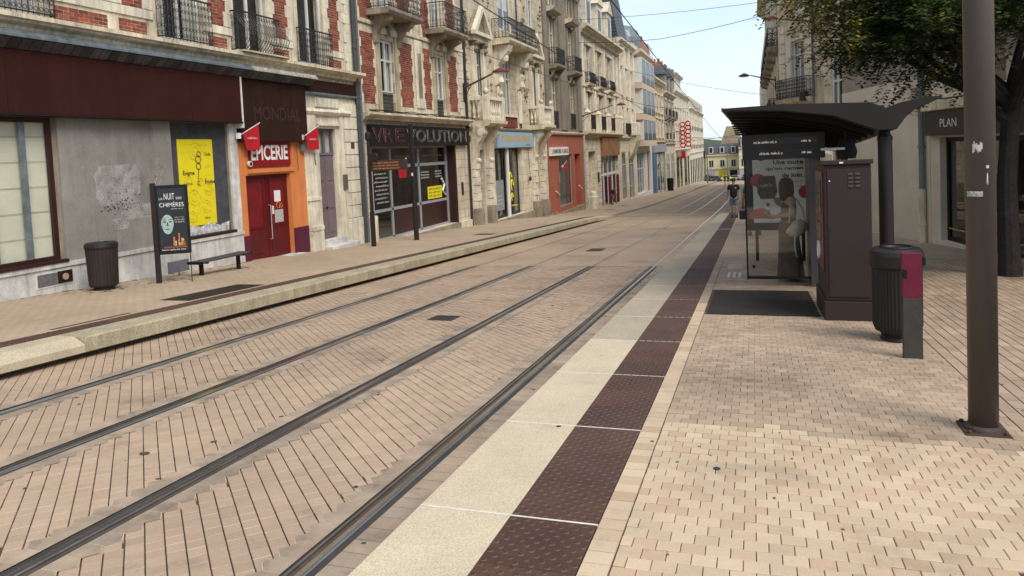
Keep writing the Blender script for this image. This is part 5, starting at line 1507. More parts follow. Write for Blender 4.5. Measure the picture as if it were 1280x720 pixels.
# ---------------------------------------------------------------- end of the street
cream_r = mat('cream_render', (.68, .60, .36), .9, .12, .3)
def far_house(name, label, x0, x1, y, zb, eave, roof_h, wallm, nw, chim=None):
    e = thing(name, label, 'building', ((x0 + x1) / 2, y, zb), 0)
    o = ((x0 + x1) / 2, y, zb)
    cs = [x0 + (x1 - x0) * (i + .5) / nw for i in range(nw)]
    mb = MB(); mb.box(x0, x1, y, y + 9, zb, eave); mb.build('wall', wallm, e, o)
    mb = MB(); mb.prism([(y - .2, eave), (y + 1.2, eave + roof_h), (y + 8, eave + roof_h), (y + 9.2, eave)], 'x', x0 - .1, x1 + .1); mb.build('roof', slate, e, o)
    mb = MB(); mb.box(x0 - .1, x1 + .1, y - .35, y + .01, eave - .3, eave + .1); mb.box(x0, x1, y - .2, y + .01, zb + 3.0, zb + 3.3); mb.build('cornice', stone, e, o)
    for i, c in enumerate(cs):
        for z0, z1 in ((zb + 3.6, zb + 5.6),):
            mb = MB(); mb.box(c - .65, c + .65, y - .06, y + .02, z0, z1); f = mb.build('window', white_paint, e, o)
            for s_ in (-1, 1):
                mb = MB(); mb.box(c + s_ * .30 - .24, c + s_ * .30 + .24, y - .08, y - .05, z0 + .1, z1 - .1); mb.build('pane', pane_dark, f, o)
        mb = MB(); mb.box(c - .6, c + .6, y - .15, y + 1.6, eave + .4, eave + 2.2); f = mb.build('dormer', white_paint, e, o)
        mb = MB(); mb.box(c - .4, c + .4, y - .18, y - .14, eave + .6, eave + 2.0); mb.build('pane', pane_dark, f, o)
        mb = MB(); mb.box(c - 1.0, c + .9, y - .08, y + .02, zb + .1, zb + 2.7)
        mb.build('shop_window', [mat('shop_lav', (.36, .33, .42), .6), yellow_d, pane_dark, dred, white_paint][i % 5], e, o)
    if chim:
        c0, c1, ct, gab = chim
        if gab:
            mb = MB(); mb.prism([(c0 - 2.2, eave + roof_h * .5), (c1 + 2.2, eave + roof_h * .5), (c1, ct), (c0, ct)], 'y', y + 2.5, y + 3.6); mb.build('gable_chimney', mat('gable_render', (.34, .27, .17), .9, .25, .6), e, o)
        else:
            mb = MB(); mb.box(c0, c1, y + 3, y + 4, eave, ct); mb.build('chimney', red_brick_far, e, o)
    return e
far_house('corner_house', 'cream house with slate mansard and broad gable chimney closing the street', -12.3, -3.4, 212, -8.6, -1.6, 3.0, cream_r, 3, (-6.6, -3.9, 6.2, True))
far_house('corner_house', 'pale house with steep stair front right of the gable chimney at street end', -3.3, 3.6, 204, -8.4, .2, 2.6, stone_l, 3)
far_house('corner_house', 'low cream house behind the far end of the long terrace', -24, -12.5, 214, -8.6, -2.6, 2.6, cream_r, 4)
hill = MB(); nX, nY = 60, 10
hr = random.Random(5)
hv = [[(-450 + 900 * i / nX, 420 + 60 * j, -12 + 24 * math.sin(math.pi * min(1, j / 6) / 2) * (.72 + .28 * math.sin(i * .31 + 1.0)) + hr.uniform(-.9, .9)) for i in range(nX + 1)] for j in range(nY + 1)]
for j in range(nY):
    for i in range(nX): hill.face([hv[j][i], hv[j][i + 1], hv[j + 1][i + 1], hv[j + 1][i]])
tag(hill.build('hill', mat('wooded_hill', (.035, .055, .022), .95, .5, .06, .5, .4)), kind='structure')

# ---------------------------------------------------------------- right-hand buildings
cream_wall = mat('cream_render_wall', (.60, .54, .43), .9, .12, .8, .1, 40, .12)
grey_wall = mat('grey_render_wall', (.30, .262, .21), .95, .2, 1.0, .15, 40, .2)
navy = mat('navy_fascia', (.009, .011, .016), .5, .15, 3)
zc = gz(21)
R1 = Bld('rendered_corner_building', 'cream and grey rendered building with dark blue shop front behind the tree', 2.83, 26.1, zc, R(190.6), left=False)
b = R1
b.body(0, 14, -2, 11, 2.3, grey_wall, deep=10)
b.wall(0, 14, 3.03, 11, [(7.3, 9.9, 2.55 + .5, 4.6), (10.8, 13.2, 3.05, 4.6), (7.3, 9.9, 6.3, 8.6), (10.8, 13.2, 6.3, 8.6)], grey_wall, depth=.3)
b.wall(0, 6.5, -2.5, 3.03, [], cream_wall, 'cream_wall', x=.015)
b.wall(6.5, 14, -2.5, 3.03, [(7.0, 13.6, -.86, 1.52), (7.3, 9.9, 2.5, 3.029)], cream_wall, 'shop_wall', depth=.35)
for h in ((7.3, 9.9, 2.5, 4.6), (10.8, 13.2, 3.05, 4.6), (7.3, 9.9, 6.3, 8.6), (10.8, 13.2, 6.3, 8.6)): b.window(*h, x=-.22, cols=2, tr=(), bar=.09, curtain='none')
b.box('window_sill', stone_l, .0, .16, 7.1, 10.1, 2.40, 2.50); b.box('shop_ledge', stone, .0, .22, 6.5, 14, 2.14, 2.36, bev=.02)
fs = b.box('shop_fascia', navy, .0, .14, 6.55, 13.8, 1.57, 2.13)
b.text('PLAN', letter_w, (.143, 7.36, 1.76), fs, w=.80, h=.18); b.text('II', letter_w, (.143, 9.22, 1.76), fs, w=.14, h=.18); b.text('B', letter_w, (.143, 10.2, 1.76), fs, w=.15, h=.18)
b.shoproom(7.0, 13.6, -.9, 1.52, mat('agency_interior', (.05, .03, .032), .9, .3, 1), d=1.2, x=-.35)
sf = b.window(7.0, 13.6, -.86, 1.52, x=-.2, cols=4, tr=(), m=black_paint, bar=.10, curtain='none', pane=pane_shop, name='shop_window')
b.box('gold_strip', gold, -.14, -.13, 7.1, 13.5, -.58, -.555, sf)
b.text('LOCATION', letter_w, (-.40, 7.75, 1.2), sf, w=.55)
for c in (7.62, 8.28, 10.2, 11.3, 12.4):
    for k in range(4):
        cd = b.box('property_card', letter_w if k % 2 else mat('card_pink', (.32, .16, .17), .6), -.42, -.41, c, c + .46, .72 - k * .36, 1.0 - k * .36, sf)
        b.box('card_photo', [mat('photo_blue', (.12, .17, .22), .5, .6, 8), mat('photo_grey', (.2, .2, .19), .5, .6, 8)][k % 2], -.409, -.405, c + .04, c + .42, .76 - k * .36, .9 - k * .36, cd)
b.drain(6.25, .3, 11, d=.10, r=.07, m=mat('drain_grey_r', (.16, .17, .18), .55)); b.drain(6.25, -1.6, .3, d=.10, r=.085, m=stone)
b.box('meter_box', grey_wall, .015, .13, 5.75, 5.98, 2.25, 2.75)

R2 = Bld('balcony_corner_house', 'stone corner house with curved iron balconies beyond the tram shelter', 1.5, 40.5, gz(40), R(208.4), left=False)
b = R2
b.body(.0, 9, -3.5, 14, 2.6, stone)
b.wall(.0, 9, -3.5, 14, [(1.05, 2.15, 3.65, 6.5), (4.3, 5.15, 3.0, 5.4), (1.05, 2.15, 7.9, 10.6)], stone, depth=.3)
b.window(1.05, 2.15, 3.65, 6.5, x=-.2, cols=2, tr=(.75,), bar=.08); b.window(1.05, 2.15, 7.9, 10.6, x=-.2, cols=2, tr=(.75,), bar=.08)
b.window(4.3, 5.15, 3.0, 5.4, x=-.1, cols=2, tr=(.5,), bar=.12)
b.box('shutter', white_paint, .0, .05, .62, 1.04, 3.65, 6.5)
b.railing(.25, 2.95, 3.65, 4.63, .42, step=.14, r=.014); mb = MB(); mb.prism([(0, 3.3), (.4, 3.45), (.5, 3.65), (0, 3.65)], 'y', .2, 3.0); b.put(mb, 'balcony_slab', stone)
for i in range(22):
    b.blk('quoin', stone_l, .0, .05, .0, .55, -1 + i * .5, -.55 + i * .5); b.blk('quoin', stone_l, .0, .05, 2.25, 2.9, -1 + i * .5, -.55 + i * .5)
b.drain(3.0, -2, 13.5, r=.045); b.box('flower_box', iron, .3, .55, 2.55, 2.95, 3.45, 3.9)
# street side of the same house
mb = MB(); mb.box(0, 9, 0, 0.3, -3.5, 14)
R3 = Bld('right_row_house', 'stone house with stacked iron balconies seen edge on down the right side', 1.5, 58.0, gz(58), math.pi, left=False)
b = R3
b.body(-17.5, 17.3, -4.5, 14, 2.2, stone)
hol = [(-14 + i * 4.6, -12.6 + i * 4.6, z, z + 2.5) for i in range(7) for z in (3.0, 6.8, 10.3)]
b.wall(-17.5, 17.3, -4.5, 14, hol, stone, depth=.3)
for h in hol: b.window(*h, x=-.2, cols=2, tr=(.7,), bar=.08)
for i in range(7):
    a = -14.4 + i * 4.6
    for z in (2.9, 6.7):
        mb = MB(); mb.prism([(0, z - .35), (.5, z - .2), (.6, z), (0, z)], 'y', a, a + 2.2); b.put(mb, 'balcony_slab', stone_d)
        b.railing(a + .05, a + 2.15, z, z + 1.0, .52, step=.2, r=.018, bulge=.1, scroll=i > 4)
b.cornice(-17.5, 17.3, 13.2, ledge_profile(.6, .7), stone)
b.box('red_sign_box', flag_red, .05, .5, 14.5, 15.6, 2.0, 2.6)
for k, (y_, x_, h_, lb) in enumerate(((95, 1.5, 12, 'plain cream house farther down the right row'), (126, 1.6, 11, 'distant beige house near the end of the right row'))):
    b = Bld('right_row_house', lb, x_, y_, gz(y_), math.pi, left=False)
    b.body(-15, 19 if k == 0 else 15, -7, h_, .5, stone_l)
    hol = [(-13 + i * 4.4, -11.6 + i * 4.4, z, z + 2.3) for i in range(6) for z in (1.5, 5.2)]
    b.wall(-15, 19 if k == 0 else 15, -8, h_, hol, stone_l, depth=.3)
    for h in hol: b.window(*h, x=-.2, cols=2, tr=(.7,), bar=.08)

# ================================================================ tram shelter
sh_m = mat('shelter_brown', (.0185, .0135, .0115), .55, .12, 2, .06, 60, .03, spec=.3)
sh_dark = mat('shelter_underside', (.010, .0085, .008), .6, .15, 2, spec=.2)
sglass = glass_mat('shelter_glass', (.88, .885, .87), .9, .02)
ST = thing('tram_shelter', 'dark brown tram shelter with gull wing roof, glass end and lit display', 'bus shelter', (.5, 12.6, gz(12.6)))
o = (.5, 12.6, gz(12.6))
def sh(mb, name, m, parent=None, **k): return mb.build(name, m, parent or ST, o, **k)
PXc = 1.62                                                    # post line
def roof_sec(y, k):
    g = gz(y)
    xl = -.36 + (y - 10.2) * .037
    return [(xl, y, g + 2.60), (xl, y, g + 2.575), (.4, y, g + 2.53), (1.0, y, g + 2.43), (1.5, y, g + 2.22), (1.72, y, g + 2.22), (1.82, y, g + 2.36), (1.96, y, g + 2.48), (2.21, y, g + 2.57), (2.23, y, g + 2.60), (2.0, y, g + 2.585), (1.76, y, g + 2.545), (1.60, y, g + 2.49), (1.42, y, g + 2.57), (.4, y, g + 2.61)]
mb = MB(); nn_ = 15
secs = [roof_sec(y, 0) for y in (10.2, 12.8, 15.4)]
i0 = 0
for s_ in secs: mb.v.extend(s_)
for q in range(2):
    for m_ in range(nn_): mb.idx((q * nn_ + m_, q * nn_ + (m_ + 1) % nn_, (q + 1) * nn_ + (m_ + 1) % nn_, (q + 1) * nn_ + m_))
mb.idx(tuple(range(nn_ - 1, -1, -1))); mb.idx(tuple(range(2 * nn_, 3 * nn_)))
rf = sh(mb, 'roof', sh_m)
mb = MB()
for k in range(9):
    y = 10.5 + k * .58
    g = gz(y)
    mb.prism([(-.30, g + 2.562), (.4, g + 2.525), (1.0, g + 2.425), (1.5, g + 2.215), (1.5, g + 2.16), (1.0, g + 2.35), (.4, g + 2.47), (-.30, g + 2.535)], 'y', y, y + .05)
sh(mb, 'roof_rib', sh_dark, rf)
mb = MB()
for k in range(26):
    y = 10.25 + k * .2; g = gz(y); xl = -.36 + (y - 10.2) * .037
    mb.box(xl - .015, xl + .005, y, y + .08, g + 2.565, g + 2.615)
sh(mb, 'edge_clip', zinc, rf)
for y in (10.45, 15.1):
    g = gz(y)
    mb = MB(); mb.tube([(PXc, y, g - .1), (PXc, y, g + 2.12)], .085, 18); mb.tube([(PXc, y, g), (PXc, y, g + .02)], .13, 18)
    pp = sh(mb, 'post', sh_m, smooth=False)
    mb = MB(); mb.lathe([(.092, 2.10), (.092, 2.14), (.07, 2.17), (.05, 2.24)], 14, (PXc, y, g)); mb.tube([(PXc - .03, y, g + 2.1), (PXc - .03, y, g + 2.45)], .018, 8); mb.tube([(PXc + .03, y, g + 2.1), (PXc + .03, y, g + 2.45)], .018, 8)
    sh(mb, 'post_head', sh_m, pp)
# glass end
gy = 11.9; g = gz(gy)
mb = MB(); mb.box(-.10, .93, gy, gy + .01, g + .15, g + 2.22); sh(mb, 'glass_pane', sglass)
fr = MB(); fr.box(-.125, -.10, gy - .02, gy + .03, g - .0 + .1, g + 2.3); fr.box(.93, .965, gy - .02, gy + .03, g - .02, g + 2.3); fr.box(-.10, .93, gy - .02, gy + .03, g + .11, g + .15)
sh(fr, 'glass_frame', sh_dark)
for (x, z) in ((-.02, .30), (-.02, 1.72)):
    mb = MB(); mb.tube([(x, gy - .02, g + z), (x, gy + .03, g + z)], .026, 12); sh(mb, 'glass_clamp', black_paint)
mb = MB(); mb.box(.80, .94, gy - .05, gy + .75, g, g + 1.95); sh(mb, 'technical_pillar', mat('pillar_grey', (.085, .08, .08), .3, .1, 3, metal=.3))
# display
dsp = MB(); dsp.box(-.14, 1.02, gy - .20, gy - .02, g + 1.95, g + 2.33); dso = sh(dsp, 'departure_display', mat('display_case', (.022, .017, .016), .4, .1, 4))
for k, z in enumerate((2.20, 2.03)):
    mb = MB(); mb.box(.0, .92, gy - .206, gy - .2005, g + z - .03, g + z + .07); ln = sh(mb, 'display_line', mat('display_glass', (.008, .008, .008), .2), dso)
    led = mat('display_led', (.6, .5, .4), .5, emit=(1.0, .78, .6), es=.22)
    scribble(ln, led, (.03 - o[0] + .08 * k, gy - .208 - o[1], g + z - o[2] - .005), .34, .038, '-y', 80 + k); scribble(ln, led, (.70 - o[0], gy - .208 - o[1], g + z - o[2] - .005), .15, .038, '-y', 85 + k)
# ad panel at the far end
ay = 15.6; g = gz(ay)
ad = MB(); ad.box(-.13, 1.04, ay, ay + .16, g + .62, g + 2.2); ado = sh(ad, 'advert_case', sh_dark)
ad = MB(); ad.box(.0, .985, ay - .006, ay - .001, g + .78, g + 2.10); ads = sh(ad, 'advert_sheet', mat('advert_white', (.62, .62, .60), .35, .03, 3), ado)
lx, ly, lz = o
for k, (t_, z, w) in enumerate((('Une sauce', 1.94, .56), ("qu'on ramen", 1.81, .70), ('de loin.', 1.68, .40))):
    text(t_, letter_k, ads, (.955 - w - lx, ay - .009 - ly, g + z - lz), '-y', w=w, h=.088, bold=.03)
for k in range(2): scribble(ads, letter_k, (.66 - lx, ay - .009 - ly, g + 1.58 - .09 * k - lz), .29, .03, '-y', 90 + k)
def disc(cx, cz, r, m, yy_, a0=0, a1=360, n=18):
    mb = MB(); mb.prism([(cx + r * math.cos(R(a0 + (a1 - a0) * i / n)), cz + r * math.sin(R(a0 + (a1 - a0) * i / n))) for i in range(n + (0 if a1 - a0 >= 360 else 1))], 'y', yy_, yy_ + .003); return mb
adred = mat('advert_red', (.36, .03, .05), .4)
for (cx, cz, r, a0, a1) in ((.10, 1.62, .15, -90, 200), (.985, 1.38, .13, 90, 270), (.13, .86, .22, 0, 180), (.28, 1.14, .038, 0, 360), (.17, 2.10, .08, 180, 360)):
    sh(disc(cx, g + cz, r, adred, ay - .009, a0, a1), 'printed_disc', adred, ads)
mb = MB(); mb.prism([(.10, g + 1.72), (.42, g + 1.72), (.46, g + 1.40), (.40, g + 1.26), (.14, g + 1.26), (.08, g + 1.40)], 'y', ay - .0155, ay - .011); sh(mb, 'printed_jar', mat('jar_brown', (.06, .035, .03), .4, .4, 12), ads)
sh(disc(.58, g + 1.28, .2, None, ay - .0145, 180, 360), 'printed_bowl', mat('bowl_olive', (.16, .15, .04), .5, .4, 14), ads)
scribble(ads, mat('jar_cream', (.5, .42, .3), .5), (.13 - lx, ay - .018 - ly, g + 1.50 - lz), .27, .07, '-y', 95)
scribble(ads, letter_k, (.3 - lx, ay - .009 - ly, g + .80 - lz), .7, .018, '-y', 96)
for x in (.02, .9):
    mb = MB(); mb.box(x, x + .06, ay + .04, ay + .12, g - .05, g + .62); sh(mb, 'advert_leg', sh_dark, ado)
mb = MB(); mb.box(1.30, 1.34, 12.6, 15.0, gz(13.8) + .05, gz(13.8) + 2.1); sh(mb, 'back_glass', sglass)
bn = MB(); bn.box(.95, 1.28, 13.1, 14.8, gz(14) + .42, gz(14) + .46); bno = sh(bn, 'bench_seat', sh_m)
for y in (13.3, 14.6):
    mb = MB(); mb.box(1.08, 1.14, y, y + .05, gz(y) - .03, gz(14) + .42); sh(mb, 'bench_leg', sh_m, bno)
sp = MB(); sp.lathe([(.12, 0), (.14, .1), (.09, .28)], 12, (1.25, 11.2, gz(11.2) + 1.9)); sp.tube([(1.25, 11.2, gz(11.2) + 2.18), (1.25, 11.2, gz(11.2) + 2.3)], .03, 6); sh(sp, 'loudspeaker', black_paint)
sp = MB(); sp.box(.9, 1.2, 10.9, 11.0, gz(11) + 2.02, gz(11) + 2.05); sh(sp, 'light_fitting', white_paint)

# ---- ticket machine
TMm = mat('machine_brown', (.031, .0205, .0175), .55, .08, 2, .08, 200, .05, spec=.3)
t = thing('ticket_machine', 'brown metal ticket machine cabinet with maroon front beside the shelter', 'ticket machine', (1.0, 9.6, gz(9.6)))
o2 = (1.0, 9.6, gz(9.6)); g = gz(9.05)
def tm(mb, name, m, parent=None, **k): return mb.build(name, m, parent or t, o2, **k)
mb = MB(); mb.prism([(9.06, g + .22), (10.20, g + .22), (10.20, g + 1.76), (9.06, g + 1.78)], 'x', .77, 1.26); cab = tm(mb, 'cabinet', TMm, bev=.012)
mb = MB(); mb.box(.745, 1.28, 9.03, 10.23, g - .12, g + .22); tm(mb, 'plinth', TMm, bev=.006)
mb = MB(); mb.prism([(9.03, g + 1.78), (10.23, g + 1.755), (10.23, g + 1.80), (9.03, g + 1.835)], 'x', .75, 1.28); tm(mb, 'lid', TMm, bev=.008)
mb = MB(); mb.box(.80, 1.235, 9.048, 9.058, g + .27, g + 1.73); dr = tm(mb, 'service_door', TMm, bev=.004)
for k in range(4):
    for q in range(2):
        mb = MB(); mb.prism([(9.048, g + 1.52 + k * .045), (9.036, g + 1.525 + k * .045), (9.048, g + 1.55 + k * .045)], 'x', 1.02 + q * .075, 1.07 + q * .075); tm(mb, 'louvre', TMm, dr)
for zz_ in (.45, 1.05, 1.6):
    mb = MB(); mb.tube([(.825, 9.05, g + zz_), (.825, 9.040, g + zz_)], .009, 8); tm(mb, 'lock', letter_w if zz_ == 1.6 else black_paint, dr)
mb = MB(); mb.box(.93, .97, 9.022, 9.03, g + 1.795, g + 1.812); tm(mb, 'maker_plate', letter_w)
mf = mat('machine_front', (.09, .008, .016), .35, .2, 4); gf = mat('machine_steel', (.14, .14, .145), .3, .1, 4, metal=.7)
mb = MB(); mb.box(.755, .769, 9.16, 10.1, g + .55, g + 1.70); fp = tm(mb, 'front_panel', mf)
mb = MB(); mb.box(.748, .756, 9.3, 9.9, g + 1.2, g + 1.6); tm(mb, 'screen', mat('screen_dark', (.02, .02, .022), .15), fp)
mb = MB(); mb.box(.742, .756, 9.35, 9.6, g + .9, g + 1.08); mb.box(.742, .756, 9.7, 9.85, g + .95, g + 1.1); tm(mb, 'ticket_slot', gf, fp)
mb = MB(); mb.tube([(.74, 9.62 + .14 * math.cos(a * .52), g + .74 + .1 * math.sin(a * .52)) for a in range(13)], .012, 6); tm(mb, 'tray_ring', letter_w, fp)

# ---- litter bin, right
binm = mat('bin_dark', (.014, .0115, .010), .5, .15, 4, spec=.35)
def ribbed_bin(x, y, label, m, parent_group=None):
    g = gz(y)
    t = thing('litter_bin', label, 'bin', (x, y, g)); t.scale = (.86, .86, 1.0)
    mb = MB(); nseg = 88
    def rr(i): return 1.0 if i % 2 else .965
    prof = [(.235, .10), (.262, .16), (.262, .74)]
    rings = []
    for r_, z in prof:
        i0 = len(mb.v)
        for i in range(nseg):
            a = 2 * math.pi * i / nseg; mb.v.append((r_ * rr(i) * math.cos(a), r_ * rr(i) * math.sin(a), z))
        rings.append(i0)
    for a_, b_ in zip(rings, rings[1:]):
        for i in range(nseg): mb.idx((a_ + i, a_ + (i + 1) % nseg, b_ + (i + 1) % nseg, b_ + i))
    bd = mb.build('drum', m, t)
    mb = MB(); mb.lathe([(.17, -.02), (.19, .02), (.17, .05), (.20, .105), (.23, .11)], 24); mb.build('foot', m, t)
    mb = MB(); mb.lathe([(.262, .73), (.285, .75), (.287, .86), (.275, .90), (.24, .925), (.15, .93), (.14, .915)], 32, caps=True); li = mb.build('lid', m, t, smooth=False)
    mb = MB(); mb.ring((0, 0, .932), .165, .012, 'z', 20, 5); mb.build('lid_ring', black_paint, li)
    mb = MB(); mb.box(.05, .24, -.30, -.27, .79, .86); mb.build('handle', black_paint, li)
    return t
ribbed_bin(1.33, 8.05, 'dark ribbed round litter bin behind the maroon topped bollard', binm)
# ---- bollard
g = gz(7.2)
t = thing('bollard', 'grey square bollard with maroon top in front of the ribbed bin', 'bollard', (1.315, 7.25, g))
bg = mat('bollard_grey', (.045, .041, .037), .55, .2, 5, .1, 80, spec=.3); bmr = mat('bollard_maroon', (.125, .006, .026), .5, .12, 5)
mb = MB(); mb.box(-.078, .078, -.03, .03, -.05, .545); mb.build('post', bg, t, bev=.004)
mb = MB(); mb.box(-.078, .078, -.03, .03, .545, .945); mb.build('coloured_top', bmr, t, bev=.004)
mb = MB(); mb.box(-.08, -.04, -.034, -.031, .72, .80); mb.lathe([(.02, 0), (.02, .006)], 8, (-.07, -.033, .76)); mb.build('cut_out', black_paint, t)
# ---- big lamp column
g = gz(5.22)
pol_m = mat('column_brown', (.084, .067, .055), .45, .10, 1.5, .05, 120, .02, spec=.4, streak=.06)
t = thing('lamp_column', 'thick brown metal lamp column with stickers in the right foreground', 'pole', (1.345, 5.25, g))
mb = MB(); mb.tube([(0, 0, -.1), (0, 0, 3.2), (-.01, 0, 8.5)], [.084, .083, .075], 40); mb.build('shaft', pol_m, t, smooth=True)
mb = MB(); mb.box(-.125, .125, -.125, .125, -.03, .012); mb.lathe([(.11, .012), (.105, .03), (.086, .045)], 32); mb.build('base_plate', mat('rusty_base', (.05, .032, .024), .8, .4, 12), t)
mb = MB(); mb.tube([(0, 0, 8.3), (-.8, .2, 8.7), (-1.8, .4, 8.8)], [.05, .045, .04], 8); mb.lathe([(.05, .1), (.3, 0), (.28, -.06), (.05, -.08)], 14, (-1.9, .42, 8.78)); mb.build('lamp_arm', mat('lamp_maroon', (.12, .02, .03), .45), t)
for (bx_, by_) in ((-.1, -.1), (.1, -.1), (.1, .1), (-.1, .1)):
    mb = MB(); mb.lathe([(.014, .012), (.014, .028), (.008, .032)], 6, (bx_, by_, 0)); mb.build('anchor_bolt', MATS['rusty_base'], t)
def sticker(a0, a1, z0, z1, m, name, rough_=0):
    mb = MB(); n = 8; rr_ = .0850; rs = random.Random(int(z0 * 100))
    for i in range(n):
        p, q = R(a0 + (a1 - a0) * i / n), R(a0 + (a1 - a0) * (i + 1) / n)
        za, zb_ = z0 + rough_ * rs.random() * (z1 - z0), z1 - rough_ * rs.random() * (z1 - z0)
        mb.face([(rr_ * math.cos(p), rr_ * math.sin(p), za), (rr_ * math.cos(q), rr_ * math.sin(q), za), (rr_ * math.cos(q), rr_ * math.sin(q), zb_), (rr_ * math.cos(p), rr_ * math.sin(p), zb_)])
    return mb.build(name, m, t)
stk = mat('sticker_white', (.55, .53, .49), .6, .2, 30)
sticker(228, 265, 1.76, 1.835, stk, 'sticker', .35); sticker(277, 288, 1.665, 1.683, stk, 'sticker'); sticker(279, 284, 1.56, 1.64, stk, 'sticker', .3); sticker(200, 264, 1.492, 1.525, mat('sticker_grey', (.46, .44, .41), .6, .5, 60), 'sticker')
# ================================================================ tree on the right
def leaf_mat():
    m = bpy.data.materials.new('tree_leaf'); m.use_nodes = True
    n, l = m.node_tree.nodes, m.node_tree.links
    b = n['Principled BSDF']; b.inputs['Roughness'].default_value = .55; b.inputs['Specular IOR Level'].default_value = .3
    at = n.new('ShaderNodeAttribute'); at.attribute_name = 'tone'
    cr = n.new('ShaderNodeValToRGB'); e = cr.color_ramp.elements
    e[0].position = 0; e[0].color = (.026, .045, .015, 1); e[1].position = .55; e[1].color = (.085, .118, .030, 1)
    x = e.new(.72); x.color = (.20, .20, .034, 1)
    x = e.new(.86); x.color = (.36, .25, .045, 1)
    x = e.new(1.0); x.color = (.22, .11, .035, 1)
    l.new(at.outputs['Fac'], cr.inputs[0]); l.new(cr.outputs[0], b.inputs['Base Color'])
    tr = n.new('ShaderNodeBsdfTranslucent'); l.new(cr.outputs[0], tr.inputs[0])
    mx = n.new('ShaderNodeMixShader'); mx.inputs[0].default_value = .25
    l.new(b.outputs[0], mx.inputs[1]); l.new(tr.outputs[0], mx.inputs[2]); l.new(mx.outputs[0], n['Material Output'].inputs[0])
    return m
bark = mat('bark', (.028, .022, .018), .95, .35, 6, .3, 30, .6, streak=.3)
tr_ = random.Random(21)
T = thing('street_tree', 'dark leaved street tree with yellowing sprays behind the lamp column', 'tree', (3.82, 13.4, gz(13.4)))
tb = MB()
def limb(p, d, r, L, depth, tips):
    pts = [Vector(p)]; rad = [r]; d = Vector(d).normalized()
    n = 5
    for i in range(n):
        d = (d + Vector((tr_.uniform(-.22, .22), tr_.uniform(-.22, .22), tr_.uniform(-.08, .12)))).normalized()
        pts.append(pts[-1] + d * L / n); rad.append(r * (1 - .55 * (i + 1) / n))
    tb.tube(pts, rad, 7 if r > .05 else 4)
    if depth == 0:
        tips.append((pts[-1], d)); tips.append((pts[-3], d)); return
    for k in range(3 if depth > 1 else 3):
        q = pts[-1 - (k % 3)]
        nd = (d * .7 + Vector((tr_.uniform(-1, 1), tr_.uniform(-1, 1), tr_.uniform(-.35, .5)))).normalized()
        limb(q, nd, rad[-1 - (k % 3)] * .75, L * tr_.uniform(.55, .8), depth - 1, tips)
tips = []
tb.tube([(0, 0, -.1), (0, 0, .2), (-.02, .02, 1.5), (.06, 0, 2.9)], [.20, .16, .14, .125], 12)
for d in ((-.9, -.25, .75), (.6, .4, .9), (-.25, -.8, .8), (-.6, .6, .9), (.5, -.6, 1.0), (-1.0, .2, .38), (-.7, -.7, .45), (.1, .1, 1.3), (-.85, -.45, .55)):
    limb((.04, 0, tr_.uniform(2.3, 2.9)), d, .085, tr_.uniform(1.6, 2.1), 2, tips)
tb.build('trunk', bark, T)
lf = MB()
def spray(c, d, yellow):
    """drooping leaf spray with paired leaflets"""
    wq = Vector(c) + Vector((3.82, 13.4, 0))
    if wq.x / wq.y < .042: return
    for s_ in range(7):
        p = Vector(c) + Vector((tr_.gauss(0, .20), tr_.gauss(0, .20), tr_.gauss(0, .16)))
        sd = (Vector(d) * .5 + Vector((tr_.uniform(-1, 1), tr_.uniform(-1, 1), tr_.uniform(-.9, .3)))).normalized()
        L = tr_.uniform(.2, .36); k = 7
        side = sd.cross(Vector((0, 0, 1)))
        if side.length < .1: side = Vector((1, 0, 0))
        side.normalize()
        if yellow: lf.tone = min(1, max(.5, tr_.gauss(.80, .12)))
        else: lf.tone = max(0, min(.68, tr_.gauss(.28, .18)))
        for i in range(k):
            q = p + sd * (L * i / k) + Vector((0, 0, -.10 * (i / k) ** 2))
            for sg_ in (-1, 1):
                ld = (side * sg_ + sd * .45 + Vector((0, 0, tr_.uniform(-.5, .15)))).normalized()
                ll, lw = tr_.uniform(.06, .095), tr_.uniform(.017, .026)
                nrm = ld.cross(Vector((tr_.uniform(-.4, .4), tr_.uniform(-.4, .4), 1))).normalized()
                a_ = q; b_ = q + ld * ll * .5 + nrm * lw; c_ = q + ld * ll; d_ = q + ld * ll * .5 - nrm * lw
                lf.face([a_, b_, c_, d_])
base = Vector((3.82, 13.4, gz(13.4)))
for (p, d) in tips:
    wp = p + base
    # the crown's outer left sprays have started to turn
    r_ = tr_.random()
    yel = (p.x < -2.3 and r_ < .6) or r_ < .05
    for rep in range(4):
        spray(p + Vector((tr_.gauss(0, .12), tr_.gauss(0, .12), tr_.gauss(0, .1))), d, yel)
for k in range(150):
    # hanging sprays at the crown's lower left rim
    q = Vector((tr_.uniform(-3.5, -.2), tr_.uniform(-2.6, 1.2), 0)); q.z = 4.15 + tr_.gauss(.25, .45) - .22 * abs(q.x + 1.4) * -1 * .3 + (.35 if q.x < -2.3 else 0)
    spray(q, (-.4, -.3, -.5), (q.x < -2.4 and tr_.random() < .7) or tr_.random() < .07)
for k in range(26):
    q = Vector((tr_.gauss(-1.15, .38), tr_.gauss(-1.0, .4), tr_.uniform(3.1, 3.9))); spray(q, (-.2, -.2, -.9), tr_.random() < .1)
print('tips', len(tips), 'leaves', len(lf.f))
lf.build('crown', leaf_mat(), T, tones=True)

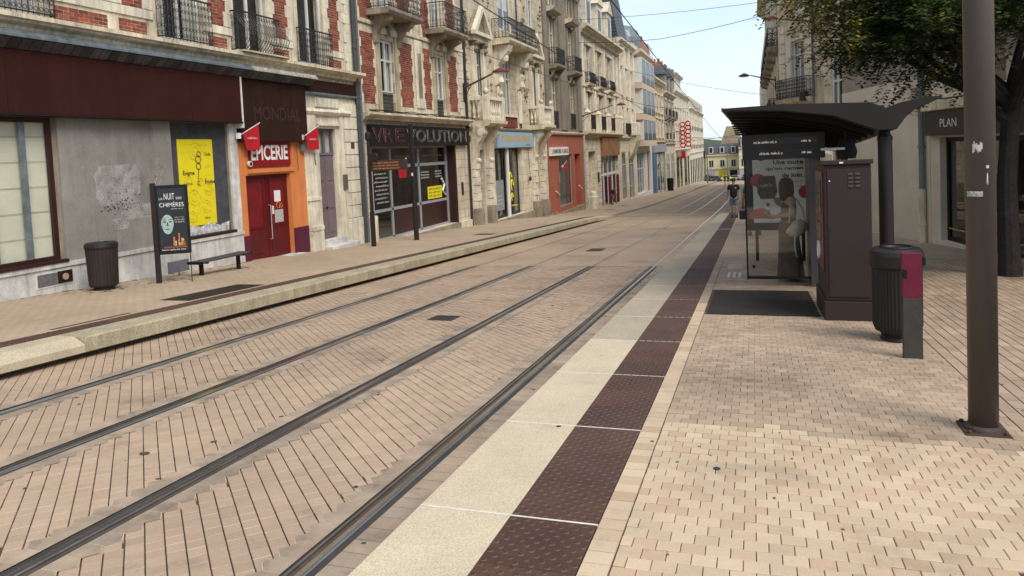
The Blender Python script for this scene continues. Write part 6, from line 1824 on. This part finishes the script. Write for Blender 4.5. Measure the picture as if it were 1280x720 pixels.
# ================================================================ people
skin_l = mat('skin_light', (.42, .25, .17), .6, .08, 8); skin_t = mat('skin_tan', (.26, .14, .09), .6, .08, 8)
hair_k = mat('dark_hair', (.012, .010, .009), .6, .3, 40)
def skin_obj(name, V_, E_, r_, m, parent, sub=2, loc=(0, 0, 0)):
    me = bpy.data.meshes.new(name); me.from_pydata(V_, E_, []); me.materials.append(m)
    o_ = bpy.data.objects.new(name, me); C.objects.link(o_); o_.parent = parent; o_.location = loc
    md = o_.modifiers.new('skin', 'SKIN'); md.use_smooth_shade = True
    if not me.skin_vertices: me.skin_vertices.new()
    for i, r in enumerate(r_):
        sv = me.skin_vertices[0].data[i]; sv.radius = r if isinstance(r, tuple) else (r, r); sv.use_root = (i == 0)
    sb = o_.modifiers.new('sub', 'SUBSURF'); sb.levels = sub; sb.render_levels = sub
    return o_
def person(label, loc, rz, hands, feet, skin, lean=0.0, H=1.0, head_drop=0.0, group=None):
    """figure faces local -Y. hands/feet: (elbow, wrist, palm) and (knee, ankle, toe) for left (+x) and right (-x)"""
    t = thing('person', label, 'person', loc, rz, group); t.scale = (H, H, H)
    V_, E_, r_ = [], [], []
    def add(p, r, par=None):
        V_.append(p); r_.append(r)
        if par is not None: E_.append((par, len(V_) - 1))
        return len(V_) - 1
    pel = add((0, .0, .96), (.15, .115)); sp_ = add((0, lean * .3, 1.12), (.135, .10), pel); ch_ = add((0, lean * .7, 1.32), (.155, .115), sp_)
    nk = add((0, lean, 1.49), .058, ch_); hb = add((0, lean - .02 - head_drop * .3, 1.56), (.062, .07), nk); hm_ = add((0, lean - .03 - head_drop, 1.64), (.078, .092), hb); ht = add((0, lean - .02 - head_drop, 1.72), (.06, .07), hm_)
    for sx, (el, wr, pa, curl) in hands:
        sh_ = add((sx * .175, lean, 1.43), .062, ch_); e_ = add(el, .044, sh_); w_ = add(wr, .029, e_); p_ = add(pa, (.036, .018), w_)
        d = (Vector(pa) - Vector(wr)).normalized(); sd = Vector((d.y, -d.x, 0)); sd = sd.normalized() if sd.length > .2 else Vector((0, 1, 0))
        for k in range(4):
            o1 = Vector(pa) + sd * (.027 - .018 * k) + d * .045
            o2_ = o1 + (d + Vector(curl) * .6).normalized() * (.035 - .004 * abs(k - 1)); o3 = o2_ + (d * .3 + Vector(curl)).normalized() * (.026 - .004 * abs(k - 1))
            f1 = add(tuple(o1), .0088, p_); f2 = add(tuple(o2_), .008, f1); add(tuple(o3), .0065, f2)
        th = add(tuple(Vector(wr) + d * .03 + sd * .035), .010, p_); add(tuple(Vector(wr) + d * .07 + sd * .052 + Vector(curl) * .02), .008, th)
    for sx, (kn, an, to) in feet:
        hp = add((sx * .085, 0, .90), .085, pel); k_ = add(kn, .056, hp); a_ = add(an, .037, k_); f_ = add((an[0], an[1] - .03 if to is None else an[1] * .6 + to[0][1] * .4, an[2] - .045), .036, a_); add(to[0], .028, f_)
    skin_obj('body', V_, E_, r_, skin, t)
    hc = (0, lean - .03 - head_drop, 1.66)
    fm_ = MB(); fm_.lathe([(.004, 0), (.016, .012), (.008, .04)], 8, (hc[0], hc[1] - .098, hc[2] - .035)); fm_.build('nose', skin, t, smooth=True)
    for s_ in (-1, 1):
        fm_ = MB(); fm_.lathe([(.002, -.008), (.009, 0), (.002, .008)], 8, (s_ * .031, hc[1] - .088, hc[2] + .005)); fm_.build('eye', black_paint, t)
        fm_ = MB(); fm_.lathe([(.004, -.028), (.016, 0), (.012, .025), (.003, .032)], 8, (s_ * .083, hc[1] + .008, hc[2] - .01), .6, 1); fm_.build('ear', skin, t, smooth=True)
    fm_ = MB(); fm_.tube([(-.022, hc[1] - .084, hc[2] - .06), (0, hc[1] - .090, hc[2] - .062), (.022, hc[1] - .084, hc[2] - .06)], .005, 5); fm_.build('mouth', mat('lips', (.25, .09, .07), .6), t)
    return t, hc
def garment(t, name, V_, E_, r_, m): return skin_obj(name, V_, E_, r_, m, t, 2)
black_tee = mat('black_cotton', (.012, .012, .016), .9, .2, 6); denim = mat('denim', (.10, .15, .24), .9, .25, 10); green_s = mat('green_shirt', (.015, .085, .06), .85, .2, 6)
khaki = mat('khaki_shorts', (.16, .125, .085), .9, .2, 8); shoe_k = mat('black_shoe', (.015, .014, .014), .6); shoe_w = mat('white_shoe', (.6, .58, .55), .6)
def shoes(t, feet, m):
    for sx, (kn, an, to) in feet:
        mb = MB(); x, y = an[0], an[1]; tx, ty = to[0][0], to[0][1]; z = to[0][2] - .03
        n = 10; pts = []
        d = Vector((tx - x, ty - y, 0)).normalized(); s_ = Vector((-d.y, d.x, 0))
        for (f, w) in ((-.07, .042), (0, .05), (.08, .052), (.15, .054), (.20, .046), (.225, .025)):
            pts.append((f, w))
        low = [Vector((x, y, 0)) + d * f + s_ * w for f, w in pts] + [Vector((x, y, 0)) + d * f - s_ * w for f, w in reversed(pts)]
        i0 = len(mb.v); k = len(low)
        hts = [.11, .125, .105, .08, .065, .045]; hts = hts + hts[::-1]
        mb.v.extend((p.x, p.y, z) for p in low); mb.v.extend((p.x * .92 + x * .08, p.y * .97 + y * .03, z + h_) for p, h_ in zip(low, hts))
        for m_ in range(k): mb.idx((i0 + m_, i0 + (m_ + 1) % k, i0 + k + (m_ + 1) % k, i0 + k + m_))
        mb.idx(tuple(range(i0 + 2 * k - 1, i0 + k - 1, -1)))
        mb.build('shoe', m, t, bev=.01)
def tee_and_shorts(t, feet, hands, top, bottom, lean=0.0):
    V_ = [(0, .0, .84), (0, lean * .4, 1.12), (0, lean * .8, 1.36), (0, lean, 1.47)]; E_ = [(0, 1), (1, 2), (2, 3)]; r_ = [(.185, .15), (.172, .14), (.178, .135), (.075, .08)]
    for sx, h_ in hands:
        i = len(V_); el = h_[0]; s0 = Vector((sx * .18, lean, 1.43)); s1 = s0.lerp(Vector(el), .72)
        V_ += [tuple(s0), tuple(s1)]; E_ += [(2, i), (i, i + 1)]; r_ += [.082, .072]
    garment(t, 'shirt', V_, E_, r_, top)
    V_ = [(0, 0, .97)]; E_ = []; r_ = [(.165, .135)]
    for sx, f_ in feet:
        i = len(V_); kn = Vector(f_[0]); hp = Vector((sx * .09, 0, .86)); V_ += [tuple(hp), tuple(hp.lerp(kn, .95))]; E_ += [(0, i), (i, i + 1)]; r_ += [.108, .092]
    garment(t, 'shorts', V_, E_, r_, bottom)
# man in black walking towards the camera
hands = [(1, ((.25, .02, 1.16), (.26, -.06, .93), (.26, -.08, .85), (0, -.3, -1))), (-1, ((-.25, .05, 1.17), (-.29, .08, .93), (-.29, .07, .85), (0, -.3, -1)))]
feet = [(1, ((.09, -.10, .50), (.09, -.02, .085), ((.10, -.15, .035),))), (-1, ((-.09, -.02, .50), (-.09, .10, .085), ((-.10, -.05, .035),)))]
man1, hc = person('man in black t-shirt and denim shorts walking on the platform edge', (-.83, 34.4, gz(34.4)), R(4), hands, feet, skin_l)
tee_and_shorts(man1, feet, hands, black_tee, denim); shoes(man1, feet, shoe_k)
mb = MB(); mb.lathe([(.088, -.03), (.102, .01), (.10, .05), (.07, .10), (.02, .115)], 14, (0, hc[1] + .012, hc[2] + .01), 1, 1.12); mb.build('hair', hair_k, man1, smooth=True)
mb = MB(); mb.box(.05, .11, -.146, -.140, 1.33, 1.36); mb.build('chest_print', letter_w, man1)
# man in green, back to the camera
hands = [(1, ((.26, .0, 1.17), (.30, -.06, .94), (.30, -.09, .86), (0, -.3, -1))), (-1, ((-.26, -.02, 1.17), (-.28, -.10, .94), (-.28, -.13, .86), (0, -.3, -1)))]
feet2 = [(1, ((.10, -.05, .50), (.10, .06, .085), ((.12, -.09, .035),))), (-1, ((-.10, -.12, .52), (-.11, -.10, .085), ((-.13, -.24, .035),)))]
man2, hc = person('man in green shirt and khaki shorts behind the shelter glass', (-.02, 22.9, gz(22.9)), R(172), hands, feet2, skin_t)
tee_and_shorts(man2, feet2, hands, green_s, khaki); shoes(man2, feet2, mat('brown_sandal', (.09, .05, .03), .7))
mb = MB(); mb.lathe([(.085, -.05), (.10, .01), (.098, .05), (.07, .09), (.02, .105)], 14, (0, hc[1] + .012, hc[2] + .01), 1, 1.12); mb.build('hair', hair_k, man2, smooth=True)
bgm = MB(); bgm.box(-.10, .10, -.05, .05, -.26, 0); bgm.tube([(-.06, 0, 0), (-.04, 0, .12), (.04, 0, .12), (.06, 0, 0)], .008, 5)
sbag = bgm.build('shopping_bag', mat('dark_bag', (.02, .025, .03), .7, .2, 8), None, bev=.02); sbag.location = (.33 - .02 - .62, 22.99, gz(22.9) + .74); tag(sbag, 'small dark bag carried by the man in green', 'bag')
# woman with phone, side on to the camera, facing the tracks (-X): local -Y -> world -X means rz = -90
wh = [(1, ((.21, -.02, 1.17), (.12, -.24, 1.13), (.085, -.31, 1.15), (-.5, -.3, .6))), (-1, ((-.21, .02, 1.16), (-.12, -.20, 1.09), (-.085, -.275, 1.11), (.5, -.3, .6)))]
wf = [(1, ((.07, -.03, .50), (.07, .0, .085), ((.08, -.13, .035),))), (-1, ((-.07, .02, .50), (-.08, .10, .085), ((-.09, -.03, .035),)))]
wom, hc = person('woman in grey dress with cream shoulder bag looking at a phone behind shelter glass', (.52, 12.55, gz(12.55)), R(-72), wh, wf, skin_l, lean=.02, H=.935, head_drop=.035)
grey_dress = mat('grey_jersey', (.115, .095, .08), .95, .2, 5)
dark_top = mat('dark_vest', (.07, .058, .052), .95, .2, 6)
garment(wom, 'vest', [(0, .0, .98), (0, .01, 1.14), (0, .02, 1.30), (.0, .02, 1.42)], [(0, 1), (1, 2), (2, 3)], [(.175, .14), (.155, .125), (.172, .14), (.13, .075)], dark_top)
mb = MB(); n = 36; prev = None
for (z, rx, ry, oy) in ((1.02, .165, .13, 0), (.92, .19, .155, .0), (.7, .20, .165, .01), (.4, .215, .19, .02), (.15, .23, .21, .03), (.07, .24, .22, .03)):
    i0 = len(mb.v); fold = max(0, (1.0 - z)) * .055
    for i in range(n):
        a = 2 * math.pi * i / n; k = 1 + fold * math.sin(a * 9 + z * 1.5) + fold * .5 * math.sin(a * 5 + 1)
        mb.v.append((rx * k * math.cos(a), oy + ry * k * math.sin(a), z))
    if prev is not None:
        for i in range(n): mb.idx((prev + i, prev + (i + 1) % n, i0 + (i + 1) % n, i0 + i))
    prev = i0
mb.build('skirt', grey_dress, wom, smooth=True)
shoes(wom, wf, mat('tan_shoe', (.22, .16, .11), .7))
mb = MB()
mb.lathe([(.03, -.30), (.10, -.26), (.118, -.12), (.115, 0), (.105, .06), (.07, .11), (.02, .125)], 16, (0, hc[1] + .028, hc[2]), 1, 1.08)
hr_ = mb.build('hair', hair_k, wom, smooth=True)
ph = MB(); ph.box(-.04, .04, -.006, .006, -.075, .075); pho = ph.build('phone', mat('phone_black', (.01, .01, .012), .2), None, bev=.004)
_wm = Matrix.Translation(wom.location) @ Matrix.Rotation(wom.rotation_euler.z, 4, 'Z') @ Matrix.Scale(.935, 4)
pho.matrix_world = _wm @ Matrix.Translation((0, -.37, 1.19)) @ Matrix.Rotation(R(-50), 4, 'X'); tag(pho, 'black phone held up by the waiting woman', 'phone')
bagm = mat('cream_bag', (.60, .56, .47), .85, .15, 10)
bp = bmesh.new(); bmesh.ops.create_uvsphere(bp, u_segments=16, v_segments=10, radius=1)
br_ = random.Random(4)
for v in bp.verts:
    v.co = Vector((v.co.x * .06 * (1 - .35 * v.co.z), v.co.y * .165 * (1 - .25 * v.co.z), v.co.z * (.13 if v.co.z < 0 else .13) + .035 * v.co.y)) * (1 + br_.uniform(-.10, .10))
me = bpy.data.meshes.new('bag_body'); bp.to_mesh(me); bp.free(); me.materials.append(bagm)
sb_ = thing('shoulder_bag', 'slouchy cream shoulder bag on the waiting woman\'s hip', 'bag', _wm @ Vector((.235, .06, .93)), R(-72))
bo = inst('bag_body', me, sb_, (0, 0, 0)); [setattr(p, 'use_smooth', True) for p in me.polygons]
mb = MB(); mb.tube([(.0, -.12, .08), (-.02, -.10, .3), (-.07, -.05, .46), (-.07, .03, .46), (-.02, .10, .3), (.0, .14, .08)], .011, 5); mb.build('strap', bagm, sb_)
mb = MB(); mb.tube([(.04, -.05, -.1), (.05, -.06, -.28), (.04, -.03, -.45)], .012, 4); mb.build('hanging_strap', bagm, sb_)

# ================================================================ left-hand street furniture
def gl(y): return gz(y) + loff(y)
t = thing('litter_bin', 'brown tapered litter bin against the boarded grey wall', 'bin', (-11.4, 10.43, gl(10.43)))
bb = mat('bin_brown', (.026, .018, .0145), .55, .2, 5, spec=.3)
mb = MB(); mb.lathe([(.17, .0), (.19, .02), (.17, .05), (.17, .07)], 20); mb.build('foot', bb, t)
mb = MB(); n = 60; prof = [(.225, .07), (.245, .10), (.27, .78)]; rings = []
for r_, z in prof:
    rings.append(len(mb.v))
    for i in range(n):
        a = 2 * math.pi * i / n; mb.v.append((r_ * (1 if i % 2 else .975) * math.cos(a), r_ * (1 if i % 2 else .975) * math.sin(a), z))
for a_, b_ in zip(rings, rings[1:]):
    for i in range(n): mb.idx((a_ + i, a_ + (i + 1) % n, b_ + (i + 1) % n, b_ + i))
mb.build('drum', bb, t)
mb = MB(); mb.lathe([(.28, .775), (.285, .80), (.275, .85), (.25, .875), (.13, .88), (.12, .865)], 28); mb.build('lid', binm, t)
# poster stand
t = thing('poster_stand', 'black framed theatre poster board on a single post before the yellow poster', 'sign', (-11.0, 11.33, gl(11.33)), R(30))
g0 = gl(11.33)
mb = MB(); mb.box(-.045, .045, -.04, .04, -.05, 1.37 - g0); mb.build('post', sh_m, t, bev=.004)
z0, z1 = -.02 - g0, 1.32 - g0
mb = MB(); mb.box(.05, .62, -.045, .045, z0, z1); bd = mb.build('case', black_paint, t, bev=.006)
mb = MB(); mb.box(.085, .585, -.0485, -.0455, z0 + .06, z1 - .06); sheet = mb.build('poster', mat('poster_night', (.022, .027, .036), .25, .25, 3), bd)
text('LA', letter_w, sheet, (.11, -.050, z0 + 1.06), '-y', w=.065); text('NUIT', letter_w, sheet, (.20, -.050, z0 + 1.06), '-y', w=.19, h=.12); text('DES', letter_w, sheet, (.42, -.050, z0 + 1.06), '-y', w=.10)
text('CHIMÈRES', letter_w, sheet, (.11, -.050, z0 + .92), '-y', w=.44, h=.10); scribble(sheet, letter_w, (.32, -.050, z0 + .87), .22, .02, '-y', 7)
fc = MB(); cx, cz = .235, z0 + .58
fc.prism([(cx + .115 * math.cos(a * .314) * (1 - .12 * (math.sin(a * .314) < -.3)), cz + .19 * math.sin(a * .314)) for a in range(20)], 'y', -.0512, -.049)
fo = fc.build('printed_face', mat('face_print', (.34, .43, .38), .5, .35, 18), sheet)
ft_ = MB()
for s_ in (-1, 1):
    ft_.prism([(cx + s_ * .048 + .03 * math.cos(k * .785), cz + .05 + .016 * math.sin(k * .785)) for k in range(8)], 'y', -.0525, -.0513)
    ft_.box(cx + s_ * .05 - .035, cx + s_ * .05 + .035, -.0525, -.0513, cz + .085, cz + .097)
ft_.prism([(cx - .022, cz - .03), (cx + .022, cz - .03), (cx + .006, cz + .05), (cx - .006, cz + .05)], 'y', -.0524, -.0513); ft_.box(cx - .04, cx + .04, -.0525, -.0513, cz - .10, cz - .085)
ft_.build('face_shading', mat('face_dark', (.05, .075, .065), .6), fo)
glow = [mat('print_amber', (.42, .16, .05), .5, .6, 25), mat('print_pale', (.6, .45, .25), .5, .5, 25), mat('print_brick', (.25, .06, .03), .5, .5, 20)]
rp = random.Random(9)
for k in range(16):
    x = rp.uniform(.29, .54); h_ = rp.uniform(.05, .26); w_ = rp.uniform(.015, .035)
    mb = MB(); mb.box(x, x + w_, -.0500 - .0002 * k, -.049, z0 + .16, z0 + .16 + h_); mb.build('printed_houses', glow[k % 3], sheet)
mb = MB(); mb.box(.15, .56, -.0535, -.049, z0 + .12, z0 + .15); mb.build('printed_band', glow[2], sheet)
for k in range(3): scribble(sheet, letter_w if k else gold, (.37, -.050, z0 + .70 - k * .045), .18, .026, '-y', 30 + k)
scribble(sheet, letter_w, (.11, -.0555, z0 + .075), .45, .03, '-y', 33)
mb = MB(); mb.tube([(.60, 0, z0), (.60, 0, -.02)], .008, 5); mb.build('chain', black_paint, t)
# bench
t = thing('bench', 'black backless bench with slatted seat in front of the white plinth', 'bench', (-11.08, 13.2, gl(13.2)))
zt = -.36 - gl(13.2) + .03
mb = MB()
for k in range(5): mb.box(-.18 + k * .075, -.12 + k * .075, -.86, .86, zt - .035, zt)
bench_m = mat('bench_slat', (.05, .045, .042), .5, .15, 6)
for k in range(5):
    mb = MB(); mb.box(-.18 + k * .075, -.12 + k * .075, -.78, .78, zt - .03, zt); mb.build('seat_slat', bench_m, t, bev=.005)
for s_ in (-1, 1):
    mb = MB(); mb.tube([(-.19, s_ * .79, zt - .025), (.19, s_ * .79, zt - .025)], .032, 10); mb.build('end_bar', black_paint, t)
for y in (-.62, .55):
    mb = MB(); mb.box(-.035, .035, y - .035, y + .035, -.06 - y * .05, zt - .03); mb.build('leg', black_paint, t, bev=.006)
    mb = MB(); mb.box(-.18, .18, y - .03, y + .03, zt - .06, zt - .031); mb.build('seat_bearer', black_paint, t)
# wall-side glass notice by the bench
t = thing('low_notice', 'small grey hanging plate between the poster board and the bench', 'plate', (-11.55, 12.45, gl(12.45)))
mb = MB(); mb.box(-.01, .01, -.30, .30, .08, .33); mb.build('plate', mat('plate_grey', (.16, .17, .18), .3, .2, 5), t, bev=.02)
mb = MB(); mb.tube([(0, 0, -.02), (0, 0, .1)], .012, 6); mb.build('stem', iron, t)
# information post
t = thing('tram_stop_sign', 'brown tram stop post with display board and round speaker before the black shop', 'sign', (-10.95, 19.75, gl(19.75)))
g0 = gl(19.75)
mb = MB(); mb.tube([(0, 0, -.05), (0, 0, 3.25)], [.06, .05], 10); mb.build('post', sh_m, t); mb = MB(); mb.tube([(0, 0, 0), (0, 0, 1.05)], .075, 10); mb.build('post_sleeve', sh_m, t)
mb = MB(); mb.box(-.04, 1.24, -.06, .06, 1.28 - g0, 1.60 - g0); db = mb.build('display_board', mat('board_brown', (.045, .034, .028), .5), t, bev=.01)
for k in range(3): scribble(db, mat('board_amber', (.45, .16, .05), .5, emit=(1, .35, .1), es=.15), (.15, -.064, 1.50 - g0 - k * .085), .9, .045, '-y', 60 + k)
mb = MB(); mb.tube([(.22, -.02, 1.72 - g0), (.30, -.30, 1.70 - g0)], [.10, .13], 14); mb.tube([(.0, 0, 1.75 - g0), (.22, 0, 1.74 - g0)], .02, 6); mb.build('speaker', sh_m, t)
mb = MB(); mb.lathe([(.05, 0), (.09, .05), (.09, .2), (.04, .26)], 10, (0, 0, 2.2 - g0)); mb.build('lamp_head', sh_m, t)
# lone post
t = thing('signal_post', 'slim brown metal post standing before the middle of the black shop', 'pole', (-10.72, 22.25, gl(22.25)))
mb = MB(); mb.tube([(0, 0, -.05), (0, 0, 3.5), (0, 0, 3.85)], [.085, .07, .07], 12); mb.build('shaft', sh_m, t)
mb = MB(); mb.box(-.03, .03, -.085, -.078, 2.15, 2.25); mb.build('sticker', letter_w, t)
for s_ in (-.06, .06):
    mb = MB(); mb.tube([(s_, -.07, 2.6), (s_, -.07, 3.9)], .015, 5); mb.build('conduit', iron, t)
# stone bollards and street bin farther on
t = thing('stone_bollard', 'pale stone guard post at the corner of the mansard house', 'bollard', (-11.6, 55.3, gl(55.3)))
mb = MB(); mb.lathe([(.32, -.05), (.34, .9), (.26, .95), (.27, 1.25), (.1, 1.35)], 10); mb.build('post', stone_l, t)
t = thing('street_bin', 'tall black street bin far down by the pale shop front', 'bin', (-11.2, 107.0, gl(107)))
mb = MB(); mb.lathe([(.42, -.05), (.46, 1.45), (.5, 1.5), (.48, 1.75), (.2, 1.85)], 14); mb.build('drum', black_paint, t)
# bicycle
t = thing('bicycle', 'red bicycle with dark basket leaning by the boarded shop', 'bicycle', (-11.45, 63.3, gl(63.3)))
tyre = mat('tyre', (.015, .015, .015), .8); rd = mat('bike_red', (.28, .015, .02), .4)
for y in (-.95, .95):
    mb = MB(); mb.ring((0, y, .44), .40, .035, 'x', 20, 5); w_ = mb.build('wheel', tyre, t)
    mb = MB()
    for k in range(6):
        a = k * math.pi / 3; mb.tube([(0, y, .44), (0, y + .4 * math.cos(a), .44 + .4 * math.sin(a))], .008, 3)
    mb.build('spokes', grey_alu, w_)
mb = MB(); mb.tube([(0, .95, .44), (0, .15, .42), (0, .35, 1.15)], .03, 6); mb.tube([(0, .15, .42), (0, -.6, 1.1), (0, .33, .95)], .03, 6); mb.tube([(0, -.95, .44), (0, -.6, 1.1), (0, -.55, 1.3)], .03, 6); mb.build('frame', rd, t)
mb = MB(); mb.tube([(-.3, -.42, 1.32), (0, -.55, 1.32), (.3, -.42, 1.32)], .02, 6); mb.build('handlebar', iron, t)
mb = MB(); mb.prism([(-.1, .22), (.1, .22), (.04, .58), (-.04, .58)], 'z', 1.15, 1.22); mb.build('saddle', black_paint, t)
mb = MB(); mb.prism([(-1.05, 1.0), (-.65, 1.0), (-.6, 1.32), (-1.15, 1.32)], 'x', -.2, .2); mb.build('basket', iron, t)

# ================================================================ lamps on brackets
lm_ = mat('lamp_maroon', (.12, .02, .03), .45)
def bracket_lamp(label, wx, y, z, hx, hz, hy=0.0):
    t = thing('bracket_lamp', label, 'street lamp', (wx, y, z), 0, 'maroon street lamps on wall brackets')
    s_ = 1 if hx > wx else -1
    mb = MB(); L = hx - wx; mb.tube([(0, 0, 0), (L * .5, hy * .5, (hz - z) * .6), (L * .8, hy * .8, hz - z)], [.05, .04, .035], 6); mb.tube([(0, 0, -.5), (L * .25, hy * .25, (hz - z) * .3)], .02, 5); mb.build('arm', lm_, t)
    mb = MB(); mb.box(-.05, .05, -.1, .1, -.6, .2); mb.build('wall_plate', iron, t)
    mb = MB(); mb.lathe([(.04, .16), (.12, .13), (.34, .02), (.34, -.03), (.1, -.06)], 16, (L, hy, hz - z)); hd = mb.build('lamp_head', lm_, t)
    mb = MB(); mb.lathe([(.2, -.07), (.26, -.04)], 14, (L, hy, hz - z)); mb.build('lens', white_paint, hd)
bracket_lamp('maroon street lamp on the wall above the black shop sign', -12.08, 30.6, 4.6, -9.5, 4.9, -2.4)
bracket_lamp('maroon street lamp on the pebbledash house wall', -12.08, 54.2, 4.1, -9.2, 4.85, 1.0)
bracket_lamp('maroon street lamp on the ochre brick house', -12.08, 109, 3.2, -8.6, 3.8, 1.0)
bracket_lamp('maroon street lamp on the right row beyond the shelter roof', 1.5, 48, 5.3, -.33, 5.7)
bracket_lamp('maroon street lamp half hidden by the yellow leaves', 2.9, 37.6, 7.1, 1.0, 7.25, -1.0)

# ================================================================ overhead line
wire_m = mat('overhead_wire', (.02, .02, .022), .6)
def wire(label, pts, r=.012, sag=0.0, seg=1):
    mb = MB(); P_ = []
    for a, b in zip(pts, pts[1:]):
        a, b = Vector(a), Vector(b)
        for k in range(seg):
            q = a.lerp(b, k / seg); q.z -= sag * 4 * (k / seg) * (1 - k / seg); P_.append(q)
    P_.append(Vector(pts[-1])); mb.tube(P_, r, 4)
    o_ = mb.build('overhead_wire', wire_m); tag(o_, label, 'wire', 'overhead tram wires'); return o_
ysw = [2, 12, 22, 32, 42, 50, 54, 58, 62, 66, 80, 100, 130, 160, 200]
wire('tram contact wire over the track beside the left pavement', [(-5.45, y, gz(y) + 5.6) for y in ysw], .014)
wire('tram contact wire over the track beside the platform', [(-2.78, y, gz(y) + 5.6) for y in ysw], .014)
wire('upper span wire from sculpted stone house to the right row roofs', [(-12.0, 52, 10.9), (1.3, 44, 9.4)], .013, .15, 8)
wire('steel span wire from the pebbledash house out over the tracks', [(-12.0, 54.2, 9.6), (-6.0, 54.2, 9.3), (1.4, 50, 9.7)], .018, .1, 6)
wire('thin span wire from slate tower to the shelter side', [(-12.0, 72, 9.4), (1.4, 68, 5.6)], .014, .3, 8)
wire('low thin wire crossing at the far end of the street', [(-12.0, 150, 3.0), (1.5, 150, 2.6)], .03, .2, 6)
wire('thin wire from sculpted house to brick house fronts', [(-12.0, 31, 6.4), (-5.45, 40, gz(40) + 5.9), (-2.78, 44, gz(44) + 5.9)], .012, .1, 6)
wire('second low wire above the stop roofs far down the street', [(-12.0, 120, 2.2), (1.5, 112, 3.2)], .025, .3, 6)
for k, (x, y, h, lb) in enumerate(((-5.5, 178, 9.0, 'slender overhead line mast near the cream house at street end'), (-9.0, 160, 8.0, 'thin mast beside the long stone terrace'))):
    mb = MB(); mb.tube([(0, 0, -.2), (0, 0, h)], [.14, .09], 8); o_ = mb.build('line_mast', mat('mast_grey', (.12, .13, .13), .6)); o_.location = (x, y, gz(y)); tag(o_, lb, 'mast')

# ================================================================ cars at the end of the street
def car(label, x, y, rz, m, sc=1.0):
    t = thing('parked_car', label, 'car', (x, y, gz(y) + TR + .02), rz, 'cars at the end of the street')
    mb = MB(); mb.prism([(-2.0, .3), (2.0, .3), (2.05, .62), (1.9, .85), (1.1, .95), (-1.6, .98), (-2.0, .85)], 'y', -.85, .85); mb.build('body', m, t, bev=.06)
    mb = MB(); mb.prism([(1.05, .95), (.45, 1.42), (-1.0, 1.45), (-1.6, .98)], 'y', -.74, .74); mb.build('cabin', m, t, bev=.05)
    mb = MB()
    for s_ in (-1, 1): mb.prism([(.92, .98), (.42, 1.36), (-.95, 1.38), (-1.4, 1.02)], 'y', s_ * .742, s_ * .75)
    mb.prism([(1.06, .97), (.47, 1.41), (.50, 1.42), (1.10, .98)], 'y', -.66, .66); mb.build('window_glass', pane_dark, t)
    for sx in (-1.25, 1.25):
        for sy in (-.8, .8):
            mb = MB(); mb.tube([(sx, sy - .1, .32), (sx, sy + .1, .32)], .32, 14); mb.build('wheel', tyre, t)
    for sy in (-.6, .6):
        mb = MB(); mb.box(1.95, 2.07, sy - .16, sy + .16, .62, .75); mb.build('headlight', letter_w, t)
car('small yellow green car facing out at the end of the street', -7.0, 196, R(-150), mat('car_lime', (.42, .5, .03), .3, 0, coat=.5))
car('dark car parked left of the yellow green one', -9.4, 192, R(-120), mat('car_dark', (.02, .025, .035), .3, 0, coat=.5))
car('silver car behind the yellow green one', -4.6, 200, R(170), mat('car_silver', (.3, .31, .33), .3, 0, coat=.5))
for k, (x, y, lb, m) in enumerate(((-5.2, 150, 'tiny far figure in dark clothes near the parked cars', black_tee), (-4.6, 152, 'tiny far figure in grey clothes near the parked cars', grey_dress))):
    c = man1.copy(); C.objects.link(c); c.location = (x, y, gz(y) + TR); tag(c, lb, 'person', 'figures far down the street')
    for ch_ in man1.children:
        d = ch_.copy(); C.objects.link(d); d.parent = c
# shrubs at the end of the street
def bush(label, x, y, r, col):
    t = thing('bush', label, 'bush', (x, y, gz(y) - .2), 0)
    mb = MB(); rb = random.Random(int(x * 10 + y))
    for k in range(500):
        d = Vector((rb.gauss(0, 1), rb.gauss(0, 1), abs(rb.gauss(0, 1)))).normalized() * r * rb.uniform(.6, 1.05)
        mb.tone = rb.random(); q = Vector((rb.gauss(0, 1), rb.gauss(0, 1), rb.gauss(0, 1))).normalized() * .22; w_ = q.cross(d).normalized() * .16
        mb.face([d - q, d + w_, d + q, d - w_])
    mb.build('foliage', mat('bush_' + label[:6], col, .8, .3, 2, tone='attr', tv=.5), t, tones=True)
    mb = MB(); mb.tube([(0, 0, -.3), (0, 0, r * .6)], .08, 6); mb.build('stem', bark, t)
bush('green round bush at the far left end of the street', -11.2, 200, 1.7, (.07, .10, .035))
bush('reddish flowering bush by the far terrace corner', -11.6, 203, 1.2, (.25, .06, .05))
bush('dark green bush at the far right end of the street', -1.0, 199, 1.8, (.04, .075, .03))

# grime gathered on the pavement along the shop plinth, round the bin and the posts
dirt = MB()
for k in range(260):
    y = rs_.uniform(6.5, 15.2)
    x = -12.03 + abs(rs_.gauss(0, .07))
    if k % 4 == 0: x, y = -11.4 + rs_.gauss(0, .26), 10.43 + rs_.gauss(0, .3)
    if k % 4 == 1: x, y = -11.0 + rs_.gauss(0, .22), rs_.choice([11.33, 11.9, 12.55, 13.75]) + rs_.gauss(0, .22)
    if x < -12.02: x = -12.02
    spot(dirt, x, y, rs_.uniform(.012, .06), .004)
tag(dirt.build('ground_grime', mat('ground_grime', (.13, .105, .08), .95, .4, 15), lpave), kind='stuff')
